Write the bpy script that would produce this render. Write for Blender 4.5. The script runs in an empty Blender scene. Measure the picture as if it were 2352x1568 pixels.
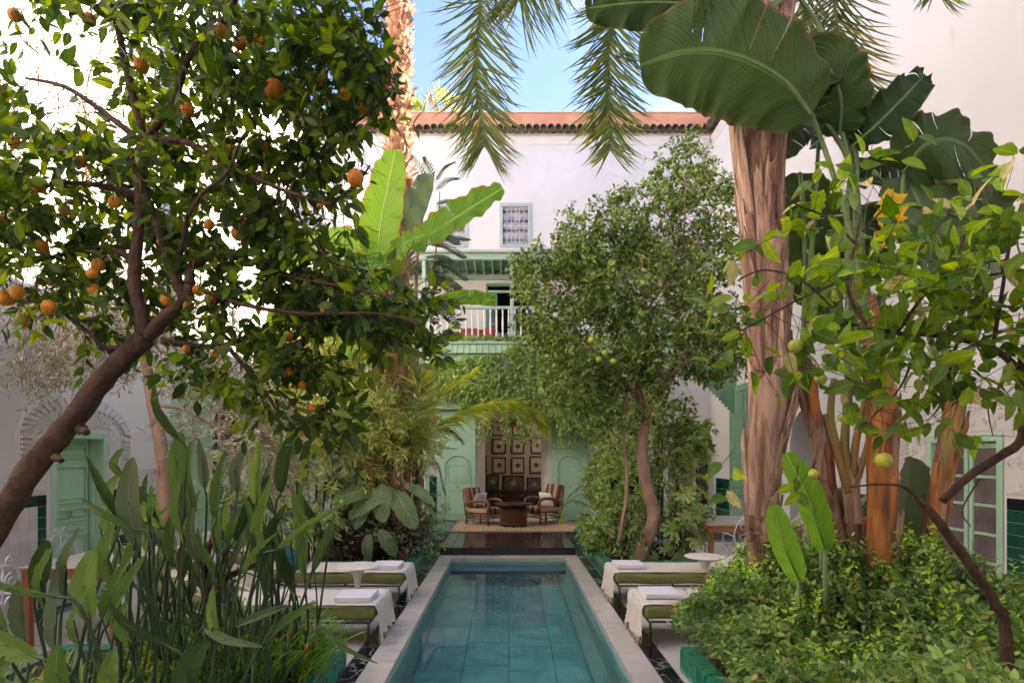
import bpy, math, random
import numpy as np
from mathutils import Vector, Matrix
RND = random.Random(7)
NR = np.random.RandomState(11)
PI = math.pi
SC = bpy.context.scene
COL = SC.collection

# ------------------------------------------------------------------ camera, world, sun, exposure
F = 1372.0; CX = 1167.0; CY = 1044.0; EYE = 1.75
cam_data = bpy.data.cameras.new('camera'); cam = bpy.data.objects.new('camera', cam_data); COL.objects.link(cam)
cam.location = (0, 0, EYE); cam.rotation_euler = (PI/2, 0, 0)
cam_data.sensor_width = 36; cam_data.lens = 36*F/2352
cam_data.shift_x = (1176-CX)/2352; cam_data.shift_y = (CY-784)/2352
cam_data.clip_start = 0.05; cam_data.clip_end = 2000
SC.camera = cam

SUN_EL = math.radians(33); SUN_AZ = math.radians(86)     # azimuth from +Y towards +X
world = bpy.data.worlds.new('World'); SC.world = world; world.use_nodes = True
wn = world.node_tree.nodes; wl = world.node_tree.links; wn.clear()
wo = wn.new('ShaderNodeOutputWorld'); wb = wn.new('ShaderNodeBackground'); sky = wn.new('ShaderNodeTexSky')
sky.sky_type = 'NISHITA'; sky.sun_disc = False; sky.sun_elevation = SUN_EL; sky.sun_rotation = SUN_AZ
sky.altitude = 400; sky.air_density = 1.0; sky.dust_density = 0.3; sky.ozone_density = 2.0
wb.inputs['Strength'].default_value = 0.085
tc = wn.new('ShaderNodeTexCoord'); mp = wn.new('ShaderNodeMapping'); nz = wn.new('ShaderNodeTexNoise')
mp.inputs['Scale'].default_value = (3.0, 3.0, 8.0); nz.inputs['Scale'].default_value = 1.6; nz.inputs['Detail'].default_value = 7
nz.inputs['Distortion'].default_value = 0.5
cr = wn.new('ShaderNodeValToRGB'); cr.color_ramp.elements[0].position = 0.54; cr.color_ramp.elements[1].position = 0.95
cr.color_ramp.elements[1].color = (.55, .55, .55, 1)
mxw = wn.new('ShaderNodeMix'); mxw.data_type = 'RGBA'
mxw.inputs[7].default_value = (7.0, 7.6, 8.6, 1)
wl.new(tc.outputs['Generated'], mp.inputs['Vector']); wl.new(mp.outputs['Vector'], nz.inputs['Vector'])
wl.new(nz.outputs['Fac'], cr.inputs['Fac']); wl.new(cr.outputs['Color'], mxw.inputs[0])
wl.new(sky.outputs['Color'], mxw.inputs[6]); tnt = wn.new('ShaderNodeMix'); tnt.data_type = 'RGBA'; tnt.blend_type = 'MULTIPLY'; tnt.inputs[0].default_value = 1; tnt.inputs[7].default_value = (.97, .91, 1.0, 1)
wl.new(mxw.outputs[2], tnt.inputs[6]); wl.new(tnt.outputs[2], wb.inputs['Color'])
wl.new(wb.outputs['Background'], wo.inputs['Surface'])
sd = bpy.data.lights.new('sun', 'SUN'); so = bpy.data.objects.new('sun', sd); COL.objects.link(so)
sd.energy = 4.0; sd.angle = math.radians(0.5); sd.color = (1.0, 0.90, 0.78)
sdir = Vector((math.sin(SUN_AZ)*math.cos(SUN_EL), math.cos(SUN_AZ)*math.cos(SUN_EL), math.sin(SUN_EL)))
so.rotation_euler = sdir.to_track_quat('Z', 'Y').to_euler(); so.location = (20, 5, 25)
SC.view_settings.view_transform = 'Standard'; SC.view_settings.look = 'None'
SC.view_settings.gamma = 1; SC.view_settings.use_curve_mapping = False
SC.view_settings.exposure = 2.76
SC.view_settings.use_white_balance = True; SC.view_settings.white_balance_temperature = 6950; SC.view_settings.white_balance_tint = 10
SC.render.engine = 'CYCLES'
SC.cycles.max_bounces = 12; SC.cycles.diffuse_bounces = 6; SC.cycles.transmission_bounces = 6; SC.cycles.glossy_bounces = 4
SC.cycles.use_denoising = True

# ------------------------------------------------------------------ helpers
def P(px, py, Y):
    """a point of the courtyard seen at (px, py) of the 2352-wide survey drawing, Y metres away"""
    return Vector(((px-CX)*Y/F, Y, EYE-(py-CY)*Y/F))

class MB:
    def __init__(s): s.v = []; s.f = []; s.uv = None
    def add(s, vs, fs):
        n = len(s.v); s.v += [tuple(v) for v in vs]; s.f += [tuple(i+n for i in f) for f in fs]; return s
    def box(s, x0, x1, y0, y1, z0, z1):
        vs = [(x0,y0,z0),(x1,y0,z0),(x1,y1,z0),(x0,y1,z0),(x0,y0,z1),(x1,y0,z1),(x1,y1,z1),(x0,y1,z1)]
        return s.add(vs, [(0,3,2,1),(4,5,6,7),(0,1,5,4),(1,2,6,5),(2,3,7,6),(3,0,4,7)])
    def bbox(s, x0, x1, y0, y1, z0, z1, b=.004):
        """box with chamfered edges"""
        b = min(b, (x1-x0)/2.1, (y1-y0)/2.1, (z1-z0)/2.1)
        vs = []; xs = (x0, x1); ys = (y0, y1); zs = (z0, z1)
        for i in (0,1):
            for j in (0,1):
                for k in (0,1):
                    sx, sy, sz = (b if i == 0 else -b), (b if j == 0 else -b), (b if k == 0 else -b)
                    x, y, z = xs[i], ys[j], zs[k]
                    vs += [(x, y+sy, z+sz), (x+sx, y, z+sz), (x+sx, y+sy, z)]
        def I(i,j,k,a): return (i*4+j*2+k)*3+a
        fs = []
        fs += [(I(0,0,0,0),I(0,0,1,0),I(0,1,1,0),I(0,1,0,0)), (I(1,0,0,0),I(1,1,0,0),I(1,1,1,0),I(1,0,1,0))]
        fs += [(I(0,0,0,1),I(1,0,0,1),I(1,0,1,1),I(0,0,1,1)), (I(0,1,0,1),I(0,1,1,1),I(1,1,1,1),I(1,1,0,1))]
        fs += [(I(0,0,0,2),I(0,1,0,2),I(1,1,0,2),I(1,0,0,2)), (I(0,0,1,2),I(1,0,1,2),I(1,1,1,2),I(0,1,1,2))]
        for k in (0,1):
            for j in (0,1): fs.append((I(0,j,k,1),I(1,j,k,1),I(1,j,k,2),I(0,j,k,2)))
            for i in (0,1): fs.append((I(i,0,k,0),I(i,1,k,0),I(i,1,k,2),I(i,0,k,2)))
        for i in (0,1):
            for j in (0,1): fs.append((I(i,j,0,0),I(i,j,1,0),I(i,j,1,1),I(i,j,0,1)))
        for i in (0,1):
            for j in (0,1):
                for k in (0,1): fs.append((I(i,j,k,0),I(i,j,k,1),I(i,j,k,2)))
        return s.add(vs, fs)
    def tube(s, pts, rad, sides=8, cap=True, rough=0.0, seed=0):
        pts = [Vector(p) for p in pts]
        if not hasattr(rad, '__len__'): rad = [rad]*len(pts)
        rr = random.Random(seed); n = len(pts); base = len(s.v)
        t = (pts[1]-pts[0]).normalized(); u = t.orthogonal().normalized()
        for i, p in enumerate(pts):
            t2 = (pts[min(i+1, n-1)]-pts[max(i-1, 0)])
            t2 = t2.normalized() if t2.length > 1e-9 else t
            u = (u-t2*u.dot(t2)); u = u.normalized() if u.length > 1e-6 else t2.orthogonal().normalized()
            w = t2.cross(u); t = t2
            for k in range(sides):
                a = 2*PI*k/sides; r = rad[i]*(1+(rr.random()-.5)*rough)
                s.v.append(tuple(p+(u*math.cos(a)+w*math.sin(a))*r))
        for i in range(n-1):
            for k in range(sides):
                a = base+i*sides+k; b = base+i*sides+(k+1) % sides
                s.f.append((a, b, b+sides, a+sides))
        if cap:
            s.f.append(tuple(base+k for k in range(sides))[::-1]); s.f.append(tuple(base+(n-1)*sides+k for k in range(sides)))
        return s
    def lathe(s, prof, c=(0,0,0), sides=24, a0=0, a1=2*PI):
        full = abs(a1-a0-2*PI) < 1e-6; n = sides if full else sides+1; b = len(s.v)
        for r, z in prof:
            for k in range(n):
                a = a0+(a1-a0)*k/sides; s.v.append((c[0]+r*math.cos(a), c[1]+r*math.sin(a), c[2]+z))
        for i in range(len(prof)-1):
            for k in range(sides):
                a = b+i*n+k; d = b+i*n+(k+1) % n; s.f.append((a, d, d+n, a+n))
        if full:
            s.f.append(tuple(b+k for k in range(n))[::-1]); s.f.append(tuple(b+(len(prof)-1)*n+k for k in range(n)))
        return s
    def prism(s, poly, a, b, axis='y'):
        """extrude a polygon given in the plane across `axis` from a to b"""
        m = len(poly)
        def q(p, t): return (p[0], t, p[1]) if axis == 'y' else ((t, p[0], p[1]) if axis == 'x' else (p[0], p[1], t))
        vs = [q(p, a) for p in poly]+[q(p, b) for p in poly]
        fs = [tuple(range(m))[::-1], tuple(range(m, 2*m))]+[(i, (i+1) % m, m+(i+1) % m, m+i) for i in range(m)]
        return s.add(vs, fs)
    def xf(s, M, start=0):
        M = Matrix(M)
        for i in range(start, len(s.v)): s.v[i] = tuple(M @ Vector(s.v[i]))
        return s

def mesh_of(name, mb, mat=None, smooth=False):
    me = bpy.data.meshes.new(name); me.from_pydata(mb.v, [], mb.f); me.update()
    if mat: me.materials.append(mat)
    if smooth: me.polygons.foreach_set('use_smooth', [True]*len(me.polygons))
    if mb.uv is not None:
        uvl = me.uv_layers.new(name='UVMap'); li = np.zeros(len(me.loops), dtype=np.int32); me.loops.foreach_get('vertex_index', li)
        uvl.data.foreach_set('uv', np.asarray(mb.uv, dtype=np.float32)[li].ravel())
    return me

BASE = {}
def link(name, me, parent=None):
    o = bpy.data.objects.new(name, me); COL.objects.link(o)
    if parent is not None:
        o.parent = parent
        if parent.name in BASE: o.matrix_parent_inverse = Matrix.Translation(-BASE[parent.name])
    return o
def part(name, mb, mat, parent, smooth=False, label=None, kind=None):
    o = link(name, mesh_of(name, mb, mat, smooth), parent)
    if label: o['label'] = label
    if kind: o['kind'] = kind
    return o
def thing(name, label, cat, loc=(0,0,0), group=None, world_parts=True, rotz=0):
    o = bpy.data.objects.new(name, None); COL.objects.link(o); o.location = loc; o.rotation_euler = (0,0,rotz); o.empty_display_size = .2
    o['label'] = label; o['category'] = cat
    if group: o['group'] = group
    if world_parts: BASE[o.name] = Vector(loc)
    return o
def solo(name, mb, mat, label, cat, group=None, smooth=False):
    o = link(name, mesh_of(name, mb, mat, smooth)); o['label'] = label; o['category'] = cat
    if group: o['group'] = group
    return o
def struct(name, mb, mat, smooth=False, parent=None):
    o = link(name, mesh_of(name, mb, mat, smooth), parent)
    if parent is None: o['kind'] = 'structure'
    return o
def copy_tree(o, parent=None):
    c = o.copy(); COL.objects.link(c)
    if parent is not None: c.parent = parent
    for ch in list(o.children): copy_tree(ch, c)
    return c
def pieces(name, me_or_list, mats, parent, maxn=300, stuff_name=None, score=None):
    """alike pieces: the `maxn` that show largest as objects sharing mesh data, the rest joined as one part"""
    ml = me_or_list if isinstance(me_or_list, list) else [me_or_list]
    N = len(mats); order = list(range(N))
    if N > maxn and score is not None: order = list(np.argsort(-np.asarray(score)))
    inv = Matrix.Translation(-BASE[parent.name]) if parent is not None and parent.name in BASE else None
    for c, i in enumerate(order[:maxn]):
        o = bpy.data.objects.new(name, ml[c % len(ml)]); COL.objects.link(o); o.parent = parent
        if inv is not None: o.matrix_parent_inverse = inv
        o.matrix_basis = mats[i] if isinstance(mats[i], Matrix) else Matrix([list(map(float, r)) for r in mats[i]])
    return order[maxn:]

# numpy scatter of one small template
def tri_faces(fs):
    out = []
    for f in fs:
        for i in range(1, len(f)-1): out.append((f[0], f[i], f[i+1]))
    return np.array(out, dtype=np.int32)
def batch_mesh(name, tv, tf, M, mat, smooth=True):
    tv = np.asarray(tv, float); tf = tri_faces(tf) if not isinstance(tf, np.ndarray) else tf
    N = len(M); nv = len(tv); nf = len(tf)
    M = np.asarray(M, float)
    V = np.einsum('nij,vj->nvi', M[:, :3, :3], tv)+M[:, None, :3, 3]
    Fc = (tf[None]+(np.arange(N)*nv)[:, None, None]).reshape(-1, 3)
    me = bpy.data.meshes.new(name)
    me.vertices.add(N*nv); me.vertices.foreach_set('co', V.astype(np.float32).ravel())
    me.loops.add(N*nf*3); me.loops.foreach_set('vertex_index', Fc.astype(np.int32).ravel())
    me.polygons.add(N*nf); me.polygons.foreach_set('loop_start', np.arange(N*nf, dtype=np.int32)*3)
    me.polygons.foreach_set('loop_total', np.full(N*nf, 3, dtype=np.int32))
    if smooth: me.polygons.foreach_set('use_smooth', np.ones(N*nf, dtype=bool))
    me.update(calc_edges=True); me.validate()
    me.materials.append(mat)
    w_ = max(1e-6, np.abs(tv[:, 0]).max()); uv = np.stack([tv[:, 0]/w_*.5+.5, tv[:, 1]/max(1e-6, tv[:, 1].max())], 1).astype(np.float32)
    if len(me.loops) == N*nf*3:
        uvl = me.uv_layers.new(name='UVMap'); uvl.data.foreach_set('uv', np.tile(uv[tf.reshape(-1)], (N, 1)).ravel())
    return me
def nrm(a): return a/np.maximum(np.linalg.norm(a, axis=-1, keepdims=True), 1e-9)
def frames(pos, d, up, scale):
    """matrices whose Y runs along d and Z near up"""
    d = nrm(d); x = nrm(np.cross(d, up)); z = np.cross(x, d); N = len(pos)
    s = np.asarray(scale, float).reshape(N, -1)
    if s.shape[1] == 1: s = np.repeat(s, 3, 1)
    M = np.zeros((N, 4, 4)); M[:, :3, 0] = x*s[:, :1]; M[:, :3, 1] = d*s[:, 1:2]; M[:, :3, 2] = z*s[:, 2:3]; M[:, :3, 3] = pos; M[:, 3, 3] = 1
    return M
def in_view_score(M, size=1.0):
    p = M[:, :3, 3]; y = np.maximum(p[:, 1], .3)
    px = CX+p[:, 0]*F/y; py = CY-(p[:, 2]-EYE)*F/y
    ok = (px > -20) & (px < 2372) & (py > -20) & (py < 1588)
    sc = np.linalg.norm(M[:, :3, 1], axis=1)
    return np.where(ok, sc/y, 0)

def leaf_tpl(w=.42, fold=.10, curl=.18, n=4, tip=1.0, shape='ovate'):
    """unit leaf along +Y"""
    vs = [(0, 0, 0)]; fs = []
    for i in range(1, n):
        t = i/n
        if shape == 'ovate': ww = w*.5*math.sin(PI*t**.8)**.8
        elif shape == 'lance': ww = w*.5*math.sin(PI*t)**.6
        else: ww = w*.5*(1-abs(2*t-1)**3)
        z = -curl*t*t
        vs += [(-ww, t, z+fold*ww*2), (0, t, z), (ww, t, z+fold*ww*2)]
    vs.append((0, tip, -curl))
    fs += [(0, 2, 1), (0, 3, 2)]
    for i in range(n-2):
        a = 1+3*i; fs += [(a, a+1, a+4, a+3), (a+1, a+2, a+5, a+4)]
    a = 1+3*(n-2); e = len(vs)-1
    fs += [(a, a+1, e), (a+1, a+2, e)]
    return vs, fs

# ------------------------------------------------------------------ materials
def mat_base(name):
    m = bpy.data.materials.new(name); m.use_nodes = True
    nt = m.node_tree; b = nt.nodes['Principled BSDF']; return m, nt, b
def rgb(c): return (c[0], c[1], c[2], 1)
def mat(name, c, rough=.7, c2=None, scale=4.0, mixamt=1.0, bump=0.0, bscale=40.0, metallic=0.0, stretch=None, spec=.5, detail=6, lo=.35, hi=.65):
    m, nt, b = mat_base(name); N = nt.nodes; L = nt.links
    b.inputs['Base Color'].default_value = rgb(c); b.inputs['Roughness'].default_value = rough
    b.inputs['Metallic'].default_value = metallic; b.inputs['Specular IOR Level'].default_value = spec
    g = N.new('ShaderNodeNewGeometry'); mpn = N.new('ShaderNodeMapping'); L.new(g.outputs['Position'], mpn.inputs['Vector'])
    if stretch: mpn.inputs['Scale'].default_value = stretch
    if c2 is not None:
        n = N.new('ShaderNodeTexNoise'); n.inputs['Scale'].default_value = scale; n.inputs['Detail'].default_value = detail
        L.new(mpn.outputs['Vector'], n.inputs['Vector'])
        r = N.new('ShaderNodeValToRGB'); r.color_ramp.elements[0].position = lo; r.color_ramp.elements[1].position = hi
        r.color_ramp.elements[0].color = rgb(c); r.color_ramp.elements[1].color = rgb(c2)
        L.new(n.outputs['Fac'], r.inputs['Fac']); L.new(r.outputs['Color'], b.inputs['Base Color'])
    if bump:
        n2 = N.new('ShaderNodeTexNoise'); n2.inputs['Scale'].default_value = bscale; n2.inputs['Detail'].default_value = 5
        L.new(mpn.outputs['Vector'], n2.inputs['Vector'])
        bp = N.new('ShaderNodeBump'); bp.inputs['Strength'].default_value = bump; bp.inputs['Distance'].default_value = .02
        L.new(n2.outputs['Fac'], bp.inputs['Height']); L.new(bp.outputs['Normal'], b.inputs['Normal'])
    return m
def piece_mat(name, c, c2, rough=.5, grain=None, gscale=8, bump=.1, bscale=30, spec=.5, stretch=None):
    """each piece a little different (by object), with grain in it"""
    m, nt, b = mat_base(name); N = nt.nodes; L = nt.links
    oi = N.new('ShaderNodeObjectInfo'); g = N.new('ShaderNodeNewGeometry')
    ad = N.new('ShaderNodeMath'); ad.operation = 'ADD'; fr = N.new('ShaderNodeMath'); fr.operation = 'FRACT'
    L.new(oi.outputs['Random'], ad.inputs[0]); L.new(g.outputs['Random Per Island'], ad.inputs[1]); L.new(ad.outputs[0], fr.inputs[0])
    mx = N.new('ShaderNodeMix'); mx.data_type = 'RGBA'; mx.inputs[6].default_value = rgb(c); mx.inputs[7].default_value = rgb(c2)
    L.new(fr.outputs[0], mx.inputs[0]); out = mx.outputs[2]
    mpn = N.new('ShaderNodeMapping'); L.new(g.outputs['Position'], mpn.inputs['Vector'])
    if stretch: mpn.inputs['Scale'].default_value = stretch
    n = N.new('ShaderNodeTexNoise'); n.inputs['Scale'].default_value = gscale; n.inputs['Detail'].default_value = 7; n.inputs['Distortion'].default_value = 1.0
    L.new(mpn.outputs['Vector'], n.inputs['Vector'])
    if grain is not None:
        r = N.new('ShaderNodeValToRGB'); r.color_ramp.elements[0].position = .42; r.color_ramp.elements[1].position = .68
        L.new(n.outputs['Fac'], r.inputs['Fac'])
        m2 = N.new('ShaderNodeMix'); m2.data_type = 'RGBA'; m2.inputs[7].default_value = rgb(grain)
        L.new(r.outputs['Color'], m2.inputs[0]); L.new(out, m2.inputs[6]); out = m2.outputs[2]
    L.new(out, b.inputs['Base Color']); b.inputs['Roughness'].default_value = rough; b.inputs['Specular IOR Level'].default_value = spec
    if bump:
        n2 = N.new('ShaderNodeTexNoise'); n2.inputs['Scale'].default_value = bscale; L.new(mpn.outputs['Vector'], n2.inputs['Vector'])
        bp = N.new('ShaderNodeBump'); bp.inputs['Strength'].default_value = bump; bp.inputs['Distance'].default_value = .01
        L.new(n2.outputs['Fac'], bp.inputs['Height']); L.new(bp.outputs['Normal'], b.inputs['Normal'])
    return m
def leaf_mat(name, c, c2, c3=None, trans=.35, rough=.42, spec=.5, odd=None):
    """c..c2 mixed leaf by leaf, a few leaves of colour `odd`"""
    m, nt, b = mat_base(name); N = nt.nodes; L = nt.links
    oi = N.new('ShaderNodeObjectInfo'); g = N.new('ShaderNodeNewGeometry')
    ad = N.new('ShaderNodeMath'); ad.operation = 'ADD'; fr = N.new('ShaderNodeMath'); fr.operation = 'FRACT'
    L.new(oi.outputs['Random'], ad.inputs[0]); L.new(g.outputs['Random Per Island'], ad.inputs[1]); L.new(ad.outputs[0], fr.inputs[0])
    r = N.new('ShaderNodeValToRGB'); e = r.color_ramp.elements
    e[0].color = rgb(c); e[1].color = rgb(c2); e[1].position = .86
    if c3: x = e.new(.45); x.color = rgb(c3)
    if odd:
        x = e.new(.95); x.color = rgb(c2); x = e.new(.975); x.color = rgb(odd)
    L.new(fr.outputs[0], r.inputs['Fac'])
    # midrib and side veins from the leaf's own UV
    uvn = N.new('ShaderNodeUVMap'); sx = N.new('ShaderNodeSeparateXYZ'); L.new(uvn.outputs[0], sx.inputs[0])
    s1 = N.new('ShaderNodeMath'); s1.operation = 'SUBTRACT'; s1.inputs[1].default_value = .5; L.new(sx.outputs['X'], s1.inputs[0])
    s2 = N.new('ShaderNodeMath'); s2.operation = 'ABSOLUTE'; L.new(s1.outputs[0], s2.inputs[0])
    s3 = N.new('ShaderNodeMath'); s3.operation = 'LESS_THAN'; s3.inputs[1].default_value = .028; L.new(s2.outputs[0], s3.inputs[0])
    s4 = N.new('ShaderNodeMath'); s4.operation = 'MULTIPLY_ADD'; s4.inputs[1].default_value = -.7; L.new(s2.outputs[0], s4.inputs[0]); L.new(sx.outputs['Y'], s4.inputs[2])
    s5 = N.new('ShaderNodeMath'); s5.operation = 'MULTIPLY'; s5.inputs[1].default_value = 50; L.new(s4.outputs[0], s5.inputs[0])
    s6 = N.new('ShaderNodeMath'); s6.operation = 'SINE'; L.new(s5.outputs[0], s6.inputs[0])
    s7 = N.new('ShaderNodeMath'); s7.operation = 'MULTIPLY_ADD'; s7.inputs[1].default_value = .07; s7.inputs[2].default_value = 1.0; L.new(s6.outputs[0], s7.inputs[0])
    s8 = N.new('ShaderNodeMath'); s8.operation = 'MULTIPLY_ADD'; s8.inputs[1].default_value = .55; L.new(s3.outputs[0], s8.inputs[0]); L.new(s7.outputs[0], s8.inputs[2])
    nb_ = N.new('ShaderNodeTexNoise'); nb_.inputs['Scale'].default_value = 38; nb_.inputs['Detail'].default_value = 2; L.new(g.outputs['Position'], nb_.inputs['Vector'])
    s9 = N.new('ShaderNodeMapRange'); s9.inputs[1].default_value = .3; s9.inputs[2].default_value = .7; s9.inputs[3].default_value = .82; s9.inputs[4].default_value = 1.15; L.new(nb_.outputs['Fac'], s9.inputs[0])
    s10 = N.new('ShaderNodeMath'); s10.operation = 'MULTIPLY'; L.new(s8.outputs[0], s10.inputs[0]); L.new(s9.outputs[0], s10.inputs[1])
    hv = N.new('ShaderNodeHueSaturation'); L.new(s10.outputs[0], hv.inputs['Value']); L.new(r.outputs['Color'], hv.inputs['Color'])
    # large soft variation between clumps (age of growth)
    n = N.new('ShaderNodeTexNoise'); n.inputs['Scale'].default_value = 1.3; n.inputs['Detail'].default_value = 3
    L.new(g.outputs['Position'], n.inputs['Vector'])
    hs = N.new('ShaderNodeHueSaturation'); mr = N.new('ShaderNodeMapRange')
    mr.inputs[1].default_value = .3; mr.inputs[2].default_value = .7; mr.inputs[3].default_value = .95; mr.inputs[4].default_value = 1.75
    L.new(n.outputs['Fac'], mr.inputs[0]); L.new(mr.outputs[0], hs.inputs['Value']); L.new(hv.outputs['Color'], hs.inputs['Color'])
    L.new(hs.outputs['Color'], b.inputs['Base Color']); b.inputs['Roughness'].default_value = rough; b.inputs['Specular IOR Level'].default_value = spec
    tr = N.new('ShaderNodeBsdfTranslucent'); h2 = N.new('ShaderNodeHueSaturation'); h2.inputs['Hue'].default_value = .485
    h2.inputs['Saturation'].default_value = 1.15; h2.inputs['Value'].default_value = 2.2
    L.new(hs.outputs['Color'], h2.inputs['Color']); L.new(h2.outputs['Color'], tr.inputs['Color'])
    ms = N.new('ShaderNodeMixShader'); ms.inputs[0].default_value = trans
    L.new(b.outputs[0], ms.inputs[1]); L.new(tr.outputs[0], ms.inputs[2]); L.new(ms.outputs[0], N['Material Output'].inputs['Surface'])
    return m
def blade_mat(name, c, c2, rib=(.3,.45,.12), freq=90, trans=.3, rough=.4, edge=None, bump=.5, spec=.25):
    """big leaf with a midrib and pleated side veins, along its UV"""
    m, nt, b = mat_base(name); N = nt.nodes; L = nt.links
    uv = N.new('ShaderNodeUVMap'); sx = N.new('ShaderNodeSeparateXYZ'); L.new(uv.outputs[0], sx.inputs[0])
    a = N.new('ShaderNodeMath'); a.operation = 'SUBTRACT'; a.inputs[1].default_value = .5; L.new(sx.outputs['X'], a.inputs[0])
    ab = N.new('ShaderNodeMath'); ab.operation = 'ABSOLUTE'; L.new(a.outputs[0], ab.inputs[0])
    sk = N.new('ShaderNodeMath'); sk.operation = 'MULTIPLY_ADD'; sk.inputs[1].default_value = -.35; L.new(ab.outputs[0], sk.inputs[0]); L.new(sx.outputs['Y'], sk.inputs[2])
    ns = N.new('ShaderNodeTexNoise'); ns.noise_dimensions = '1D'; ns.inputs['Scale'].default_value = freq; ns.inputs['Detail'].default_value = 2
    L.new(sk.outputs[0], ns.inputs['W'])
    oi = N.new('ShaderNodeObjectInfo')
    mx = N.new('ShaderNodeMix'); mx.data_type = 'RGBA'; mx.inputs[6].default_value = rgb(c); mx.inputs[7].default_value = rgb(c2)
    s2 = N.new('ShaderNodeMath'); s2.operation = 'MULTIPLY_ADD'; s2.inputs[1].default_value = .7; L.new(oi.outputs['Random'], s2.inputs[0])
    s3 = N.new('ShaderNodeMath'); s3.operation = 'MULTIPLY_ADD'; s3.inputs[1].default_value = 1.9; s3.inputs[2].default_value = -.8; L.new(ns.outputs['Fac'], s3.inputs[0])
    L.new(s3.outputs[0], s2.inputs[2]); L.new(s2.outputs[0], mx.inputs[0])
    lt = N.new('ShaderNodeMath'); lt.operation = 'LESS_THAN'; lt.inputs[1].default_value = .03; L.new(ab.outputs[0], lt.inputs[0])
    m2 = N.new('ShaderNodeMix'); m2.data_type = 'RGBA'; m2.inputs[7].default_value = rgb(rib); L.new(lt.outputs[0], m2.inputs[0]); L.new(mx.outputs[2], m2.inputs[6])
    out = m2.outputs[2]
    if edge:
        g = N.new('ShaderNodeNewGeometry'); en = N.new('ShaderNodeTexNoise'); en.inputs['Scale'].default_value = 9; L.new(g.outputs['Position'], en.inputs['Vector'])
        e1 = N.new('ShaderNodeMath'); e1.operation = 'MULTIPLY_ADD'; e1.inputs[1].default_value = .12; L.new(en.outputs['Fac'], e1.inputs[0]); L.new(ab.outputs[0], e1.inputs[2])
        r2 = N.new('ShaderNodeMapRange'); r2.inputs[1].default_value = .52; r2.inputs[2].default_value = .56; L.new(e1.outputs[0], r2.inputs[0])
        m3 = N.new('ShaderNodeMix'); m3.data_type = 'RGBA'; m3.inputs[7].default_value = rgb(edge); L.new(r2.outputs[0], m3.inputs[0]); L.new(out, m3.inputs[6]); out = m3.outputs[2]
    L.new(out, b.inputs['Base Color']); b.inputs['Roughness'].default_value = rough; b.inputs['Specular IOR Level'].default_value = spec
    bp = N.new('ShaderNodeBump'); bp.inputs['Strength'].default_value = bump; bp.inputs['Distance'].default_value = .012
    L.new(ns.outputs['Fac'], bp.inputs['Height']); L.new(bp.outputs['Normal'], b.inputs['Normal'])
    tr = N.new('ShaderNodeBsdfTranslucent'); h2 = N.new('ShaderNodeHueSaturation'); h2.inputs['Hue'].default_value = .485; h2.inputs['Value'].default_value = 2.4
    L.new(out, h2.inputs['Color']); L.new(h2.outputs['Color'], tr.inputs['Color']); L.new(bp.outputs['Normal'], tr.inputs['Normal'])
    ms = N.new('ShaderNodeMixShader'); ms.inputs[0].default_value = trans
    L.new(b.outputs[0], ms.inputs[1]); L.new(tr.outputs[0], ms.inputs[2]); L.new(ms.outputs[0], N['Material Output'].inputs['Surface'])
    return m
def stripe_mat(name, cols, axis_scale, rough=.8, coord='Generated'):
    m, nt, b = mat_base(name); N = nt.nodes; L = nt.links
    tcn = N.new('ShaderNodeTexCoord'); sx = N.new('ShaderNodeSeparateXYZ'); L.new(tcn.outputs['Object'], sx.inputs[0])
    k = N.new('ShaderNodeMath'); k.operation = 'MULTIPLY'; k.inputs[1].default_value = axis_scale; L.new(sx.outputs['Y'], k.inputs[0])
    fr = N.new('ShaderNodeMath'); fr.operation = 'FRACT'; L.new(k.outputs[0], fr.inputs[0])
    r = N.new('ShaderNodeValToRGB'); r.color_ramp.interpolation = 'CONSTANT'; e = r.color_ramp.elements
    e[0].position = 0; e[0].color = rgb(cols[0]); e[1].position = 1/len(cols); e[1].color = rgb(cols[1])
    for i in range(2, len(cols)): x = e.new(i/len(cols)); x.color = rgb(cols[i])
    L.new(fr.outputs[0], r.inputs['Fac']); L.new(r.outputs['Color'], b.inputs['Base Color']); b.inputs['Roughness'].default_value = rough
    return m

M = {}
def plaster():
    m = mat('white_plaster', (.74,.70,.67), .9, (.69,.65,.62), .8, bump=.25, bscale=9, detail=9, stretch=(1,1,.5)); nt = m.node_tree; N = nt.nodes; L = nt.links; b = N['Principled BSDF']
    src = b.inputs['Base Color'].links[0].from_socket; g = N.new('ShaderNodeNewGeometry'); out = src
    for sc_, st, lo, hi, col in ((1.6, (2.4, 2.4, .10), .62, .85, (.60,.56,.52)), (.45, (1, 1, 1), .54, .60, (.66,.62,.59)), (5.0, (1, 1, .35), .64, .72, (.56,.52,.49))):
        mp_ = N.new('ShaderNodeMapping'); mp_.inputs['Scale'].default_value = st; L.new(g.outputs['Position'], mp_.inputs['Vector'])
        n = N.new('ShaderNodeTexNoise'); n.inputs['Scale'].default_value = sc_; n.inputs['Detail'].default_value = 8; n.inputs['Roughness'].default_value = .62; L.new(mp_.outputs['Vector'], n.inputs['Vector'])
        r = N.new('ShaderNodeMapRange'); r.inputs[1].default_value = lo; r.inputs[2].default_value = hi; r.inputs[4].default_value = .55; L.new(n.outputs['Fac'], r.inputs[0])
        x = N.new('ShaderNodeMix'); x.data_type = 'RGBA'; x.inputs[7].default_value = rgb(col); L.new(r.outputs[0], x.inputs[0]); L.new(out, x.inputs[6]); out = x.outputs[2]
    L.new(out, b.inputs['Base Color']); return m
M['plaster'] = plaster()
M['carved'] = mat('carved_plaster', (.68,.635,.60), .9, (.62,.575,.54), 3, bump=.2, bscale=60)
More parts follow.
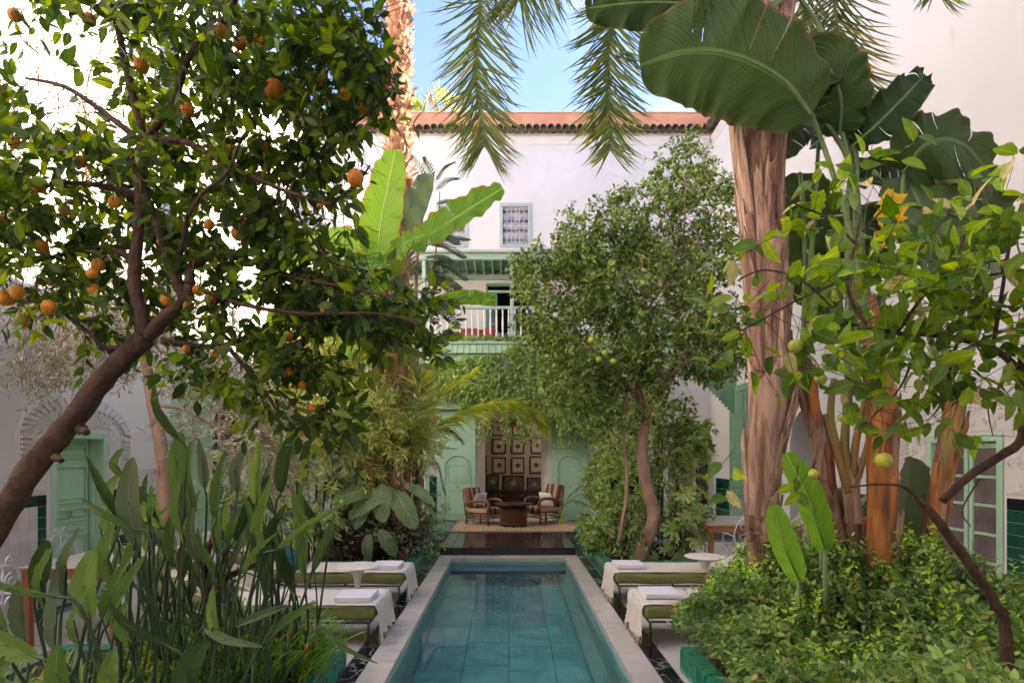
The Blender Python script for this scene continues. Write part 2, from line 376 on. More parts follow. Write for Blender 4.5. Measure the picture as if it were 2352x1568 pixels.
M['terracotta'] = mat('terracotta_render', (.72,.33,.19), .9, (.62,.26,.15), 2.5, bump=.3, bscale=14)
M['rooftile'] = piece_mat('clay_roof_tile', (.07,.06,.04), (.17,.105,.075), .8, (.05,.06,.04), 12)
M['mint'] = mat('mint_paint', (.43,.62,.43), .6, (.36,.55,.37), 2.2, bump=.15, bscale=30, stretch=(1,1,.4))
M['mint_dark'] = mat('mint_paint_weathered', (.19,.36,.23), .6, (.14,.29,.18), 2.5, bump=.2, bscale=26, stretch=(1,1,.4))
M['sage'] = mat('sage_paint', (.36,.46,.36), .6, (.31,.41,.32), 3, bump=.1)
M['greybl'] = mat('grey_green_paint', (.42,.49,.43), .6, (.36,.43,.38), 3)
M['white_wood'] = mat('white_paint', (.75,.73,.69), .6, (.68,.65,.60), 4)
M['iron_white'] = mat('white_iron', (.72,.70,.68), .5, (.55,.52,.50), 12)
M['iron_dark'] = mat('dark_iron', (.035,.03,.028), .5)
M['glass_dark'] = mat('dark_pane', (.02,.018,.02), .08, spec=.7)
M['pane'] = mat('curtained_pane', (.10,.075,.08), .1, (.2,.16,.16), 3, spec=.7)
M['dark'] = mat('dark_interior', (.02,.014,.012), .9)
M['room'] = mat('room_wall', (.48,.40,.35), .9, (.42,.35,.30), 2)
M['console'] = mat('dark_wood', (.03,.012,.008), .4, (.05,.02,.012), 9)
M['brass'] = mat('brass', (.5,.35,.15), .35, metallic=1)
M['marble'] = piece_mat('coping_marble', (.66,.59,.51), (.54,.485,.43), .35, (.44,.40,.37), 2.6, bump=.03, stretch=(1,2.2,1))
M['blackmarble'] = None
M['paving'] = piece_mat('pale_paving', (.64,.60,.56), (.54,.50,.48), .45, (.46,.43,.41), 1.8, bump=.05)
M['grout'] = mat('grout', (.18,.17,.16), .9)
M['platform'] = piece_mat('dark_boards', (.014,.012,.012), (.03,.022,.022), .16, (.04,.035,.035), 5, bump=.06, stretch=(3,.4,1))
M['greenfloor'] = piece_mat('dark_green_tile', (.03,.11,.08), (.05,.15,.11), .15, None, bump=.05)
M['greentile'] = piece_mat('green_glazed_tile', (.015,.22,.13), (.035,.34,.22), .14, (.015,.15,.10), 14, bump=.25, bscale=22, spec=.8)
M['darktile'] = piece_mat('deep_green_tile', (.004,.05,.03), (.01,.10,.06), .12, None, bump=.15, bscale=20, spec=.7)
M['whitetile'] = piece_mat('white_glazed_tile', (.66,.60,.57), (.56,.51,.48), .2, None, bump=.15, bscale=20)
M['blacktile'] = piece_mat('black_glazed_tile', (.008,.008,.01), (.015,.015,.02), .12, None, bump=.1)
M['pooltile'] = piece_mat('pool_tile', (.14,.46,.48), (.19,.54,.54), .5, (.08,.34,.37), 2.2, bump=.05)
M['poolwall'] = mat('pool_wall', (.20,.45,.44), .5, (.14,.36,.38), 2.5, bump=.05)
M['soil'] = mat('dark_soil', (.035,.016,.010), .95, (.07,.03,.018), 22, bump=1.0, bscale=50)
M['olive_cush'] = mat('olive_canvas', (.19,.20,.06), .75, (.15,.16,.045), 6, bump=.15, bscale=18)
M['throw'] = mat('cream_cotton', (.72,.66,.58), .95, (.66,.59,.51), 5, bump=.35, bscale=140)
M['towel'] = mat('white_towel', (.80,.79,.80), .95, bump=.5, bscale=220)
M['pillow_w'] = mat('white_linen', (.74,.70,.64), .95, (.66,.62,.56), 14, bump=.3, bscale=90)
M['teal_cush'] = mat('teal_velvet', (.01,.075,.075), .85, (.015,.10,.10), 8)
M['tulip'] = mat('matte_white', (.78,.70,.64), .4)
M['jute'] = mat('jute', (.66,.46,.29), .95, (.48,.31,.18), 30, bump=.8, bscale=90, stretch=(1,4,1))
M['wood_chair'] = mat('cane_brown', (.24,.10,.05), .4, (.14,.055,.028), 12)
M['wood_table'] = mat('orange_wood', (.42,.17,.07), .5, (.32,.12,.045), 8, stretch=(1,1,.3))
M['mosaic'] = piece_mat('mosaic_top', (.62,.56,.52), (.5,.45,.42), .4, (.3,.27,.26), 30)
M['stripe'] = stripe_mat('striped_fabric', [(.11,.035,.02),(.42,.22,.11),(.07,.025,.018),(.25,.10,.05),(.5,.3,.17)], 7.0)
M['redcush'] = mat('red_fabric', (.42,.07,.06), .9, (.34,.05,.05), 10)
M['pot'] = mat('terracotta_pot', (.28,.09,.05), .85, (.2,.06,.04), 8)
M['redlamp'] = mat('red_glass', (.6,.12,.04), .3)
M['orange_fruit'] = mat('orange_peel', (.66,.17,.006), .5, (.62,.25,.012), 5, bump=.4, bscale=160)
M['lemon_fruit'] = mat('citron_peel', (.55,.50,.06), .45, (.30,.38,.05), 7, bump=.4, bscale=120)
M['bark'] = mat('brown_bark', (.10,.050,.032), .9, (.045,.024,.017), 14, bump=1.0, bscale=28)
M['bark_pink'] = mat('pale_bark', (.44,.27,.19), .85, (.28,.16,.11), 7, bump=.7, bscale=24, stretch=(1,1,.6))
M['bark_palm'] = mat('palm_bark', (.36,.21,.14), .95, (.13,.065,.04), 7, bump=1.0, bscale=16, stretch=(2.2,2.2,.7))
M['boot'] = piece_mat('palm_leaf_base', (.58,.38,.27), (.30,.155,.10), .92, (.16,.08,.05), 5, bump=1.0, bscale=12, stretch=(3.2,3.2,.5))
M['fibre'] = mat('palm_fibre', (.36,.20,.12), .95, (.22,.11,.06), 30)
M['wash'] = piece_mat('dry_palm_boots', (.62,.36,.22), (.40,.20,.11), .9, (.28,.13,.07), 9)
M['banana_bark'] = mat('banana_stem', (.55,.19,.045), .55, (.12,.045,.022), 4.5, bump=1.0, bscale=9, stretch=(3,3,.45))
M['banana_green'] = mat('green_sheath', (.14,.17,.045), .5, (.42,.19,.06), 3.5, bump=.4, bscale=16, stretch=(3,3,.25))
M['petiole'] = mat('green_petiole', (.15,.22,.06), .4, (.10,.16,.045), 6, stretch=(3,3,.4))
M['petiole_dk'] = mat('dark_petiole', (.035,.065,.025), .5, (.05,.085,.03), 6)
# black marble with white veins
def black_marble():
    m, nt, b = mat_base('black_veined_marble'); N = nt.nodes; L = nt.links
    g = N.new('ShaderNodeNewGeometry'); n = N.new('ShaderNodeTexNoise'); n.inputs['Scale'].default_value = 2.2; n.inputs['Detail'].default_value = 8; n.inputs['Distortion'].default_value = 1.8
    L.new(g.outputs['Position'], n.inputs['Vector'])
    r = N.new('ShaderNodeValToRGB'); e = r.color_ramp.elements; e[0].position = .475; e[0].color = (.012,.012,.015,1); e[1].position = .5; e[1].color = (.62,.6,.6,1)
    x = e.new(.522); x.color = (.012,.012,.015,1)
    L.new(n.outputs['Fac'], r.inputs['Fac'])
    n2 = N.new('ShaderNodeTexNoise'); n2.inputs['Scale'].default_value = 1.1; L.new(g.outputs['Position'], n2.inputs['Vector'])
    r2 = N.new('ShaderNodeValToRGB'); r2.color_ramp.elements[0].position = .45; r2.color_ramp.elements[1].position = .55; L.new(n2.outputs['Fac'], r2.inputs['Fac'])
    mx = N.new('ShaderNodeMix'); mx.data_type = 'RGBA'; mx.inputs[6].default_value = (.014,.013,.016,1)
    L.new(r2.outputs['Color'], mx.inputs[0]); L.new(r.outputs['Color'], mx.inputs[7]); L.new(mx.outputs[2], b.inputs['Base Color'])
    b.inputs['Roughness'].default_value = .2
    return m
M['blackmarble'] = black_marble()
def water_mat():
    m, nt, b = mat_base('pool_water'); N = nt.nodes; L = nt.links
    b.inputs['Base Color'].default_value = (.92,1,1,1); b.inputs['Roughness'].default_value = 0.0
    b.inputs['Transmission Weight'].default_value = 1; b.inputs['IOR'].default_value = 1.33
    g = N.new('ShaderNodeNewGeometry'); n = N.new('ShaderNodeTexNoise'); n.inputs['Scale'].default_value = 2.4; n.inputs['Detail'].default_value = 2
    L.new(g.outputs['Position'], n.inputs['Vector'])
    bp = N.new('ShaderNodeBump'); bp.inputs['Strength'].default_value = .16; bp.inputs['Distance'].default_value = .02
    L.new(n.outputs['Fac'], bp.inputs['Height']); L.new(bp.outputs['Normal'], b.inputs['Normal'])
    return m
M['water'] = water_mat()
# foliage
M['orange_leaf'] = leaf_mat('orange_leaf', (.018,.036,.008), (.12,.17,.022), (.036,.072,.012), .42, .42, .35)
M['ficus_leaf'] = leaf_mat('small_dusty_leaf', (.05,.085,.018), (.24,.30,.09), (.10,.145,.032), .32, .5, .35)
M['citron_leaf'] = leaf_mat('citron_leaf', (.045,.095,.010), (.19,.28,.025), (.085,.14,.03), .42, .42, .25, odd=(.34,.30,.14))
M['cover_leaf'] = leaf_mat('ground_cover_leaf', (.065,.115,.03), (.21,.30,.085), (.12,.19,.055), .3, .5, .3, odd=(.30,.22,.08))
M['ivy_leaf'] = leaf_mat('ivy_leaf', (.10,.16,.04), (.28,.34,.10), (.16,.22,.06), .3, .5, .3)
M['olive_leaf'] = leaf_mat('olive_leaf', (.13,.135,.075), (.34,.32,.22), (.2,.21,.11), .15, .5)
M['grey_leaf'] = leaf_mat('grey_willow_leaf', (.18,.23,.06), (.46,.44,.24), (.28,.34,.08), .35, .5, odd=(.42,.40,.06))
M['fern_leaf'] = leaf_mat('feathery_leaf', (.045,.07,.028), (.11,.14,.06), None, .2, .6, .2)
M['shrub_dark'] = leaf_mat('dark_shrub_leaf', (.05,.06,.025), (.26,.26,.18), (.09,.11,.045), .15, .35)
M['shrub_mix'] = leaf_mat('soft_shrub_leaf', (.13,.20,.05), (.32,.38,.14), (.19,.26,.08), .3, .45)
M['grass_leaf'] = leaf_mat('strap_leaf', (.05,.12,.02), (.14,.25,.04), (.08,.15,.03), .35, .4, odd=(.30,.16,.04))
M['palm_leaflet'] = leaf_mat('palm_leaflet', (.05,.08,.018), (.17,.20,.035), (.08,.12,.025), .3, .4, odd=(.38,.27,.04))
M['palm_yellow_suntint'] = leaf_mat('sun_tinted_palm_leaflet', (.20,.27,.04), (.42,.40,.09), (.27,.33,.055), .4, .4)  # yellow-green leaflets, base colour raised to imitate sunlight on the fronds
M['dry_frond'] = leaf_mat('dry_frond', (.38,.30,.14), (.55,.46,.24), (.30,.26,.10), .2, .6)
M['banana_leaf'] = blade_mat('banana_blade', (.08,.19,.010), (.16,.31,.02), (.30,.42,.07), 60, .45, .4, edge=(.40,.12,.02))
M['young_leaf'] = blade_mat('young_blade', (.10,.26,.02), (.22,.42,.04), (.32,.5,.1), 60, .5, .35)
M['strel_big'] = blade_mat('giant_blade', (.014,.040,.007), (.065,.115,.022), (.10,.17,.04), 130, .22, .45, edge=(.16,.10,.03), bump=.7)
M['strel_pale'] = blade_mat('giant_blade_pale', (.08,.13,.05), (.16,.21,.09), (.15,.22,.08), 130, .12, .5, bump=.7)
M['strel_yellow'] = blade_mat('yellow_blade', (.62,.42,.02), (.75,.55,.04), (.4,.35,.04), 60, .4, .45)
M['strel_small'] = blade_mat('paddle_blade', (.06,.125,.02), (.13,.23,.05), (.16,.22,.08), 70, .28, .5, bump=.5, edge=(.20,.15,.06))
M['strel_grey'] = blade_mat('paddle_blade_grey', (.08,.12,.05), (.15,.20,.10), (.26,.18,.12), 70, .15, .5, bump=.5, edge=(.26,.17,.08))
M['broad_leaf'] = blade_mat('broad_pale_blade', (.16,.25,.09), (.34,.42,.20), (.4,.45,.3), 24, .2, .45, bump=.8)
# ------------------------------------------------------------------ the ground, the paving, the pool
PX0, PX1 = -1.18, 1.20          # outer edges of the coping
IX0, IX1 = -.95, .97            # inner edges
PYF = 10.4                      # far outer edge
g = MB(); g.box(-60, 60, -60, -2.2, -.3, -.02); g.box(-60, 60, 18.4, 80, -.3, -.02); g.box(-60, -6.2, -2.2, 18.4, -.3, -.02); g.box(6.2, 60, -2.2, 18.4, -.3, -.02)
g.box(-6.2, PX0-.16, -2.2, 18.4, -.3, -.012); g.box(PX1+.16, 6.2, -2.2, 18.4, -.3, -.012); g.box(PX0-.16, PX1+.16, PYF, 18.4, -.3, -.012)
ground = struct('ground', g, M['grout'])
terrace = bpy.data.objects.new('terrace', None); COL.objects.link(terrace); terrace['kind'] = 'structure'
me = mesh_of('paving_tile', MB().bbox(-.296, .296, -.296, .296, -.02, 0, .003), M['paving'])
mats = []
for side in (-1, 1):
    for i in range(6):
        for j in range(19):
            x = side*(1.36+.3+i*.6) if side > 0 else -(1.34+.3+i*.6)
            mats.append(Matrix.Translation((x, .9+j*.6, RND.uniform(-.001, .001))))
pieces('paving_tile', me, mats, terrace)
strip = bpy.data.objects.new('marble_strip', None); COL.objects.link(strip); strip['kind'] = 'structure'
me = mesh_of('strip_slab', MB().bbox(-.0725, .0725, -.298, .298, -.02, 0, .002), M['blackmarble'])
mats = [Matrix.Translation((x, 2.0+j*.6, .001)) for x in (PX0-.08, PX1+.08) for j in range(18)]
pieces('strip_slab', me, mats, strip)
# pool
coping = bpy.data.objects.new('pool_coping', None); COL.objects.link(coping); coping['kind'] = 'structure'
me = mesh_of('coping_slab', MB().bbox(-.114, .114, -.348, .348, -.06, .006, .006), M['marble'])
mats = [Matrix.Translation((x, 1.4+j*.7, 0)) for x in (PX0+.115, PX1-.115) for j in range(13)]
pieces('coping_slab', me, mats, coping)
me = mesh_of('coping_slab', MB().bbox(-.393, .393, -.148, .148, -.06, .006, .006), M['marble'])
pieces('coping_slab', me, [Matrix.Translation((PX0+.397+i*.7935, PYF-.15, 0)) for i in range(3)], coping)
FB = -1.13
b = MB(); b.box(IX0-.2, IX0, .6, PYF, FB-.1, -.062); b.box(IX1, IX1+.2, .6, PYF, FB-.1, -.062)
b.box(IX0, IX1, PYF-.3, PYF-.001, FB-.1, -.062); b.box(IX0, IX1, .6, .8, FB-.1, -.062); basin = struct('pool_basin', b, M['poolwall'])
struct('pool_bed', MB().box(IX0, IX1, .8, PYF-.3, FB-.1, FB-.004), mat('pool_grout', (.08,.27,.29), .8), parent=basin)
b = MB().box(IX1-.16, IX1-.002, .8, PYF-.302, FB, FB+.30)
struct('pool_ledge', b, M['poolwall'], parent=basin)
me = mesh_of('pool_tile', MB().bbox(-.2335, .2335, -.3295, .3295, -.004, .006, .004), M['pooltile'])
mats = []
for i in range(4):
    for j in range(14): mats.append(Matrix.Translation((-.71+i*.4775, 1.13+j*.67+(.12 if i % 2 else 0), FB+RND.uniform(0, .002))))
pieces('pool_tile', me, [m for m in mats if m.translation.y < 9.8], basin)
struct('water', MB().add([(IX0, .8, -.10), (IX1, .8, -.10), (IX1, PYF-.3, -.10), (IX0, PYF-.3, -.10)], [(0, 1, 2, 3)]), M['water'])
# platform before the salon
PZ = .135
pf = thing('bridge_platform', 'low dark wooden platform bridging the pool end below the jute rug', 'platform', (0, 11.4, 0))
part('frame', MB().box(-1.17, 1.16, 10.44, 12.44, .0, PZ-.022), M['dark'], pf)
for i in range(12):
    part('board', MB().bbox(-1.19+i*.1975, -1.19+i*.1975+.194, 10.41, 12.45, PZ-.022, PZ, .003), M['platform'], pf)
part('front_board', MB().bbox(-1.185, 1.175, 10.405, 10.438, .005, PZ-.024, .003), M['platform'], pf)
pl = bpy.data.objects.new('salon_step', None); COL.objects.link(pl); pl['kind'] = 'structure'
sb = MB(); sb.box(-5, -1.2, 12.5, 14.75, 0, PZ-.012); sb.box(1.19, 5, 12.5, 14.75, 0, PZ-.012); sb.box(-1.2, 1.19, 12.46, 14.75, 0, PZ-.012)
struct('step_base', sb, M['grout'], parent=pl)
me = mesh_of('floor_tile', MB().bbox(-.148, .148, -.148, .148, -.012, 0, .002), M['greenfloor'])
pieces('floor_tile', me, [Matrix.Translation((-2.85+i*.3, 12.65+j*.3, PZ-.004)) for i in range(20) for j in range(7)], pl)

# ------------------------------------------------------------------ planters
def planter(name, label, x0, x1, y0, y1, h=.2, faces=('in', 'front'), side=1):
    t = thing(name, label, 'planter', ((x0+x1)/2, (y0+y1)/2, 0), 'green tiled planters round the pool')
    w = .13; b = MB()
    b.box(x0+.01, x1-.01, y0+.01, y0+w-.01, 0, h-.012); b.box(x0+.01, x1-.01, y1-w+.01, y1-.01, 0, h-.012)
    b.box(x0+.01, x0+w-.01, y0+w-.01, y1-w+.01, 0, h-.012); b.box(x1-w+.01, x1-.01, y0+w-.01, y1-w+.01, 0, h-.012)
    part('kerb', b, M['grout'], t)
    sm = MB(); n = 14; m_ = 14
    vs = []; fs = []
    for i in range(n+1):
        for j in range(m_+1): vs.append((x0+w-.01+(x1-x0-2*w+.02)*i/n, y0+w-.01+(y1-y0-2*w+.02)*j/m_, h-.06+RND.uniform(0, .045)))
    for i in range(n):
        for j in range(m_): a = i*(m_+1)+j; fs.append((a, a+m_+1, a+m_+2, a+1))
    sm.add(vs, fs); part('soil', sm, M['soil'], t, True)
    xi = x0 if side > 0 else x1
    L = .2; ny = int((y1-y0)/L); ts = []
    cap = mesh_of('tile', MB().bbox(-.064, .064, -.098, .098, -.012, .004, .003), M['greentile'])
    sid = mesh_of('tile', MB().bbox(-.006, .006, -.098, .098, .002, h-.014, .002), M['greentile'])
    fr = mesh_of('tile', MB().bbox(-.098, .098, -.006, .006, .002, h-.014, .002), M['greentile'])
    capf = mesh_of('tile', MB().bbox(-.098, .098, -.064, .064, -.012, .004, .003), M['greentile'])
    LL = (y1-y0)/ny
    for j in range(ny):
        y = y0+(j+.5)*LL
        pieces('tile', cap, [Matrix.Translation((xi+side*.065, y, h))], t)
        pieces('tile', sid, [Matrix.Translation((xi+side*.003, y, 0))], t)
    nx = int((x1-x0-.14)/L)
    for ye, s in ((y0, 1), (y1, -1)):
        for i in range(nx):
            x = xi+side*(.135+(i+.5)*L)
            pieces('tile', capf, [Matrix.Translation((x, ye+s*.065, h))], t)
            pieces('tile', fr, [Matrix.Translation((x, ye+s*.003, 0))], t)
        pieces('tile', fr, [Matrix.Translation((xi+side*.1, ye+s*.003, 0))], t)
    return t
planter('planter', 'green tiled planter beside the platform, holding the round dark shrub', -3.0, -1.34, 8.45, 12.3, .235, side=-1)
planter('planter', 'green tiled planter beside the platform, holding the crooked small-leaved tree', 1.36, 2.75, 8.45, 12.3, .235, side=1)
planter('planter', 'green tiled planter full of paddle leaves and strappy grass', -3.7, -1.335, 2.1, 4.92, .19, side=-1)
planter('planter', 'green tiled planter overflowing with leafy ground cover below the palm', 1.40, 4.8, 2.1, 4.86, .19, side=1)

# ------------------------------------------------------------------ walls
def grid_wall(b, u0, u1, z0, z1, holes, a, c, axis):
    """wall slab between a and c along axis ('y': spans x; 'x': spans y) with rectangular holes"""
    us = sorted({u0, u1, *[h[0] for h in holes], *[h[1] for h in holes]}); zs = sorted({z0, z1, *[h[2] for h in holes], *[h[3] for h in holes]})
    for i in range(len(us)-1):
        run = None
        for k in range(len(zs)-1):
            um = (us[i]+us[i+1])/2; zm = (zs[k]+zs[k+1])/2
            inh = any(h[0] < um < h[1] and h[2] < zm < h[3] for h in holes)
            if not inh: run = (run[0], zs[k+1]) if run else (zs[k], zs[k+1])
            if (inh or k == len(zs)-2) and run:
                if axis == 'y': b.box(us[i], us[i+1], a, c, *run)
                else: b.box(a, c, us[i], us[i+1], *run)
                run = None
    return b
def arch_fill(b, x0, x1, zs, ztop, a, c, axis='y', n=16, kind='round'):
    """fills above an arch: the opening spans x0..x1, springs at zs; solid from the curve up to ztop"""
    r = (x1-x0)/2; xc = (x0+x1)/2; H = r if kind == 'round' else kind
    for i in range(n):
        xa = x0+(x1-x0)*i/n; xb = x0+(x1-x0)*(i+1)/n
        za = zs+H*math.sqrt(max(0, 1-((xa-xc)/r)**2)); zb = zs+H*math.sqrt(max(0, 1-((xb-xc)/r)**2))
        b.prism([(xa, za), (xb, zb), (xb, ztop), (xa, ztop)], a, c, axis)
EAVE = 9.66
FY = 14.6
house = thing('riad_house', 'white riad facade with green balcony, open salon and clay tiled eave behind the pool', 'house', (0, FY, 0))
wb_ = MB()
wins = [(-.18, .54, 6.84, 7.86), (-1.73, -1.01, 6.84, 7.86)]
grid_wall(wb_, -5.0, 5.0, 6.70, EAVE, wins, FY, FY+.3, 'y')
# balcony back wall with a door opening, gallery floor and end walls
grid_wall(wb_, -5.0, 5.0, 4.50, 6.70, [(-.59, .76, 4.50, 6.30)], 15.85, 16.05, 'y')
wb_.box(-5, 5, 15.853, 16.05, 4.2, 4.498)
# ground storey
OX0, OX1 = -.74, 1.00
grid_wall(wb_, -5.0, 5.0, PZ-.01, 4.2, [(OX0, OX1, PZ-.01, 3.2), (-2.75, -2.02, .55, 2.35), (2.45, 3.3, PZ-.01, 2.45), (3.95, 4.9, PZ-.01, 2.15)], 14.75, 15.25, 'y')
arch_fill(wb_, OX0, OX1, 2.30, 3.2, 14.752, 15.248)
house_wall = part('wall', wb_, M['plaster'], house)
# moulded cornice below the eave
c = MB(); c.prism([(FY, 9.30), (FY-.03, 9.33), (FY-.03, 9.38), (FY-.07, 9.44), (FY-.07, 9.5), (FY, 9.5)], -4.9, 4.9, 'x'); part('cornice', c, M['plaster'], house)
c = MB().box(-5.2, 5.2, FY+.06, FY+.32, EAVE, 10.12); part('parapet', c, M['terracotta'], house)
c = MB().bbox(-5.2, 5.2, FY+.03, FY+.36, 10.122, 10.16, .01); part('parapet_cap', c, mat('cap_render', (.66,.42,.32), .9, (.55,.34,.25), 6), house)
def half_tile(r=.084, L=.26, up=1):
    b = MB(); n = 6; vs = []; fs = []
    for k, (y, rr, z) in enumerate(((0, r, 0), (L, r*.85, L*.12))):
        for s in (1, .82):
            for i in range(n+1):
                a = PI*i/n; vs.append((rr*s*math.cos(a), y, z+up*rr*s*math.sin(a)))
    m = n+1
    for i in range(n):
        fs += [(i, i+1, 2*m+i+1, 2*m+i), (m+i+1, m+i, 3*m+i, 3*m+i+1), (i+1, i, m+i, m+i+1)]
    fs += [(0, 2*m, 3*m, m), (n, m+n, 3*m+n, 2*m+n)]
    return b.add(vs, fs)
tme = [mesh_of('roof_tile', half_tile(), M['rooftile'], True), mesh_of('roof_tile', half_tile(up=-.7), M['rooftile'], True)]
roof = part('eave', MB().prism([(FY-.20, 9.585), (FY+.06, 9.70), (FY+.06, 9.66), (FY-.16, 9.555)], -5, 5, 'x'), M['rooftile'], house)
def tile_row(parent, along, n, base, rotz, off=0):
    a = []; b = []
    for i in range(n):
        m = Matrix.Rotation(rotz, 4, 'Z')
        p = Vector(base)+Vector(along)*(i*.176+off)
        j = RND.uniform(-.015, .015)
        a.append(Matrix.Translation(p+Vector((0, 0, .05)))@m@Matrix.Translation((0, j, 0)))
        b.append(Matrix.Translation(p+Vector(along)*.088+Vector((0, 0, .055)))@m@Matrix.Translation((0, j+.02, 0)))
    pieces('roof_tile', tme[0], a, parent); pieces('roof_tile', tme[1], b, parent)
tile_row(roof, (1, 0, 0), 57, (-4.95, FY-.26, 9.56), 0)
# windows with iron grilles
def scroll(b, cx, y, cz, r, flip=1, turns=1.25, rad=.006, start=0):
    pts = []
    for i in range(12):
        a = start+flip*turns*2*PI*i/11; rr = r*(1-.75*i/11); pts.append((cx+rr*math.cos(a), y, cz+rr*math.sin(a)))
    b.tube(pts, rad, 4)
def grille_window(x0, x1, z0, z1):
    f = MB(); w = .05
    f.bbox(x0-.03, x0+w, FY-.03, FY+.1, z0-.03, z1+.03, .006); f.bbox(x1-w, x1+.03, FY-.03, FY+.1, z0-.03, z1+.03, .006)
    f.bbox(x0+w, x1-w, FY-.03, FY+.1, z1-w, z1+.03, .006); f.bbox(x0+w, x1-w, FY-.03, FY+.1, z0-.03, z0+w, .006)
    wnd = part('window', f, M['greybl'], house)
    part('pane', MB().box(x0+w, x1-w, FY+.11, FY+.12, z0+w, z1-w), mat('light_curtain', (.40,.37,.40), .5, (.10,.09,.12), 7), wnd)
    gb = MB(); n = 6; y = FY+.02
    X0 = x0+w; X1 = x1-w; Z0 = z0+w; Z1 = z1-w
    for i in range(1, n): gb.tube([(X0+(X1-X0)*i/n, y, Z0), (X0+(X1-X0)*i/n, y, Z1)], .010, 4)
    for j in range(0, 5): gb.tube([(X0, y, Z0+(Z1-Z0)*j/4), (X1, y, Z0+(Z1-Z0)*j/4)], .011, 4)
    for i in range(n):
        for j in range(4):
            cx = X0+(X1-X0)*(i+.5)/n; cz = Z0+(Z1-Z0)*(j+.5)/4; fl = 1 if i % 2 else -1
            scroll(gb, cx, y, cz+.055, .042, fl, 1.1, .008, 0 if fl > 0 else PI); scroll(gb, cx, y, cz-.06, .036, -fl, 1.0, .008, 0 if fl > 0 else PI)
    part('grille', gb, M['iron_white'], wnd)
for h in wins: grille_window(*h)
# balcony
bal = part('balcony', MB().box(-5, 5, 14.45, 15.85, 4.2, 4.5), M['mint'], house)
part('ledge', MB().bbox(-4.98, 4.98, 14.38, 14.448, 4.42, 4.52, .01), M['mint'], bal)
part('frieze_board', MB().bbox(-4.98, 4.98, 14.42, 14.448, 4.205, 4.40, .006), M['mint'], bal)
part('rail', MB().bbox(-4.97, 4.97, 14.55, 14.62, 5.30, 5.37, .012), M['sage'], bal)
part('bottom_rail', MB().bbox(-4.97, 4.97, 14.56, 14.61, 4.58, 4.62, .008), M['sage'], bal)
bme = mesh_of('baluster', MB().lathe([(.018, 0), (.028, .02), (.028, .1), (.018, .13), (.026, .35), (.018, .58), (.026, .6), (.02, .68)], (0,0,0), 8), M['white_wood'], True)
pieces('baluster', bme, [Matrix.Translation((-4.9+.149*i, 14.585, 4.62)) for i in range(66) if abs(-4.9+.149*i-.095) > .06], bal)
for x in (-4.2, -2.05, .095, 2.24, 4.4):
    part('post', MB().bbox(x-.045, x+.045, 14.54, 14.63, 4.505, 6.49, .01), M['sage'], house)
part('beam', MB().bbox(-4.99, 4.99, 14.5, 14.64, 6.49, 6.635, .01), M['sage'], house)
part('ledge_board', MB().bbox(-4.99, 4.99, 14.40, 14.70, 6.637, 6.70, .01), M['greybl'], house)
part('back_beam', MB().bbox(-4.99, 4.99, 15.77, 15.848, 6.38, 6.50, .006), M['sage'], house)
jme = mesh_of('joist', MB().bbox(-.02, .02, 14.64, 15.84, 0, .09, .004), M['sage'])
pieces('joist', jme, [Matrix.Translation((-4.8+.22*i, 0, 6.505)) for i in range(45)], house)
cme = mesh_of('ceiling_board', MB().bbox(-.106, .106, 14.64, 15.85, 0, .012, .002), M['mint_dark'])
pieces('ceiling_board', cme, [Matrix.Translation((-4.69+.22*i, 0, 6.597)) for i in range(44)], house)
# upper balcony door
ud = MB(); y = 15.86
ud.bbox(-.59, -.54, y, y+.12, 4.5, 6.3, .005); ud.bbox(.71, .76, y, y+.12, 4.5, 6.3, .005); ud.bbox(-.54, .71, y, y+.12, 6.23, 6.3, .005)
udr = part('door', ud, M['mint_dark'], house)
for a, c2 in ((-.53, -.29), (.48, .70)):
    fr = MB(); fr.bbox(a, a+.05, y+.02, y+.06, 4.51, 6.05); fr.bbox(c2-.05, c2, y+.02, y+.06, 4.51, 6.05)
    for z in (4.51, 4.8, 5.2, 5.6, 5.99): fr.bbox(a+.05, c2-.05, y+.02, y+.06, z, z+.05)
    part('leaf', fr, M['mint_dark'], udr)
    part('pane', MB().box(a+.05, c2-.05, y+.035, y+.045, 4.56, 5.99), M['glass_dark'], udr)
part('transom', MB().bbox(-.54, .71, y+.02, y+.08, 6.06, 6.12), M['mint'], udr)
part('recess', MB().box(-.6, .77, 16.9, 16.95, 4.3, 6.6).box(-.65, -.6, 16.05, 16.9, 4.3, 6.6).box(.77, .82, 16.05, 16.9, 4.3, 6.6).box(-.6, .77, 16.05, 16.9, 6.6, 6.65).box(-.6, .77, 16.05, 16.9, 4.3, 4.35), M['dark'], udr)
solo('bistro_table', MB().lathe([(.0, 0), (.17, .01), (.17, .03), (.02, .05), (.02, .66), (.3, .69), (.3, .72), (0, .725)], (.22, 16.4, 4.35), 20), mat('pale_blue_cloth', (.28,.36,.44), .8), 'pale blue round table seen through the dark upper balcony door', 'table', smooth=True)
for i, (x, w_) in enumerate(((-.95, .36), (-.46, .24))):
    prof = [(0, 0), (w_*.9, .0), (w_, .05), (w_, .32), (w_*.85, .40), (0, .43)]
    solo('pouffe', MB().lathe(prof, (x, 15.2-.1*i, 4.502), 24), M['redcush'], ['wide red pouffe behind the balcony balusters', 'narrow red pouffe beside the upper balcony door'][i], 'pouffe', 'red pouffes on the balcony', True)

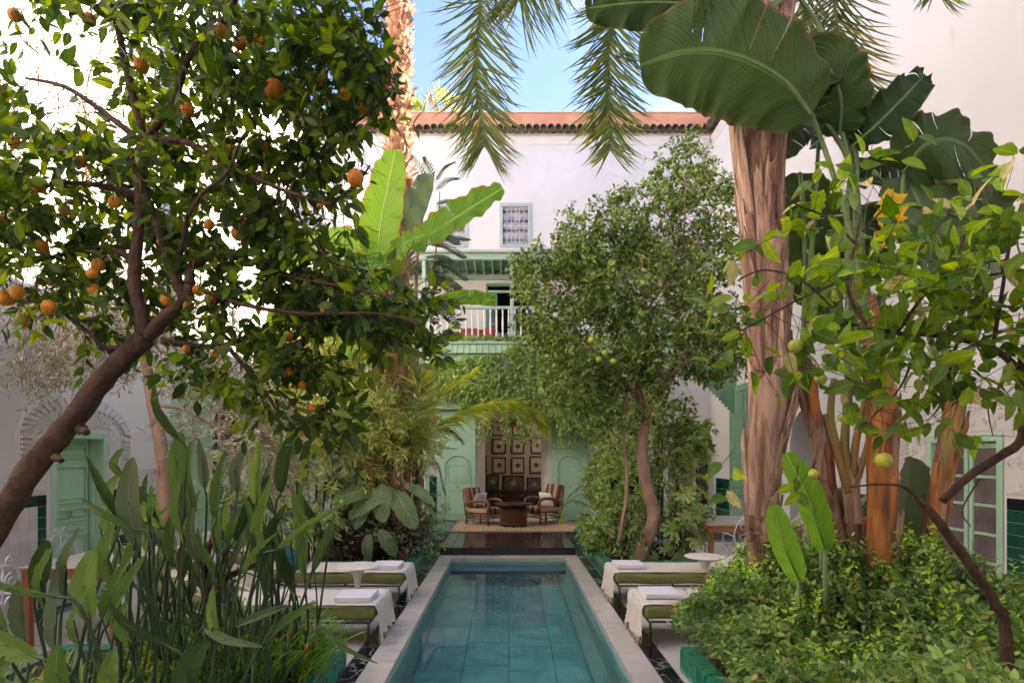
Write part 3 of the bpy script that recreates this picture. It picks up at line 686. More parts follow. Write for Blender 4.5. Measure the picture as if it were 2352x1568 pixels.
# green timber front around the salon arch
SX0, SX1 = -2.0, 2.2
for i in range(14):
    x = SX0+i*.3
    part('plank', MB().bbox(x+.002, x+.298, 14.56, 14.60, 2.95 if -.95 < x+.15 < 1.15 else 2.85, 4.198, .004), M['mint'], house)
part('lintel', MB().bbox(SX0, SX1, 14.53, 14.558, 2.85, 3.02, .008), M['mint'], house)
part('lintel', MB().bbox(SX0, SX1, 14.53, 14.558, 3.55, 3.64, .008), M['mint'], house)
for x in (SX0, SX1-.09): part('pilaster', MB().bbox(x, x+.09, 14.50, 14.528, PZ, 4.198, .008), M['mint'], house)
# jambs (splayed, white) of the salon opening
for s, xa, xb in ((-1, OX0, OX0+.14), (1, OX1, OX1-.14)):
    b = MB(); b.prism([(xa, 14.751), (xb, 15.6), (xb+s*.08, 15.6), (xa+s*.02, 14.751)], PZ, 2.9, 'z'); part('jamb', b, M['white_wood'], house)
    for y in (15.0, 15.3):
        part('shutter_leaf', MB().bbox(xa-s*.01-(.03 if s > 0 else 0), xa-s*.01+(.03 if s < 0 else 0), y, y+.2, PZ+.01, 2.6, .004), M['white_wood'], house)
def moroccan_door(parent, x0, x1, y, z0, z1, mt, name='door'):
    """tall leaf with a keyhole-arched wicket and panels; faces -Y"""
    d = part(name, MB().bbox(x0, x1, y, y+.05, z0, z1, .006), mt, parent)
    w = x1-x0; a0 = x0+.17*w; a1 = x1-.14*w; zc = z0+1.25; r = (a1-a0)/2; xc = (a0+a1)/2
    pts = [(a0-.015, y-.012, z0+.03), (a0-.01, y-.012, zc-.18), (a0+.02, y-.012, zc-.13)]
    for i in range(15):
        a = PI*1.06-PI*1.12*i/14; pts.append((xc+r*1.03*math.cos(a), y-.012, zc+.02+r*1.03*math.sin(a)))
    pts += [(a1-.02, y-.012, zc-.13), (a1+.01, y-.012, zc-.18), (a1+.015, y-.012, z0+.03)]
    part('arch_moulding', MB().tube(pts, .014, 6), mt, d)
    part('arch_groove', MB().tube([(p[0]+(.022 if p[0] < xc else -.022), y+.001, p[2]-.012) for p in pts], .005, 4), M['mint_dark'], d)
    def panel(u0, u1, v0, v1):
        b = MB(); t = .012
        b.bbox(u0, u1, y-.014, y-.001, v0, v0+t, .003); b.bbox(u0, u1, y-.014, y-.001, v1-t, v1, .003); b.bbox(u0, u0+t, y-.014, y-.001, v0+t, v1-t, .003); b.bbox(u1-t, u1, y-.014, y-.001, v0+t, v1-t, .003)
        b.bbox(u0+.05, u1-.05, y-.008, y-.001, v0+.05, v1-.05, .006)
        part('panel', b, mt, d)
    panel(a0+.06, a1-.05, z0+.12, z0+.74); panel(a0+.06, a1-.05, z0+.92, zc+.1); panel(x0+.08*w, x1-.12*w, zc+.72, zc+1.2)
    part('strap', MB().bbox(x0+.01, x0+.5*w, y-.01, y-.001, zc+.50, zc+.525, .003), M['mint_dark'], d)
    part('strap', MB().bbox(x0+.01, x0+.25*w, y-.01, y-.001, z0+.2, z0+.222, .003), M['mint_dark'], d)
    k = MB(); k.tube([(xc+.035*math.cos(2*PI*i/10), y-.03, z0+.82+.035*math.sin(2*PI*i/10)) for i in range(11)], .006, 5); part('knocker', k, M['mint_dark'], d)
    return d
moroccan_door(house, -1.70, -.80, 14.66, PZ+.01, 2.85, M['mint']); moroccan_door(house, 1.06, 1.96, 14.66, PZ+.01, 2.85, M['mint'])
# ground floor side windows / french door in the facade
def framed_window(parent, x0, x1, z0, z1, y, cols, rows, mt, pane='glass_dark', sill=True):
    f = MB(); w = .06
    f.bbox(x0, x0+w, y-.03, y+.08, z0, z1, .005); f.bbox(x1-w, x1, y-.03, y+.08, z0, z1, .005); f.bbox(x0+w, x1-w, y-.03, y+.08, z1-w, z1, .005); f.bbox(x0+w, x1-w, y-.03, y+.08, z0, z0+w, .005)
    wd = part('window', f, mt, parent); mu = MB()
    for i in range(1, cols): x = x0+w+(x1-x0-2*w)*i/cols; mu.bbox(x-.018, x+.018, y, y+.05, z0+w, z1-w, .004)
    part('mullion', mu, mt, wd)
    for j in range(1, rows): z = z0+w+(z1-z0-2*w)*j/rows; part('glazing_bar', MB().bbox(x0+w, x1-w, y+.01, y+.04, z-.014, z+.014, .003), mt, wd)
    part('pane', MB().box(x0+w, x1-w, y+.05, y+.06, z0+w, z1-w), M[pane], wd)
    return wd
framed_window(house, -2.75, -2.02, .55, 2.35, 14.78, 2, 3, M['white_wood'])
framed_window(house, 2.45, 3.3, PZ, 2.45, 14.78, 2, 4, M['mint'])
part('panel', MB().bbox(2.44, 3.31, 14.70, 14.748, 2.46, 2.9, .01), M['mint'], house)
part('room_shade', MB().box(3.9, 4.95, 15.6, 15.65, 0, 2.3), M['room'], house)
# open glazed door leaf at the facade corner
fd = MB(); x0 = 4.02; mats_ = None
lf = MB(); w = .05; W_ = .55; H_ = 1.95
for a, b2, c2, d2 in ((0, w, 0, H_), (W_-w, W_, 0, H_), (w, W_-w, 0, .3), (w, W_-w, H_-w, H_)): lf.bbox(a, b2, 0, .04, c2, d2, .004)
for z in (.68, 1.08, 1.5): lf.bbox(w, W_-w, .005, .035, z, z+.03, .003)
Md = Matrix.Translation((4.93, 14.70, PZ))@Matrix.Rotation(math.radians(212), 4, 'Z')
d = part('glazed_door', lf.xf(Md), M['mint'], house); part('pane', MB().box(w, W_-w, .018, .022, .3, H_-w).xf(Md), M['glass_dark'], d)
af = MB(); arch_fill(af, 3.96, 4.89, 1.95, 2.28, 14.70, 14.748, n=10, kind=.15); part('door_head', af, M['mint'], house)

# salon behind the arch
sal = MB(); sal.box(-2.2, 2.4, 17.6, 17.7, 0, 3.4); sal.box(-2.3, -2.2, 15.25, 17.6, 0, 3.4); sal.box(2.4, 2.5, 15.25, 17.6, 0, 3.4); sal.box(-2.2, 2.4, 15.25, 17.6, 3.3, 3.4); sal.box(-2.2, 2.4, 14.76, 17.6, 0, PZ-.005)
part('salon_shell', sal, M['room'], house)
cs = thing('console', 'long dark wooden console under the framed prints inside the salon', 'console', (.1, 17.3, PZ), world_parts=False)
part('body', MB().bbox(-1.15, 1.15, -.22, .22, .06, .56, .006), M['console'], cs); part('top', MB().bbox(-1.2, 1.2, -.25, .25, .562, .60, .006), M['console'], cs)
for x in (-1.1, 1.1): part('leg', MB().bbox(x-.04, x+.04, -.2, .2, 0, .058, .005), M['console'], cs)
for i in range(4):
    x = -.86+i*.575
    dr = part('drawer', MB().bbox(x-.27, x+.27, -.235, -.222, .33, .53, .005), M['console'], cs)
    part('handle', MB().bbox(x-.05, x+.05, -.25, -.237, .44, .455, .003), M['brass'], dr)
def salon_px(x, y): sx = 1030+x/3.336; sy = 900+y/3.336; return (sx-1240.5)*17.55/1458.3, EYE-(sy-1109.7)*17.55/1458.3
prints = [(575,570,685,690,'pale botanical print hung second row beside the arch'),(575,720,685,850,'botanical print with a dark leaf above the narrow portrait print'),(730,570,835,690,'pale print hung high in the middle of the salon wall'),
 (730,720,835,850,'dark flower print over the wide landscape'),(880,712,985,850,'square print with thick black frame above the console end'),(525,858,628,985,'narrow portrait print standing over the console end'),
 (660,868,832,990,'wide greenish landscape print over the middle of the console'),(858,885,975,995,'low wide print next to the wide landscape'),(470,705,530,845,'print half hidden by the door jamb'),(890,560,985,690,'upper print beneath the hanging creeper'),
 (575,430,685,545,'topmost print half behind the hanging creeper'),(735,430,835,545,'topmost print beside the red lantern')]
for k, (xa, ya, xb, yb, lab) in enumerate(prints):
    x0, z1 = salon_px(xa, ya); x1, z0 = salon_px(xb, yb); t = thing('framed_print', lab, 'picture', ((x0+x1)/2, 17.6, z0), 'framed prints on the salon wall')
    f = MB(); w = .032; y0 = 17.555; y1 = 17.598
    f.bbox(x0, x1, y0, y1, z0, z0+w); f.bbox(x0, x1, y0, y1, z1-w, z1); f.bbox(x0, x0+w, y0, y1, z0+w, z1-w); f.bbox(x1-w, x1, y0, y1, z0+w, z1-w)
    part('frame', f, M['dark'], t)
    green = k in (5, 6, 7)
    part('mat_board', MB().box(x0+w, x1-w, 17.575, 17.58, z0+w, z1-w), mat('print_paper', (.16,.19,.10) if green else (.50,.44,.36), .5, (.05,.07,.04) if green else (.44,.38,.30), 9), t)
    art = MB(); cx = (x0+x1)/2; cz = (z0+z1)/2; R_ = min(x1-x0, z1-z0)*.22
    pts = [(cx+R_*(.6+.4*RND.random())*math.cos(a*PI/5), cz+R_*(.6+.4*RND.random())*math.sin(a*PI/5)) for a in range(10)]
    art.prism(pts, 17.572, 17.5745, 'y'); part('motif', art, mat('print_ink', (.05,.07,.04) if not green else (.30,.32,.18), .6), t)
lt = thing('lantern', 'small lit red glass lantern hanging at the top of the salon arch', 'lantern', (.12, 15.2, 2.6), world_parts=False)
part('shade', MB().lathe([(.02, -.16), (.09, -.12), (.13, -.03), (.11, .06), (.03, .12)], (0,0,0), 10), M['redlamp'], lt, True)
part('chain', MB().tube([(0,0,.12), (0,0,.55)], .006, 5), M['brass'], lt)
ld = bpy.data.lights.new('salon_lamp', 'POINT'); ld.energy = 4; ld.color = (1, .86, .72); ld.shadow_soft_size = .12; lo_ = bpy.data.objects.new('salon_lamp', ld); COL.objects.link(lo_); lo_.location = (1.5, 16.2, 2.6)

# ------------------------------------------------------------------ side walls
WX = 5.0
# courtyard wall with the small green door
lw = thing('courtyard_wall', 'sunlit white courtyard wall with carved arch round a small green door', 'wall', (-WX, 6, 0))
b = MB()
b.box(-WX-.4, -WX, 14.6, 18.2, 0, EAVE); grid_wall(b, -2.0, 14.6, 0, EAVE, [(6.53, 7.43, 0, 2.02), (10.1, 11.7, 1.35, 2.75)], -WX-.4, -WX, 'x'); part('wall', b, M['plaster'], lw)
rw = thing('courtyard_wall', 'shaded white courtyard wall with carved plaster round a green french window', 'wall', (WX, 6, 0))
b = MB()
b.box(WX, WX+.4, 14.6, 18.2, 0, EAVE); grid_wall(b, -2.0, 14.6, 0, EAVE, [(6.02, 7.12, .0, 1.97), (9.3, 10.6, 0, 2.6)], WX, WX+.4, 'x'); part('wall', b, M['plaster'], rw)
for wth, s in ((lw, -1), (rw, 1)):
    xx = s*WX
    poly = [(xx, 9.30), (xx-s*.03, 9.33), (xx-s*.03, 9.38), (xx-s*.07, 9.44), (xx-s*.07, 9.5), (xx, 9.5)]
    c = MB().prism(poly, 1.0, 14.58, 'y'); part('cornice', c, M['plaster'], wth)
    part('parapet', MB().box(min(xx+s*.06, xx+s*.4), max(xx+s*.06, xx+s*.4), -2, 14.6, EAVE, 10.12), M['terracotta'], wth)
    ev = part('eave', MB().prism([(xx-s*.20, 9.585), (xx+s*.06, 9.70), (xx+s*.06, 9.66), (xx-s*.16, 9.555)], 0.5, 14.45, 'y'), M['rooftile'], wth)
    tile_row(ev, (0, 1, 0), 78, (xx-s*.26, .6, 9.56), -s*PI/2)
bk = MB().box(-5.4, 5.4, -2.4, -2.0, 0, EAVE)
solo('courtyard_wall', bk, M['plaster'], 'plain white wall closing the courtyard behind the viewer', 'wall')

def dado(parent, s, y0, y1, skip, H=1.32, t=.12, mt=None):
    """glazed tile dado on a side wall: green and black border, white field with green squares"""
    xx = s*WX; A = {'g': [], 'w': [], 'k': []}
    ny = int((y1-y0)/t); nz_ = int(H/t)
    for j in range(ny):
        y = y0+(j+.5)*t
        if any(a < y < c for a, c in skip): continue
        near_open = any(a-t*1.2 < y < c+t*1.2 for a, c in skip)
        for k in range(nz_):
            z = (k+.5)*t
            if near_open: c = 'k' if k == nz_-1 else 'g'
            elif k == nz_-1: c = 'g'
            elif 2 <= k <= nz_-6 and (j % 9) in (3, 4, 5, 6, 7): c = 'g'
            else: c = 'w'
            A[c].append(Matrix.Translation((xx-s*.004, y, z)))
    for c, mm in (('g', 'darktile'), ('w', 'whitetile'), ('k', 'blacktile')):
        me = mesh_of('tile', MB().bbox(-.006, .006, -t/2+.002, t/2-.002, -t/2+.002, t/2-.002, .002), M[mm])
        pieces('tile', me, A[c], parent)
    part('grout_bed', MB().box(min(xx-s*.003, xx), max(xx-s*.003, xx), y0, min([a for a, c in skip]+[y1]), 0, nz_*t), M['carved'], parent)
dado(lw, -1, 4.9, 8.3, [(6.45, 7.52)])
dado(rw, 1, 4.9, 8.2, [(5.94, 7.2)])
# facade dado at the ends
for x0, x1 in ((-2.0, -1.76), (3.36, 3.9)):
    me = mesh_of('tile', MB().bbox(-.058, .058, -.006, .006, -.058, .058, .002), M['darktile']); me2 = mesh_of('tile', MB().bbox(-.058, .058, -.006, .006, -.058, .058, .002), M['whitetile'])
    n = int((x1-x0)/.12); G = []; W2 = []
    for i in range(n):
        for k in range(9):
            (W2 if (n > 3 and 1 <= i <= n-2 and k not in (8, 4, 5, 3)) else G).append(Matrix.Translation((x0+.06+i*.12, 14.744, PZ+.06+k*.12)))
    pieces('tile', me, G, house); pieces('tile', me2, W2, house)
# long plain dado further along the side walls
for wth, s, y0, y1 in ((lw, -1, 8.3, 14.5), (rw, 1, 8.2, 9.2), (rw, 1, 11.0, 14.5)):
    xx = s*WX; b = MB(); n = int((y1-y0)/.24)
    for j in range(n):
        for k in range(5): b.bbox(min(xx, xx-s*.008), max(xx, xx-s*.008), y0+j*.24+.003, y0+j*.24+.237, k*.24+.003, k*.24+.237, .002)
    o = part('dado_tiling', b, M['darktile'], wth, kind='stuff')

def carved_arch(parent, s, yc, hw, zspr, ztop, door_hw, door_top, zlow=1.36):
    """radial ribs and scrolls of carved plaster round an opening in a side wall"""
    xx = s*WX; T = .022
    Mx = lambda y, z: (xx-s*T, y, z)
    # flat raised field
    b = MB(); R = hw; H = ztop-zspr
    n = 20; poly = [(yc-hw, zlow)]+[(yc-hw*math.cos(PI*i/n), zspr+H*math.sin(PI*i/n)) for i in range(n+1)]+[(yc+hw, zlow)]
    inner = [(yc+door_hw, zlow), (yc+door_hw, door_top), (yc-door_hw, door_top), (yc-door_hw, zlow)]
    # strips so the opening stays free
    a, c = sorted((xx, xx-s*.012))
    m_ = 26
    for i in range(m_):
        ya = yc-hw+2*hw*i/m_; yb = yc-hw+2*hw*(i+1)/m_
        zt = lambda y: zspr+H*math.sqrt(max(0, 1-((y-yc)/hw)**2))
        ym = (ya+yb)/2; zb = door_top if abs(ym-yc) < door_hw else zlow
        b.add([(a, ya, zb), (a, yb, zb), (a, yb, zt(yb)), (a, ya, zt(ya)), (c, ya, zb), (c, yb, zb), (c, yb, zt(yb)), (c, ya, zt(ya))], [(0,3,2,1), (4,5,6,7), (0,1,5,4), (3,7,6,2), (0,4,7,3), (1,2,6,5)])
    part('carved_field', b, M['carved'], parent)
    rib = []
    def addrib(y, z, ang, L, w=.018):
        rib.append(Matrix.Translation((xx-s*.012, y, z))@Matrix.Rotation(ang, 4, 'X')@Matrix.Diagonal((1, L, w, 1)))
    for sg in (-1, 1):
        k = 0; z = zlow+.03
        while z < zspr:
            addrib(yc+sg*(hw-.11), z, 0, .15, .03); z += .055
    k = 22
    for i in range(1, k):
        a_ = PI*i/k; cy = (hw-.1)*math.cos(a_); cz = (H-.09)*math.sin(a_)
        addrib(yc+cy, zspr+cz, math.atan2(math.sin(a_), math.cos(a_))+.25*(1 if a_ > PI/2 else -1), .15, .045)
    me = mesh_of('carved_rib', MB().bbox(-.028, .028, -.5, .5, -.5, .5, .1), M['carved'])
    pieces('carved_rib', me, rib, parent, 110)
    sc = MB()
    def scr(y, z, r, fl, st):
        pts = [(xx-s*.014, y+r*(1-.75*i/10)*math.cos(st+fl*2.2*PI*i/10), z+r*(1-.75*i/10)*math.sin(st+fl*2.2*PI*i/10)) for i in range(11)]; sc.tube(pts, .014, 4)
    for i in range(95):
        u = RND.uniform(-1, 1)*(hw-.22); zm = zspr+(H-.2)*math.sqrt(max(0, 1-(u/(hw-.2))**2))
        if abs(u) < door_hw+.03: z = RND.uniform(door_top+.05, max(door_top+.06, zm))
        else: z = RND.uniform(zlow+.05, zm)
        scr(yc+u, z, RND.uniform(.03, .055), RND.choice((-1, 1)), RND.uniform(0, 6))
    # frame lines
    for dd in (.2, .03):
        pts = [(xx-s*.016, yc-(hw-dd), zlow)]+[(xx-s*.016, yc-(hw-dd)*math.cos(PI*i/n), zspr+(H-dd)*math.sin(PI*i/n)) for i in range(n+1)]+[(xx-s*.016, yc+(hw-dd), zlow)]
        sc.tube(pts, .011, 5)
    part('carved_scrollwork', sc, M['carved'], parent)
carved_arch(lw, -1, 6.98, .92, 1.98, 2.45, .47, 2.06)
carved_arch(rw, 1, 6.57, 1.05, 2.0, 2.62, .58, 2.0)
# low carved bands over the dado
for wth, s, rng in ((lw, -1, ((4.9, 6.05), (7.92, 9.3))), (rw, 1, ((4.9, 5.5), (7.65, 8.6)))):
    L_ = []
    for a, c in rng:
        y = a
        while y < c: L_.append(Matrix.Translation((s*(WX-.001), y, 1.47))@Matrix.Diagonal((1, .02, .18, 1))); y += .055
    pieces('carved_rib', mesh_of('carved_rib', MB().bbox(-.012, .012, -.5, .5, -.5, .5, .06), M['carved']), L_, wth, 120)
# small green door (set back in its frame)
xx = -WX
df = MB(); df.bbox(xx-.25, xx+.02, 6.53, 6.60, 0, 2.02, .006); df.bbox(xx-.25, xx+.02, 7.36, 7.43, 0, 2.02, .006); df.bbox(xx-.25, xx+.02, 6.60, 7.36, 1.94, 2.02, .006)
df.bbox(xx-.14, xx-.09, 6.60, 6.64, 0, 1.94, .004); df.bbox(xx-.14, xx-.09, 7.32, 7.36, 0, 1.94, .004)
door = part('door', MB().bbox(xx-.20, xx-.15, 6.60, 7.36, 0.01, 1.94, .004), M['mint'], lw)
part('door_frame', df, M['mint'], lw)
for z0, z1 in ((.12, .42), (.50, .80), (.86, .98), (1.02, 1.12), (1.18, 1.62), (1.70, 1.86)):
    b = MB(); t = .018; x0 = xx-.149; x1 = xx-.128
    b.bbox(x0, x1, 6.68, 7.28, z0, z0+t, .004); b.bbox(x0, x1, 6.68, 7.28, z1-t, z1, .004); b.bbox(x0, x1, 6.68, 6.68+t, z0+t, z1-t, .004); b.bbox(x0, x1, 7.28-t, 7.28, z0+t, z1-t, .004)
    b.bbox(x0, x0+.010, 6.74, 7.22, z0+.05, z1-.05, .004) if z1-z0 > .12 else None
    part('panel', b, M['mint'], door)
part('knocker', MB().tube([(xx-.12, 6.98+.03*math.cos(i*PI/5), 1.06+.03*math.sin(i*PI/5)) for i in range(11)], .006, 5), M['mint_dark'], door)
part('latch', MB().bbox(xx-.145, xx-.12, 6.64, 6.78, .92, .94, .004), M['mint_dark'], door)
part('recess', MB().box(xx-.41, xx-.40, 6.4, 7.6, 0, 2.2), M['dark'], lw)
# green double doors and arched window further along this wall
def side_panel_door(parent, s, y0, y1, z0, z1, mt, name='tall_door'):
    xx = s*WX; a, c = sorted((xx, xx-s*.05)); d = part(name, MB().bbox(a, c, y0, y1, z0, z1, .006), mt, parent)
    e, f = sorted((xx-s*.052, xx-s*.066))
    for u0, u1, v0, v1 in ((.1, .9, .05, .26), (.1, .9, .3, .5), (.1, .9, .62, .78), (.1, .9, .82, .96)):
        Y0 = y0+(y1-y0)*u0; Y1 = y0+(y1-y0)*u1; Z0 = z0+(z1-z0)*v0; Z1 = z0+(z1-z0)*v1; b = MB(); t = .02
        b.bbox(e, f, Y0, Y1, Z0, Z0+t, .004); b.bbox(e, f, Y0, Y1, Z1-t, Z1, .004); b.bbox(e, f, Y0, Y0+t, Z0+t, Z1-t, .004); b.bbox(e, f, Y1-t, Y1, Z0+t, Z1-t, .004)
        part('panel', b, mt, d)
    return d
side_panel_door(lw, -1, 8.85, 10.0, .1, 3.2, M['mint']); side_panel_door(lw, -1, 11.8, 12.7, .1, 3.2, M['mint'])
aw = MB(); arch_fill(aw, 10.1, 11.7, 2.1, 2.75, -WX-.3, -WX-.01, 'x', 14, .62); part('arch_infill', aw, M['plaster'], lw)
part('pane', MB().box(-WX-.32, -WX-.31, 10.1, 11.7, 1.35, 2.75), M['glass_dark'], lw)
gl = MB(); gl.bbox(-WX-.3, -WX-.26, 10.88, 10.92, 1.35, 2.74); gl.bbox(-WX-.3, -WX-.26, 10.12, 10.88, 1.98, 2.02); gl.bbox(-WX-.3, -WX-.26, 10.92, 11.68, 1.98, 2.02); part('glazing_bar', gl, M['white_wood'], lw)
# french window on the other wall
xx = WX
fw = MB(); fw.bbox(xx-.02, xx+.2, 6.02, 6.10, .02, 1.97, .005); fw.bbox(xx-.02, xx+.2, 7.04, 7.12, .02, 1.97, .005); fw.bbox(xx-.02, xx+.2, 6.10, 7.04, 1.89, 1.97, .005)
win = part('french_window', fw, M['mint'], rw)
for y0, y1 in ((6.105, 6.56), (6.58, 7.035)):
    lf = MB(); X0 = xx+.06; X1 = xx+.11; w = .055
    lf.bbox(X0, X1, y0, y0+w, .03, 1.88, .004); lf.bbox(X0, X1, y1-w, y1, .03, 1.88, .004); lf.bbox(X0, X1, y0+w, y1-w, 1.82, 1.88, .004); lf.bbox(X0, X1, y0+w, y1-w, .03, .30, .004)
    for k in range(1, 5): z = .30+1.52*k/5; lf.bbox(X0+.008, X1-.008, y0+w, y1-w, z-.015, z+.015, .003)
    part('leaf', lf, M['mint'], win)
    part('pane', MB().box(xx+.08, xx+.085, y0+w, y1-w, .30, 1.82), M['pane'], win)
part('window_recess', MB().box(xx+1.2, xx+1.25, 5.6, 7.6, 0, 2.4).box(xx+.402, xx+1.2, 5.6, 5.65, 0, 2.4).box(xx+.402, xx+1.2, 7.55, 7.6, 0, 2.4).box(xx+.402, xx+1.25, 5.6, 7.6, 2.4, 2.45), M['room'], rw)
part('orange_cill', MB().bbox(xx+.115, xx+.16, 6.105, 7.035, .30, .36, .005), mat('orange_paint', (.6,.2,.05), .6), win)
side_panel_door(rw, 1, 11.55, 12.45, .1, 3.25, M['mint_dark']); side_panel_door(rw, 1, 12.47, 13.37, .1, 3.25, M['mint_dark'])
aw = MB(); arch_fill(aw, 9.3, 10.6, 1.95, 2.6, WX+.001, WX+.3, 'x', 14, .6); part('arch_infill', aw, M['plaster'], rw)
part('recess', MB().box(WX+.45, WX+.5, 9.0, 10.9, 0, 2.8), mat('brown_interior', (.07,.025,.015), .8), rw)
# stepped green wooden valance of the corner portal
b = MB(); n = 15
for i in range(n):
    x0 = 4.02+i*.065; z0 = 3.55-i*.068
    b.bbox(x0+.001, x0+.064, 13.05, 13.09, z0, 4.2, .003)
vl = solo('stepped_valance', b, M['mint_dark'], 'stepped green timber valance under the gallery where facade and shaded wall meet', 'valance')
# ------------------------------------------------------------------ loungers (foot end at x = 0, stretching to -x), throws, towels, tables
def soft_box(b, x0, x1, y0, y1, z0, z1, r=.035, nx=16, bow=.006):
    """upholstered slab: rounded section swept along x"""
    sec = []
    for cx, cz, a0 in ((y1-r, z1-r, 0), (y0+r, z1-r, PI/2), (y0+r, z0+r, PI), (y1-r, z0+r, 1.5*PI)):
        for k in range(5): a = a0+PI/2*k/4; sec.append((cx+r*math.cos(a), cz+r*math.sin(a)))
    m = len(sec); base = len(b.v); yc = (y0+y1)/2; zc = (z0+z1)/2
    xs = [x0+r*(1-math.cos(PI/2*k/4)) for k in range(5)]+[x0+r+(x1-x0-2*r)*k/nx for k in range(1, nx)]+[x1-r+r*math.sin(PI/2*k/4) for k in range(5)]
    for x in xs:
        d = min(x-x0, x1-x); sh = r-math.sqrt(max(0, r*r-(r-min(d, r))**2)) if d < r else 0
        for (y, z) in sec:
            yy = yc+(y-yc)*(1-sh/(y1-y0)*2); zz = zc+(z-zc)*(1-sh/(z1-z0)*2)+(bow*math.sin(9*x)*math.cos(5*y))
            b.v.append((x, yy, zz))
    for i in range(len(xs)-1):
        for k in range(m): a = base+i*m+k; c = base+i*m+(k+1) % m; b.f.append((a, a+m, c+m, c))
    b.f.append(tuple(base+k for k in range(m))); b.f.append(tuple(base+(len(xs)-1)*m+k for k in range(m))[::-1])
    return b
LW = .66
def make_lounger():
    t = thing('sun_lounger', 'sun lounger', 'sun lounger', (0,0,0), 'olive sun loungers along the pool', world_parts=False)
    f = MB(); r = .011
    for y in (.02, LW-.02): f.tube([(-.05, y, .225), (-1.40, y, .225)], r, 6); f.tube([(-1.38, y, .225), (-1.95, y, .42)], r, 6)
    for x in (-.05, -.7, -1.38): f.tube([(x, .02, .225), (x, LW-.02, .225)], r, 6)
    part('frame', f, M['iron_dark'], t, True)
    for x in (-.06, -1.30):
        for y in (.02, LW-.02): part('leg', MB().tube([(x, y, .225), (x, y, .008)], .013, 8).tube([(x, y, .008), (x, y, .002)], .02, 8), M['iron_dark'], t, True)
    part('cushion', soft_box(MB(), -1.42, 0, 0, LW, .243, .372, .045), M['olive_cush'], t, True)
    bk = soft_box(MB(), -.68, 0, 0, LW, 0, .125, .045)
    bk.xf(Matrix.Translation((-1.39, 0, .243))@Matrix.Rotation(math.radians(22), 4, 'Y'))
    part('back_cushion', bk, M['olive_cush'], t, True)
    pp = MB(); pp.tube([(-1.40, .0, .367), (-.04, .0, .367), (-.004, .03, .367), (-.004, LW-.03, .367)], .006, 6); part('piping', pp, M['olive_cush'], t, True)
    return t
def make_throw(seed=1):
    rr = random.Random(seed); nx = 46; ny = 22; vs = []; fs = []
    path = []   # along the top towards the foot then down
    for i in range(nx+1):
        s = i/nx*2.45
        if s < .66: a = math.radians(22); d = .66-s; path.append((-1.42-d*math.cos(a), .384+d*math.sin(a)+.004))
        elif s < 2.06: path.append((-1.42+(s-.66), .381))
        elif s < 2.12: q = (s-2.06)/.06; path.append((-.02+.035*math.sin(q*PI/2), .345+.036*math.cos(q*PI/2)))
        else: d = s-2.12; path.append((.018+d*.06, .345-d*.82))
    ph = rr.random()*6
    for i, (x, z) in enumerate(path):
        s = i/nx*2.45; hang = max(0, s-2.1)
        for j in range(ny+1):
            v = j/ny; y = .03+(LW-.01)*v+hang*.06*(v-.3)
            w = .0025*math.sin(14*v+5*s+ph)+.002*math.sin(31*s+9*v)
            vs.append((x+hang*.16*math.sin(v*19+ph)*.35+hang*.05*math.sin(v*41), y+hang*.03*math.sin(9*s), z+(w if hang == 0 else -hang*.05*math.sin(v*7+ph))+ .002))
    for i in range(nx):
        for j in range(ny): a = i*(ny+1)+j; fs.append((a, a+1, a+ny+2, a+ny+1))
    b = MB().add(vs, fs)
    fr = MB()
    for j in range(0, ny*2+1):
        k = min(j//2, ny); p = Vector(vs[nx*(ny+1)+k]); p.y += (.015 if j % 2 else 0)
        fr.tube([p, p+Vector((rr.uniform(-.006, .012), rr.uniform(-.01, .01), -.03)), p+Vector((rr.uniform(-.01, .02), rr.uniform(-.016, .016), -.07-rr.random()*.02))], [.004, .003, .0015], 4)
    return b, fr
def make_towel():
    b = MB()
    for k in range(4):
        z = .388+k*.0115; o = RND.uniform(-.004, .004)
        soft_box(b, -.40+o, -.06+o, .10, .46+RND.uniform(-.004, .004), z, z+.0112, .0055, 6, .0012)
    return b
loungers = []
l0 = make_lounger()
spec = [(-1.21, 5.41, 1, 'olive sun lounger with cream throw, beside the strappy grass planter'),
        (-1.21, 6.93, 1, 'olive sun lounger with a teal cushion at its raised head, behind the white tulip table'),
        (1.24, 6.10, -1, 'olive sun lounger half hidden by the overflowing ground cover, nearer the palm trunk'),
        (1.24, 7.60, -1, 'olive sun lounger directly before the planter of the crooked tree')]
tlab = ['cream fringed throw over the lounger beside the strappy grass', 'cream fringed throw on the lounger with the teal cushion', 'cream fringed throw on the lounger half hidden by ground cover', 'cream fringed throw on the lounger before the crooked tree']
wlab = ['folded white towel on the lounger beside the strappy grass', 'folded white towel next to the white tulip table top', 'folded white towel on the lounger half hidden by ground cover', 'folded white towel on the lounger before the crooked tree']
for i, (x, y, s, lab) in enumerate(spec):
    o = l0 if i == 0 else copy_tree(l0)
    rot = 0 if s > 0 else PI
    o.location = (x, y, 0); o.rotation_euler = (0, 0, rot); o['label'] = lab; loungers.append(o)
    Mx = Matrix.Translation((x, y, 0))@Matrix.Rotation(rot, 4, 'Z')
    tb, fr = make_throw(i+3)
    th = thing('throw', tlab[i], 'throw', (x, y, .38), 'cream throws on the loungers')
    if s < 0:   # keep the throw clear of the visible long edge
        tb.xf(Matrix.Translation((0, -.04, 0))); fr.xf(Matrix.Translation((0, -.04, 0)))
    part('cloth', tb.xf(Mx), M['throw'], th, True); part('fringe', fr.xf(Mx), M['throw'], th)
    tw = make_towel()
    if i == 1: tw.xf(Matrix.Translation((-.03, .06, 0)))
    solo('towel', tw.xf(Mx), M['towel'], wlab[i], 'towel', 'folded towels on the loungers', True)
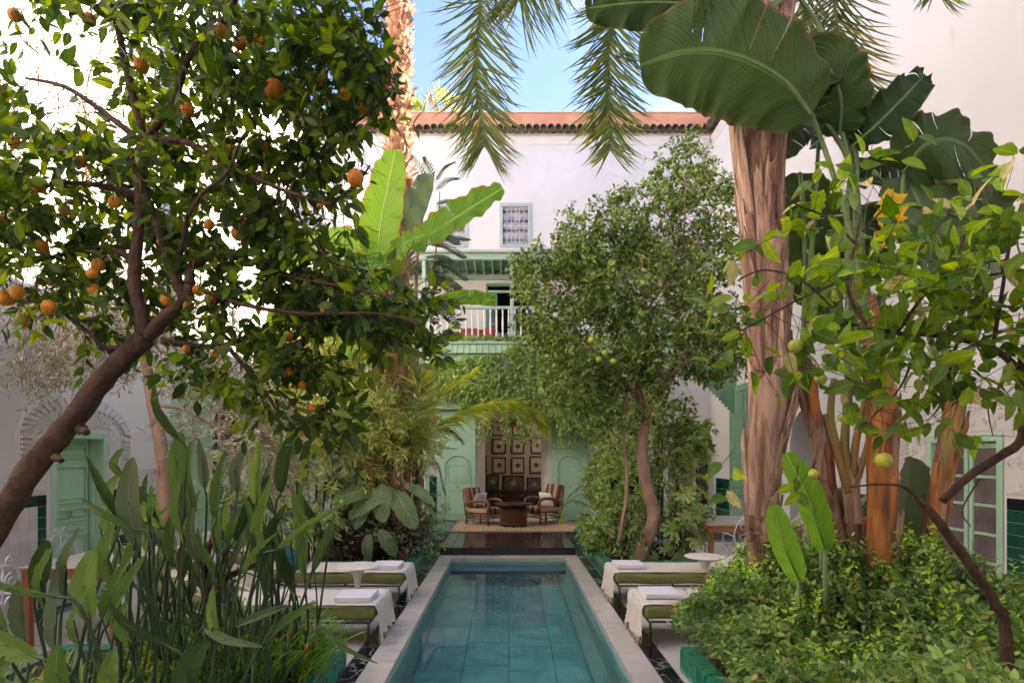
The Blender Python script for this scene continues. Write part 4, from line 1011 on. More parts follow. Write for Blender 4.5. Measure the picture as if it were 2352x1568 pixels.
def cushion_mb(w=.42, h=.42, t=.13):
    b = MB(); n = 12; vs = []; fs = []
    for sgn in (1, -1):
        for i in range(n+1):
            for j in range(n+1):
                u = 2*i/n-1; v = 2*j/n-1; e = (1-abs(u)**2.6)*(1-abs(v)**2.6)
                pin = 1-.06*(1-abs(v)**2)*abs(u)**3; pin2 = 1-.06*(1-abs(u)**2)*abs(v)**3
                vs.append((u*w/2*pin, v*h/2*pin2, sgn*t/2*e**.5))
    m = (n+1)**2
    for i in range(n):
        for j in range(n):
            a = i*(n+1)+j; fs.append((a, a+n+1, a+n+2, a+1)); fs.append((m+a, m+a+1, m+a+n+2, m+a+n+1))
    return b.add(vs, fs)
for k, (p, r, lab) in enumerate((((-2.62, 7.2, .52), (0, math.radians(38), 0), 'teal velvet cushion on the raised head of the lounger behind the tulip table'),
                      ((-2.75, 5.62, .52), (0, math.radians(40), .2), 'teal velvet cushion glimpsed between the paddle leaf stems'))):
    c = cushion_mb(.40, .46, .14); c.xf(Matrix.Translation(p)@Matrix.Rotation(r[2], 4, 'Z')@Matrix.Rotation(r[1], 4, 'Y'))
    solo('cushion', c, M['teal_cush'], lab, 'cushion', 'teal cushions', True)
tul = [(.0, 0), (.17, .0), (.18, .008), (.12, .02), (.05, .05), (.03, .10), (.024, .22), (.03, .36), (.05, .46), (.09, .525), (.13, .545)]
top = [(0, .545), (.225, .547), (.24, .553), (.24, .56), (.225, .566), (0, .567)]
for k, (x, y, lab) in enumerate(((-1.62, 6.42, 'white tulip side table between the loungers beside the teal cushion'), (2.32, 7.02, 'white tulip side table half hidden behind the ground cover'))):
    t = thing('tulip_table', lab, 'side table', (x, y, 0), 'white tulip side tables', world_parts=False)
    part('pedestal', MB().lathe(tul, (0,0,0), 24), M['tulip'], t, True); part('table_top', MB().lathe(top, (0,0,0), 36), M['tulip'], t, True)

# ------------------------------------------------------------------ salon terrace: rug, armchairs, round table
rt = thing('jute_rug', 'woven jute rug with fringed edge under the armchairs', 'rug', (.17, 13.5, PZ))
ru = MB(); n = 60; vs = []; fs = []
rx0, rx1, ry0, ry1 = -1.2, 1.55, 12.48, 14.5
for i in range(n+1):
    for j in range(21):
        x = rx0+(rx1-rx0)*i/n; y = ry0+(ry1-ry0)*j/20
        vs.append((x+.01*math.sin(y*7), y+(.02*math.sin(x*9) if j in (0, 20) else 0), PZ+.018+.003*math.sin(i*2.1)))
for i in range(n):
    for j in range(20): a = i*21+j; fs.append((a, a+21, a+22, a+1))
ru.add(vs, fs); ru.box(rx0, rx1, ry0+.03, ry1-.03, PZ+.001, PZ+.014)
part('weave', ru, M['jute'], rt, True)
fr = MB()
for i in range(150):
    x = rx0+(rx1-rx0)*i/150; fr.tube([(x, ry0+.01, PZ+.02), (x+RND.uniform(-.02, .02), ry0-.04, PZ+.018), (x+RND.uniform(-.03, .03), ry0-.06-RND.random()*.03, PZ+.006)], [.006, .005, .002], 4)
for s in (0, 1):
    for i in range(90):
        y = ry0+(ry1-ry0)*i/90; x = (rx0, rx1)[s]; d = (-1, 1)[s]; fr.tube([(x, y, PZ+.018), (x+d*.05, y+RND.uniform(-.02, .02), PZ+.006)], [.006, .002], 4)
part('fringe', fr, mat('jute_fringe', (.26,.13,.07), .95, (.38,.24,.14), 20), rt)
for i in range(27):
    x = rx0+.05+(rx1-rx0-.1)*i/26
    part('cord', MB().tube([(x, ry0+.02, PZ+.021), (x+RND.uniform(-.01,.01), 13.5, PZ+.022), (x, ry1-.02, PZ+.021)], .014, 5), M['jute'], rt, True)
def make_armchair(name_label, seat_h=.36):
    """cane armchair facing +Y"""
    t = thing('armchair', name_label, 'armchair', (0,0,0), 'striped armchairs on the jute rug', world_parts=False)
    W = .66; D = .72
    for x in (-W/2+.03, W/2-.03):
        part('leg', MB().tube([(x, D/2-.04, 0), (x, D/2-.05, .3), (x, D/2-.02, .50)], [.024, .026, .024], 8), M['wood_chair'], t, True)
        part('leg', MB().tube([(x, -D/2+.04, 0), (x, -D/2+.05, .3), (x, -D/2-.02, .46)], [.024, .026, .024], 8), M['wood_chair'], t, True)
        pts = [(x, -D/2-.01, .44), (x, -D/4, .53), (x, 0, .575), (x, D/4, .585), (x, D/2-.06, .56), (x, D/2+.005, .49), (x, D/2-.0, .40)]
        part('armrest', MB().tube(pts, [.022, .03, .034, .036, .036, .03, .022], 8), M['wood_chair'], t, True)
        for z in (.14, .21, .28): part('side_rail', MB().tube([(x, D/2-.05, z), (x, 0, z+.015*math.sin(z*9)), (x, -D/2+.05, z)], .012, 6), M['wood_chair'], t, True)
    f = MB()
    for y in (D/2-.05, -D/2+.06):
        for z in (.16, .23): f.tube([(-W/2+.03, y, z), (W/2-.03, y, z)], .013, 6)
    part('seat_frame', f, M['wood_chair'], t, True)
    part('seat_cushion', soft_box(MB(), -.30, .30, -.30, .34, .25, .40, .05, 10).xf(Matrix.Identity(4)), M['stripe_x'], t, True)
    bkc = soft_box(MB(), -.29, .29, 0, .14, 0, .50, .05, 10).xf(Matrix.Translation((0, -.33, .37))@Matrix.Rotation(math.radians(14), 4, 'X'))
    part('back_cushion', bkc, M['stripe_x'], t, True)
    bf = MB()
    for x in (-.28, .28): bf.tube([(x, -.36, .2), (x, -.44, .84)], .017, 8)
    bf.tube([(-.28, -.44, .84), (.28, -.44, .84)], .017, 8); bf.tube([(-.28, -.40, .5), (.28, -.40, .5)], .012, 6)
    part('back_frame', bf, M['wood_chair'], t, True)
    return t
def stripe_x():
    m = stripe_mat('striped_fabric_lengthwise', [(.11,.035,.02),(.44,.24,.12),(.07,.025,.018),(.27,.11,.05),(.52,.32,.19),(.10,.035,.02)], 2.3)
    for l in list(m.node_tree.links):
        if l.from_node.type == 'SEPXYZ': to = l.to_socket; frm = l.from_node; m.node_tree.links.remove(l); m.node_tree.links.new(frm.outputs['X'], to); break
    return m
M['stripe_x'] = stripe_x()
a1 = make_armchair('striped cane armchair with its back to the pale door leaf with the darker tall arch')
a1['label'] = 'striped cane armchair with the lower back, on the side of the round shrub'
a1.location = (-.56, 13.85, PZ+.02); a1.scale = (.93, .93, .95); a1.rotation_euler = (0, 0, math.radians(-122))
a2 = copy_tree(a1); a2['label'] = 'striped cane armchair with the higher back, on the side of the crooked tree'
a2.location = (.82, 13.90, PZ+.02); a2.rotation_euler = (0, 0, math.radians(124)); a2.scale = (.93, .93, 1.03)
for c, lab in ((a1, 'white linen cushion slumped in the lower-backed armchair'), (a2, 'white linen cushion propped in the higher-backed armchair')):
    k = cushion_mb(.46, .36, .13); R_ = Matrix.Translation(c.location)@Matrix.Rotation(c.rotation_euler.z, 4, 'Z')@Matrix.Translation((.02, -.10, .55))@Matrix.Rotation(math.radians(72), 4, 'X')
    solo('cushion', k.xf(R_), M['pillow_w'], lab, 'cushion', 'white cushions on the armchairs', True)
tb = thing('cane_table', 'round dark cane table between the two striped armchairs', 'coffee table', (.12, 13.38, PZ+.02), world_parts=False)
part('table_top', MB().lathe([(0, .475), (.40, .477), (.43, .487), (.43, .505), (.41, .515), (0, .517)], (0,0,0), 36), M['console'], tb, True)
part('drum', MB().lathe([(.265, .03), (.27, .04), (.27, .46), (.26, .47)], (0,0,0), 28), M['console'], tb, True)
cme_ = mesh_of('cane', MB().tube([(0, 0, .02), (.006, 0, .25), (0, 0, .472)], .0135, 6), M['wood_chair'], True)
pieces('cane', cme_, [Matrix.Rotation(2*PI*i/44, 4, 'Z')@Matrix.Translation((.285, 0, 0)) for i in range(44)], tb)
part('ring', MB().tube([(.29*math.cos(2*PI*i/32), .29*math.sin(2*PI*i/32), .07) for i in range(33)], .015, 6).tube([(.29*math.cos(2*PI*i/32), .29*math.sin(2*PI*i/32), .46) for i in range(33)], .013, 6), M['wood_chair'], tb, True)
for i in range(8):
    a = i*PI/4; part('foot', MB().lathe([(0, 0), (.022, .005), (.026, .02), (.018, .035)], (.27*math.cos(a), .27*math.sin(a), 0), 8), M['console'], tb, True)

# ------------------------------------------------------------------ iron chairs and mosaic tables by the side walls
def make_iron_chair(label, group):
    t = thing('iron_chair', label, 'chair', (0,0,0), group, world_parts=False)      # faces +Y
    r = .008
    part('seat', MB().lathe([(0, .44), (.2, .44), (.215, .446), (.2, .452), (0, .452)], (0,0,0), 20), M['iron_white'], t, True)
    for sx in (-1, 1):
        part('leg', MB().tube([(sx*.17, .15, .44), (sx*.19, .18, .2), (sx*.2, .2, 0)], .01, 6), M['iron_white'], t, True)
        part('leg', MB().tube([(sx*.17, -.15, .44), (sx*.19, -.18, .2), (sx*.2, -.22, 0)], .01, 6), M['iron_white'], t, True)
        pts = [(sx*.19, .12, .44), (sx*.25, .13, .55), (sx*.26, .08, .65), (sx*.25, -.1, .66), (sx*.2, -.2, .62)]
        part('armrest', MB().tube(pts, .009, 6), M['iron_white'], t, True)
    bk = MB(); y = -.2
    bk.tube([(-.19, -.17, .44), (-.21, y, .7), (-.17, y-.02, .84), (-.09, y-.03, .9), (0, y-.03, .92), (.09, y-.03, .9), (.17, y-.02, .84), (.21, y, .7), (.19, -.17, .44)], .010, 6)
    part('back_frame', bk, M['iron_white'], t, True)
    sc = MB()
    for sx in (-1, 1):
        scroll(sc, sx*.09, y-.015, .78, .075, sx, 1.4, .007, PI/2); scroll(sc, sx*.09, y-.01, .62, .07, -sx, 1.4, .007, -PI/2)
        scroll(sc, sx*.06, y-.025, .95, .045, -sx, 1.3, .007, -PI/2); sc.tube([(sx*.09, y-.01, .55), (sx*.06, y, .45)], .007, 5)
    sc.tube([(0, y-.02, .45), (0, y-.02, .9)], .007, 5); part('scrollwork', sc, M['iron_white'], t, True)
    ap = MB()
    for i in range(12):
        a = 2*PI*i/12; ap.tube([(.18*math.cos(a), .18*math.sin(a), .438), (.185*math.cos(a+.12), .185*math.sin(a+.12), .39), (.18*math.cos(a+.26), .18*math.sin(a+.26), .438)], .005, 4)
    part('apron', ap, M['iron_white'], t, True)
    return t
def make_table(label, cx, cy, w, d, rot=0, h=.74, group='orange timber tables with mosaic tops'):
    t = thing('mosaic_table', label, 'table', (cx, cy, 0), group, world_parts=False, rotz=rot)
    part('table_top', MB().bbox(-w/2, w/2, -d/2, d/2, h-.03, h, .006), M['mosaic'], t)
    part('apron', MB().bbox(-w/2+.015, w/2-.015, -d/2+.015, d/2-.015, h-.11, h-.031, .005), M['wood_table'], t)
    for sx in (-1, 1):
        for sy in (-1, 1): part('leg', MB().bbox(sx*(w/2-.055)-.035, sx*(w/2-.055)+.035, sy*(d/2-.055)-.035, sy*(d/2-.055)+.035, 0, h-.112, .005), M['wood_table'], t)
    part('edge', MB().bbox(-w/2-.012, w/2+.012, -d/2-.012, -d/2-.001, h-.035, h-.004, .003).bbox(-w/2-.012, -w/2-.001, -d/2, d/2, h-.035, h-.004, .003).bbox(w/2+.001, w/2+.012, -d/2, d/2, h-.035, h-.004, .003), M['wood_table'], t)
    return t
make_table('mosaic topped table cut by the picture edge below the leaning orange trunk', -4.45, 4.1, .8, .8)
make_table('mosaic topped table before the small green door', -3.95, 6.0, .9, 1.3)
make_table('mosaic topped table behind the planter of the crooked tree', 3.6, 9.3, 1.4, 1.3)
gl_ = 'white scrollwork iron chairs'
c0 = make_iron_chair('white scrollwork iron chair against the green tiled dado near the leaning trunk', gl_)
c0.location = (-4.62, 5.15, 0); c0.rotation_euler = (0, 0, math.radians(-75))
for x, y, r, lab in ((-4.0, 4.45, 95, 'white scrollwork iron chair turned away from the table by the picture edge'), (-4.5, 6.3, -90, 'white scrollwork iron chair tucked beside the small green door'),
                     (-3.2, 5.9, 90, 'white scrollwork iron chair hidden among the paddle leaf stems'), (-3.95, 6.95, 180, 'white scrollwork iron chair beyond the table before the green door'), (3.25, 10.25, 180, 'white scrollwork iron chair behind the mosaic table, next to the glazed door'),
                     (4.1, 10.25, 175, 'white scrollwork iron chair behind the mosaic table, next to the tall green doors'), (3.3, 8.35, 0, 'white scrollwork iron chair with its back to the ground cover'), (4.1, 8.4, -8, 'white scrollwork iron chair with its back to the palm trunk')):
    c = copy_tree(c0); c.location = (x, y, 0); c.rotation_euler = (0, 0, math.radians(r)); c['label'] = lab
pt = thing('potted_plant', 'spiky grey plant in a terracotta pot standing behind the banana stems', 'potted plant', (4.05, 7.0, 0))
part('pot', MB().lathe([(0, 0), (.16, 0), (.22, .35), (.25, .37), (.25, .43), (.22, .43), (.2, .38), (0, .38)], (4.05, 7.0, .62), 24), M['pot'], pt, True)
part('stand', MB().lathe([(0, 0), (.2, 0), (.2, .03), (.16, .05), (.16, .57), (.2, .6), (.2, .62), (0, .62)], (4.05, 7.0, 0), 20), M['whitetile'], pt, True)
# ------------------------------------------------------------------ plant tools
def perp_basis(d):
    a = np.where(np.abs(d[:, 2:3]) > .9, np.array([[1., 0, 0]]), np.array([[0, 0, 1.]])); u = nrm(np.cross(d, a)); return u, np.cross(d, u)
def sprays(centres, dirs, length, k, leaf, spread=.9, droop=.25, jitter=.02, upn=.7, rs=NR, leafvar=.3):
    """leaves along short twigs: returns leaf matrices and twig segments"""
    N = len(centres); d = nrm(dirs); L = length*(.7+.6*rs.rand(N))
    t = (np.arange(k)+.5)/k
    pos = centres[:, None]+d[:, None]*(L[:, None, None]*t[None, :, None])+rs.randn(N, k, 3)*jitter
    pos[:, :, 2] -= (t[None]**2)*L[:, None]*droop*.5
    u, v = perp_basis(d)
    ang = rs.rand(N, 1)*6.28+np.arange(k)[None]*2.4+rs.randn(N, k)*.4
    side = u[:, None]*np.cos(ang)[..., None]+v[:, None]*np.sin(ang)[..., None]
    ld = nrm(d[:, None]*.55+side*spread+rs.randn(N, k, 3)*.15); ld[..., 2] -= droop; ld = nrm(ld)
    up = nrm(rs.randn(N, k, 3)*(1-upn)+np.array([0, 0, 1.])*upn+1e-3)
    sc = leaf*(1-leafvar+2*leafvar*rs.rand(N*k)); sc *= 1
    Mx = frames(pos.reshape(-1, 3), ld.reshape(-1, 3), up.reshape(-1, 3), sc)
    ends = centres+d*L[:, None]; ends[:, 2] -= L*droop*.5
    return Mx, np.stack([centres, ends], 1)
def twig_mesh(name, segs, r, mt):
    """thin three-sided sticks, segs (N,2,3)"""
    a = segs[:, 0]; b = segs[:, 1]; d = b-a; L = np.linalg.norm(d, axis=1)
    tv = [(math.cos(q), 0, math.sin(q)) for q in (0, 2.09, 4.19)]+[(math.cos(q)*.5, 1, math.sin(q)*.5) for q in (0, 2.09, 4.19)]
    tf = [(0, 1, 4, 3), (1, 2, 5, 4), (2, 0, 3, 5)]
    rr = np.full(len(a), r) if np.isscalar(r) else r
    up = np.tile([[.13, .21, .97]], (len(a), 1))
    Mx = frames(a, d, up, np.stack([rr, L, rr], 1)); return batch_mesh(name, tv, tf, Mx, mt)
def blob_points(blobs, rs=NR, shell=.5):
    """blobs: (px, py, Y, rx, ry, rdepth, n); rx, ry in survey pixels; returns points and outward directions"""
    A = []; B = []
    for (px, py, Y, rx, ry, rd, n) in blobs:
        c = np.array(P(px, py, Y)); q = nrm(rs.randn(n, 3)); r = rs.rand(n)**(1/3*(1-shell)+.02)
        k = Y/F; e = np.array([rx*k, rd, ry*k]); A.append(c+q*r[:, None]*e); B.append(q)
    return np.vstack(A), np.vstack(B)
def leaves_on(parent, name, Mx, tpl, mt, singles=0, stuffname='foliage', size=1.0):
    v, f = tpl; mb = MB().add(v, f); w_ = max(1e-6, max(abs(q[0]) for q in v)); mb.uv = [(q[0]/w_*.5+.5, q[1]) for q in v]; me = mesh_of(name, mb, mt, True); rest = list(range(len(Mx)))
    if singles:
        rest = pieces(name, me, list(Mx), parent, singles, score=in_view_score(Mx))
    if len(rest):
        me2 = batch_mesh(stuffname, v, f, Mx[np.array(rest)], mt); o = link(stuffname, me2, parent); o['kind'] = 'stuff'; return o
def nearest_on(pts, skel):
    """closest skeleton point for each point"""
    d = ((pts[:, None]-skel[None])**2).sum(2); return skel[d.argmin(1)]
def limb(parent, name, pts, r0, r1, mt, sides=9, rough=.12, seed=0, ends=True):
    """pts world vectors; smoothed"""
    P_ = [Vector(p) for p in pts]; out = []
    n = len(P_)
    for i in range(n-1):
        p0 = P_[max(i-1, 0)]; p1 = P_[i]; p2 = P_[i+1]; p3 = P_[min(i+2, n-1)]
        for k in range(5):
            t = k/5; out.append(.5*((2*p1)+(p2-p0)*t+(2*p0-5*p1+4*p2-p3)*t*t+(3*p1-p0-3*p2+p3)*t**3))
    out.append(P_[-1]); m = len(out)
    rad = [r0+(r1-r0)*i/(m-1) for i in range(m)]
    o = part(name, MB().tube(out, rad, sides, True, rough, seed), mt, parent, True)
    return np.array([tuple(p) for p in out])
def curve_pts(ctrl, n):
    P_ = [Vector(p) for p in ctrl]; out = []; m = len(P_)-1
    for q in range(n+1):
        s = q/n*m; i = min(int(s), m-1); t = s-i
        p0 = P_[max(i-1, 0)]; p1 = P_[i]; p2 = P_[i+1]; p3 = P_[min(i+2, m)]
        out.append(.5*((2*p1)+(p2-p0)*t+(2*p0-5*p1+4*p2-p3)*t*t+(3*p1-p0-3*p2+p3)*t**3))
    return out
OV = leaf_tpl(.43, .12, .16, 4); LN = leaf_tpl(.20, .05, .12, 4, shape='lance'); ST = leaf_tpl(.5, .12, .2, 3); NEE = ([(-.06, 0, 0), (.06, 0, 0), (0, 1, -.1), (0, .5, -.02), (0, -.0, .01)], [(0, 1, 3), (0, 3, 2), (1, 2, 3)])
LFT = ([(-.5, 0, 0), (.5, 0, 0), (-.45, .35, -.03), (.45, .35, -.03), (-.3, .72, -.12), (.3, .72, -.12), (0, 1, -.24), (0, .35, -.05), (0, .72, -.14), (0, 0, -.02)],
       [(0, 9, 7, 2), (9, 1, 3, 7), (2, 7, 8, 4), (7, 3, 5, 8), (4, 8, 6), (8, 5, 6)])
def frond(parent, ctrl, L, w=.016, n=60, mt='palm_leaflet', base_r=.014, droop=.4, start=.12, ang=.9, name='frond', singles=0, vshape=.35, rs=NR, curl=0.0, rachis_mt='petiole', side_dir=None, wander=.15):
    """pinnate frond: rachis through ctrl, leaflets of length L on both sides"""
    pts = curve_pts(ctrl, n); m = len(pts)
    rad = [base_r*(1-.85*i/(m-1)) for i in range(m)]
    fr = part(name, MB().tube(pts, rad, 5), M[rachis_mt], parent, True)
    pos = []; dd = []; up = []; sc = []
    for i in range(int(start*m), m-1):
        t = i/(m-1); tg = (pts[min(i+1, m-1)]-pts[i-1]).normalized()
        sd = side_dir if side_dir is not None else tg.cross(Vector((0, 0, 1)))
        if side_dir is None and sd.length < .15: sd = Vector((1, 0, 0))
        sd = (sd-tg*sd.dot(tg)).normalized(); nn = sd.cross(tg)
        ll = L*(math.sin(PI*(.12+.80*((t-start)/(1-start))))**.4)
        for s in (-1, 1):
            a = ang*(1-.35*t); d = tg*math.cos(a)+sd*s*math.sin(a)+nn*vshape; d = d.normalized(); d.z -= droop*(.6+.8*rs.rand()); d += Vector(rs.randn(3)*wander); d.normalize()
            pos.append(tuple(pts[i])); dd.append(tuple(d)); up.append(tuple(nn*1.0+Vector((0, 0, .3))+sd*s*-.3)); sc.append((w*(.8+.4*rs.rand()), ll*(.85+.3*rs.rand()), ll))
    Mx = frames(np.array(pos), np.array(dd), np.array(up), np.array(sc))
    v, f = LFT; me = mesh_of('leaflet', MB().add(v, f), M[mt], True)
    if singles: rest = pieces('leaflet', me, list(Mx), fr, singles, score=in_view_score(Mx))
    else: rest = list(range(len(Mx)))
    if len(rest):
        o = link('leaflets', batch_mesh('leaflets', v, f, Mx[np.array(rest)], M[mt]), fr); o['kind'] = 'stuff'
    return fr
def blade(parent, ctrl, width, mt, face=(0, -1, 0.2), name='leaf', n=26, m=8, prof=None, fold=.12, tears=0, wav=.012, seed=0, droop=0.0, rib=None, ribr=.008, kind='paddle', asym=0.0):
    """big single leaf: midrib through ctrl, surface across it, UV along it"""
    rr = random.Random(seed*7+3); pts = curve_pts(ctrl, n); fc = Vector(face).normalized(); b = MB(); uv = []
    tear = {(rr.randint(4, n-4), rr.choice((0, 1))): rr.uniform(.5, .95) for _ in range(tears)}
    rows = []; ph = rr.random()*6
    for i, p in enumerate(pts):
        t = i/n; tg = (pts[min(i+1, n)]-pts[max(i-1, 0)]).normalized(); sd = tg.cross(fc)
        sd = sd.normalized() if sd.length > 1e-3 else Vector((1, 0, 0)); nn = sd.cross(tg)
        if kind == 'paddle': w = width*.5*min(1, (max(0, math.sin(PI*(.035+.955*t)))**.42))
        elif kind == 'oval': w = width*.5*(max(0, math.sin(PI*(.02+.97*t**.9)))**.7)
        else: w = width*.5*(max(0, math.sin(PI*(.03+.96*t**.75)))**.9)
        row = []
        for j in range(m+1):
            u = 2*j/m-1; ww = w*(1+asym*(u > 0)-asym*(u < 0))
            e = fold*abs(u)*w*2; rip = wav*math.sin(t*31+ph+u*2.5)*abs(u)+wav*.6*math.sin(t*67+u*3+ph)*abs(u)**2
            q = p+sd*(u*ww)+nn*(e+rip)-Vector((0, 0, 1))*droop*abs(u)**1.5*w; row.append(q); b.v.append(tuple(q)); uv.append((.5+.5*u, t))
        rows.append(row)
    for i in range(n):
        for j in range(m): a = i*(m+1)+j; b.f.append((a, a+1, a+m+2, a+m+1))
    # tears: split the outer part of a row apart
    if tear:
        nf = []
        for fi, f in enumerate(b.f):
            i, j = divmod(fi, m); side = 0 if j < m/2 else 1; dep = abs((j+.5)/m*2-1)
            if (i, side) in tear and dep > 1-tear[(i, side)]:
                a, b1, c, d = f; va = Vector(b.v[a]); vb = Vector(b.v[b1]); vc = Vector(b.v[c]); vd = Vector(b.v[d]); k = len(b.v); g_ = .35*(dep-(1-tear[(i, side)]))+.12
                b.v += [tuple(vd.lerp(va, g_)), tuple(vc.lerp(vb, g_))]; uv += [uv[a], uv[b1]]; nf.append((a, b1, k+1, k))
            else: nf.append(f)
        b.f = nf
    b.uv = uv; mt_ = M[mt]
    lf = link(name, mesh_of(name, b, mt_, True), parent)
    if rib: part('midrib', MB().tube([p-fc*.004 for p in pts], [ribr*(1-.8*i/n) for i in range(n+1)], 6), M[rib], lf, True)
    return lf

# ------------------------------------------------------------------ orange tree leaning in over the left
OY = 3.0
ot = thing('orange_tree', 'leaning orange tree with dark glossy leaves and ripe fruit above the green door', 'tree', (-3.35, 2.9, .1), None)
def PP(l, Y): return [P(q[0], q[1], q[2] if len(q) > 2 else Y) for q in l]
sk = []
sk.append(limb(ot, 'trunk', [Vector((-3.35, 2.75, .05)), Vector((-2.95, 2.85, .7))]+PP([(-40,1260),(70,1080),(165,965),(250,855),(335,775)], OY), .072, .046, M['bark'], 14, .2, 1))
for p, r_ in (((186,985,2.99), .030), ((128,1050,2.97), .022)):
    limb(ot, 'branch_stub', [P(*p), P(p[0]+14, p[1]+8, p[2]-.03)], r_, r_*.55, M['bark'], 8, .2, 5)
limbs = [([(335,775),(318,700),(308,640),(315,560),(322,450),(330,330),(300,200),(270,60)], .036, .016),
 ([(335,775),(380,730),(425,690),(436,655)], .036, .026), ([(425,690),(398,620),(370,540),(350,490),(318,420),(298,372),(322,342),(345,310)], .030, .018),
 ([(345,310),(400,230),(440,120),(520,40),(560,-60)], .018, .012), ([(436,655),(440,610),(480,592),(540,592),(600,608),(680,640)], .024, .009),
 ([(370,782),(450,795),(520,792),(585,765),(650,748),(720,752)], .018, .007), ([(345,318),(430,328),(500,368),(570,402),(660,440),(760,470)], .017, .007),
 ([(480,80),(560,160),(640,190),(720,240),(790,300)], .02, .008), ([(480,0),(600,60),(700,90),(800,100)], .02, .008), ([(320,450),(250,430),(150,420),(60,440)], .018, .007),
 ([(312,600),(240,570),(120,590),(30,620)], .018, .007), ([(335,775),(250,800),(200,760),(110,700),(20,690)], .016, .006), ([(520,792),(560,840),(610,900),(650,960),(700,960)], .012, .005),
 ([(330,330),(240,260),(150,200),(60,180)], .017, .007), ([(270,60),(200,0),(120,-40)], .018, .009), ([(398,620),(420,560),(430,500),(470,440),(520,400),(550,330)], .014, .006), ([(436,655),(560,700),(700,720),(860,720),(960,740)], .012, .005),
 ([(680,640),(800,660),(930,690)], .009, .004), ([(760,470),(820,420),(850,380)], .007, .004), ([(790,300),(860,250),(910,200)], .008, .004), ([(660,440),(700,520),(760,600),(840,620)], .008, .004)]
for i, (l, r0, r1) in enumerate(limbs):
    dy = 0 if i < 3 else RND.uniform(-.35, .5); m_ = len(l)
    pts = [P(x, y, OY+dy*k/(m_-1)) for k, (x, y) in enumerate(l)]
    sk.append(limb(ot, 'branch', pts, r0, r1, M['bark'], 8, .12, i))
skel = np.vstack(sk[1:])
rs = np.random.RandomState(5)
B = [(90,380,3.1,170,150,.5,150),(60,560,3.2,130,110,.5,110),(230,470,3.2,150,130,.5,130),(140,660,3.2,160,70,.4,90),(330,330,3.3,140,150,.5,130),(420,180,3.2,170,170,.5,160),(560,80,3.0,200,110,.4,190),
 (700,110,3.0,170,110,.4,170),(780,200,3.0,110,130,.35,110),(640,260,3.1,140,110,.4,120),(500,420,3.2,150,120,.5,120),(640,430,3.2,130,90,.4,90),(560,560,3.3,170,90,.5,100),(700,560,3.3,130,100,.45,90),(760,650,3.3,110,80,.4,90),
 (900,700,3.2,110,45,.3,60),(620,690,3.2,170,60,.4,90),(400,610,3.3,110,90,.4,60),(300,740,3.2,120,60,.3,45),(560,830,3.1,110,60,.25,45),(660,900,3.1,70,70,.25,45),(700,820,3.2,110,60,.3,55),(730,960,3.1,60,60,.2,35),
 (40,250,3.0,50,80,.3,30),(200,60,3.1,110,90,.4,70),(60,60,3.0,70,40,.3,28),(340,60,3.1,130,90,.4,100),(830,80,2.9,60,80,.3,50),(800,330,3.0,30,50,.2,14),(775,420,3.0,35,70,.2,16),(450,850,3.1,50,40,.2,14),(880,190,2.9,60,30,.2,24),(10,480,3.0,60,130,.3,50),(800,740,3.2,100,60,.3,55),(930,770,3.1,70,40,.2,24),(190,330,3.2,120,70,.4,60)]
def thin(a, b_):
    k = .72
    if a < 330 and b_ < 330: k = .36
    elif a < 420 and b_ < 520: k = .62
    elif b_ > 500 and a < 800: k = .72
    if a > 790 and 300 < b_ < 600: k = .45
    return k
B = [(a, b_, c, d*.95, e*.95, f_, int(n*thin(a, b_))) for (a, b_, c, d, e, f_, n) in B]
cen, out = blob_points(B, rs)
near = nearest_on(cen, skel); dr = nrm(cen-near)*.5+out*.5+rs.randn(*cen.shape)*.5; dr[:, 2] -= .15
Ml, tw = sprays(cen, dr, .17, 7, .078, .8, .28, .012, .45, rs, .4)
ok = in_view_score(Ml) > 0
qx = CX+Ml[:, 0, 3]*F/Ml[:, 1, 3]; qy = CY-(Ml[:, 2, 3]-EYE)*F/Ml[:, 1, 3]; rn = rs.rand(len(Ml)); wob = 18*np.sin(qy*.05)+10*np.sin(qy*.17)
gap = ((qx > 828+wob) & (qy > 295) & (qy < 600)) | ((qx > 862+wob) & (qy < 105)) | ((qx > 950+wob) & (qy < 300)) | ((((qx-165)/120)**2+((qy-165)/150)**2 < 1) & (rn < .85)) | ((((qx-600)/90)**2+((qy-290)/50)**2 < 1) & (rn < .5)) | ((qx > 690) & (qy > 420) & (qy < 560) & (rn < .4))
hole = np.sin(qx*.031+qy*.019)+np.sin(qx*.017-qy*.041+2)+.7*np.sin(qx*.061+qy*.055+1); gap |= (hole > 1.15) & (rn < .8)
Ml = Ml[~gap]; ok = ok[~gap]
Ml = Ml[ok | (rs.rand(len(Ml)) < .5)]
leaves_on(ot, 'leaf', Ml, OV, M['orange_leaf'], 300)
o = link('twigs', twig_mesh('twigs', np.vstack([tw, np.stack([near+(cen-near)*.0, cen], 1)[::3]]), .0028, M['bark']), ot); o['kind'] = 'stuff'
fm = MB(); prof = [(0, -1), (.30, -.96), (.62, -.78), (.86, -.48), (.98, -.12), (.98, .2), (.85, .53), (.6, .79), (.3, .95), (.06, 1.0), (.03, .96), (0, .97)]
fm.lathe(prof, (0,0,0), 16); fme = mesh_of('orange', fm, M['orange_fruit'], True)
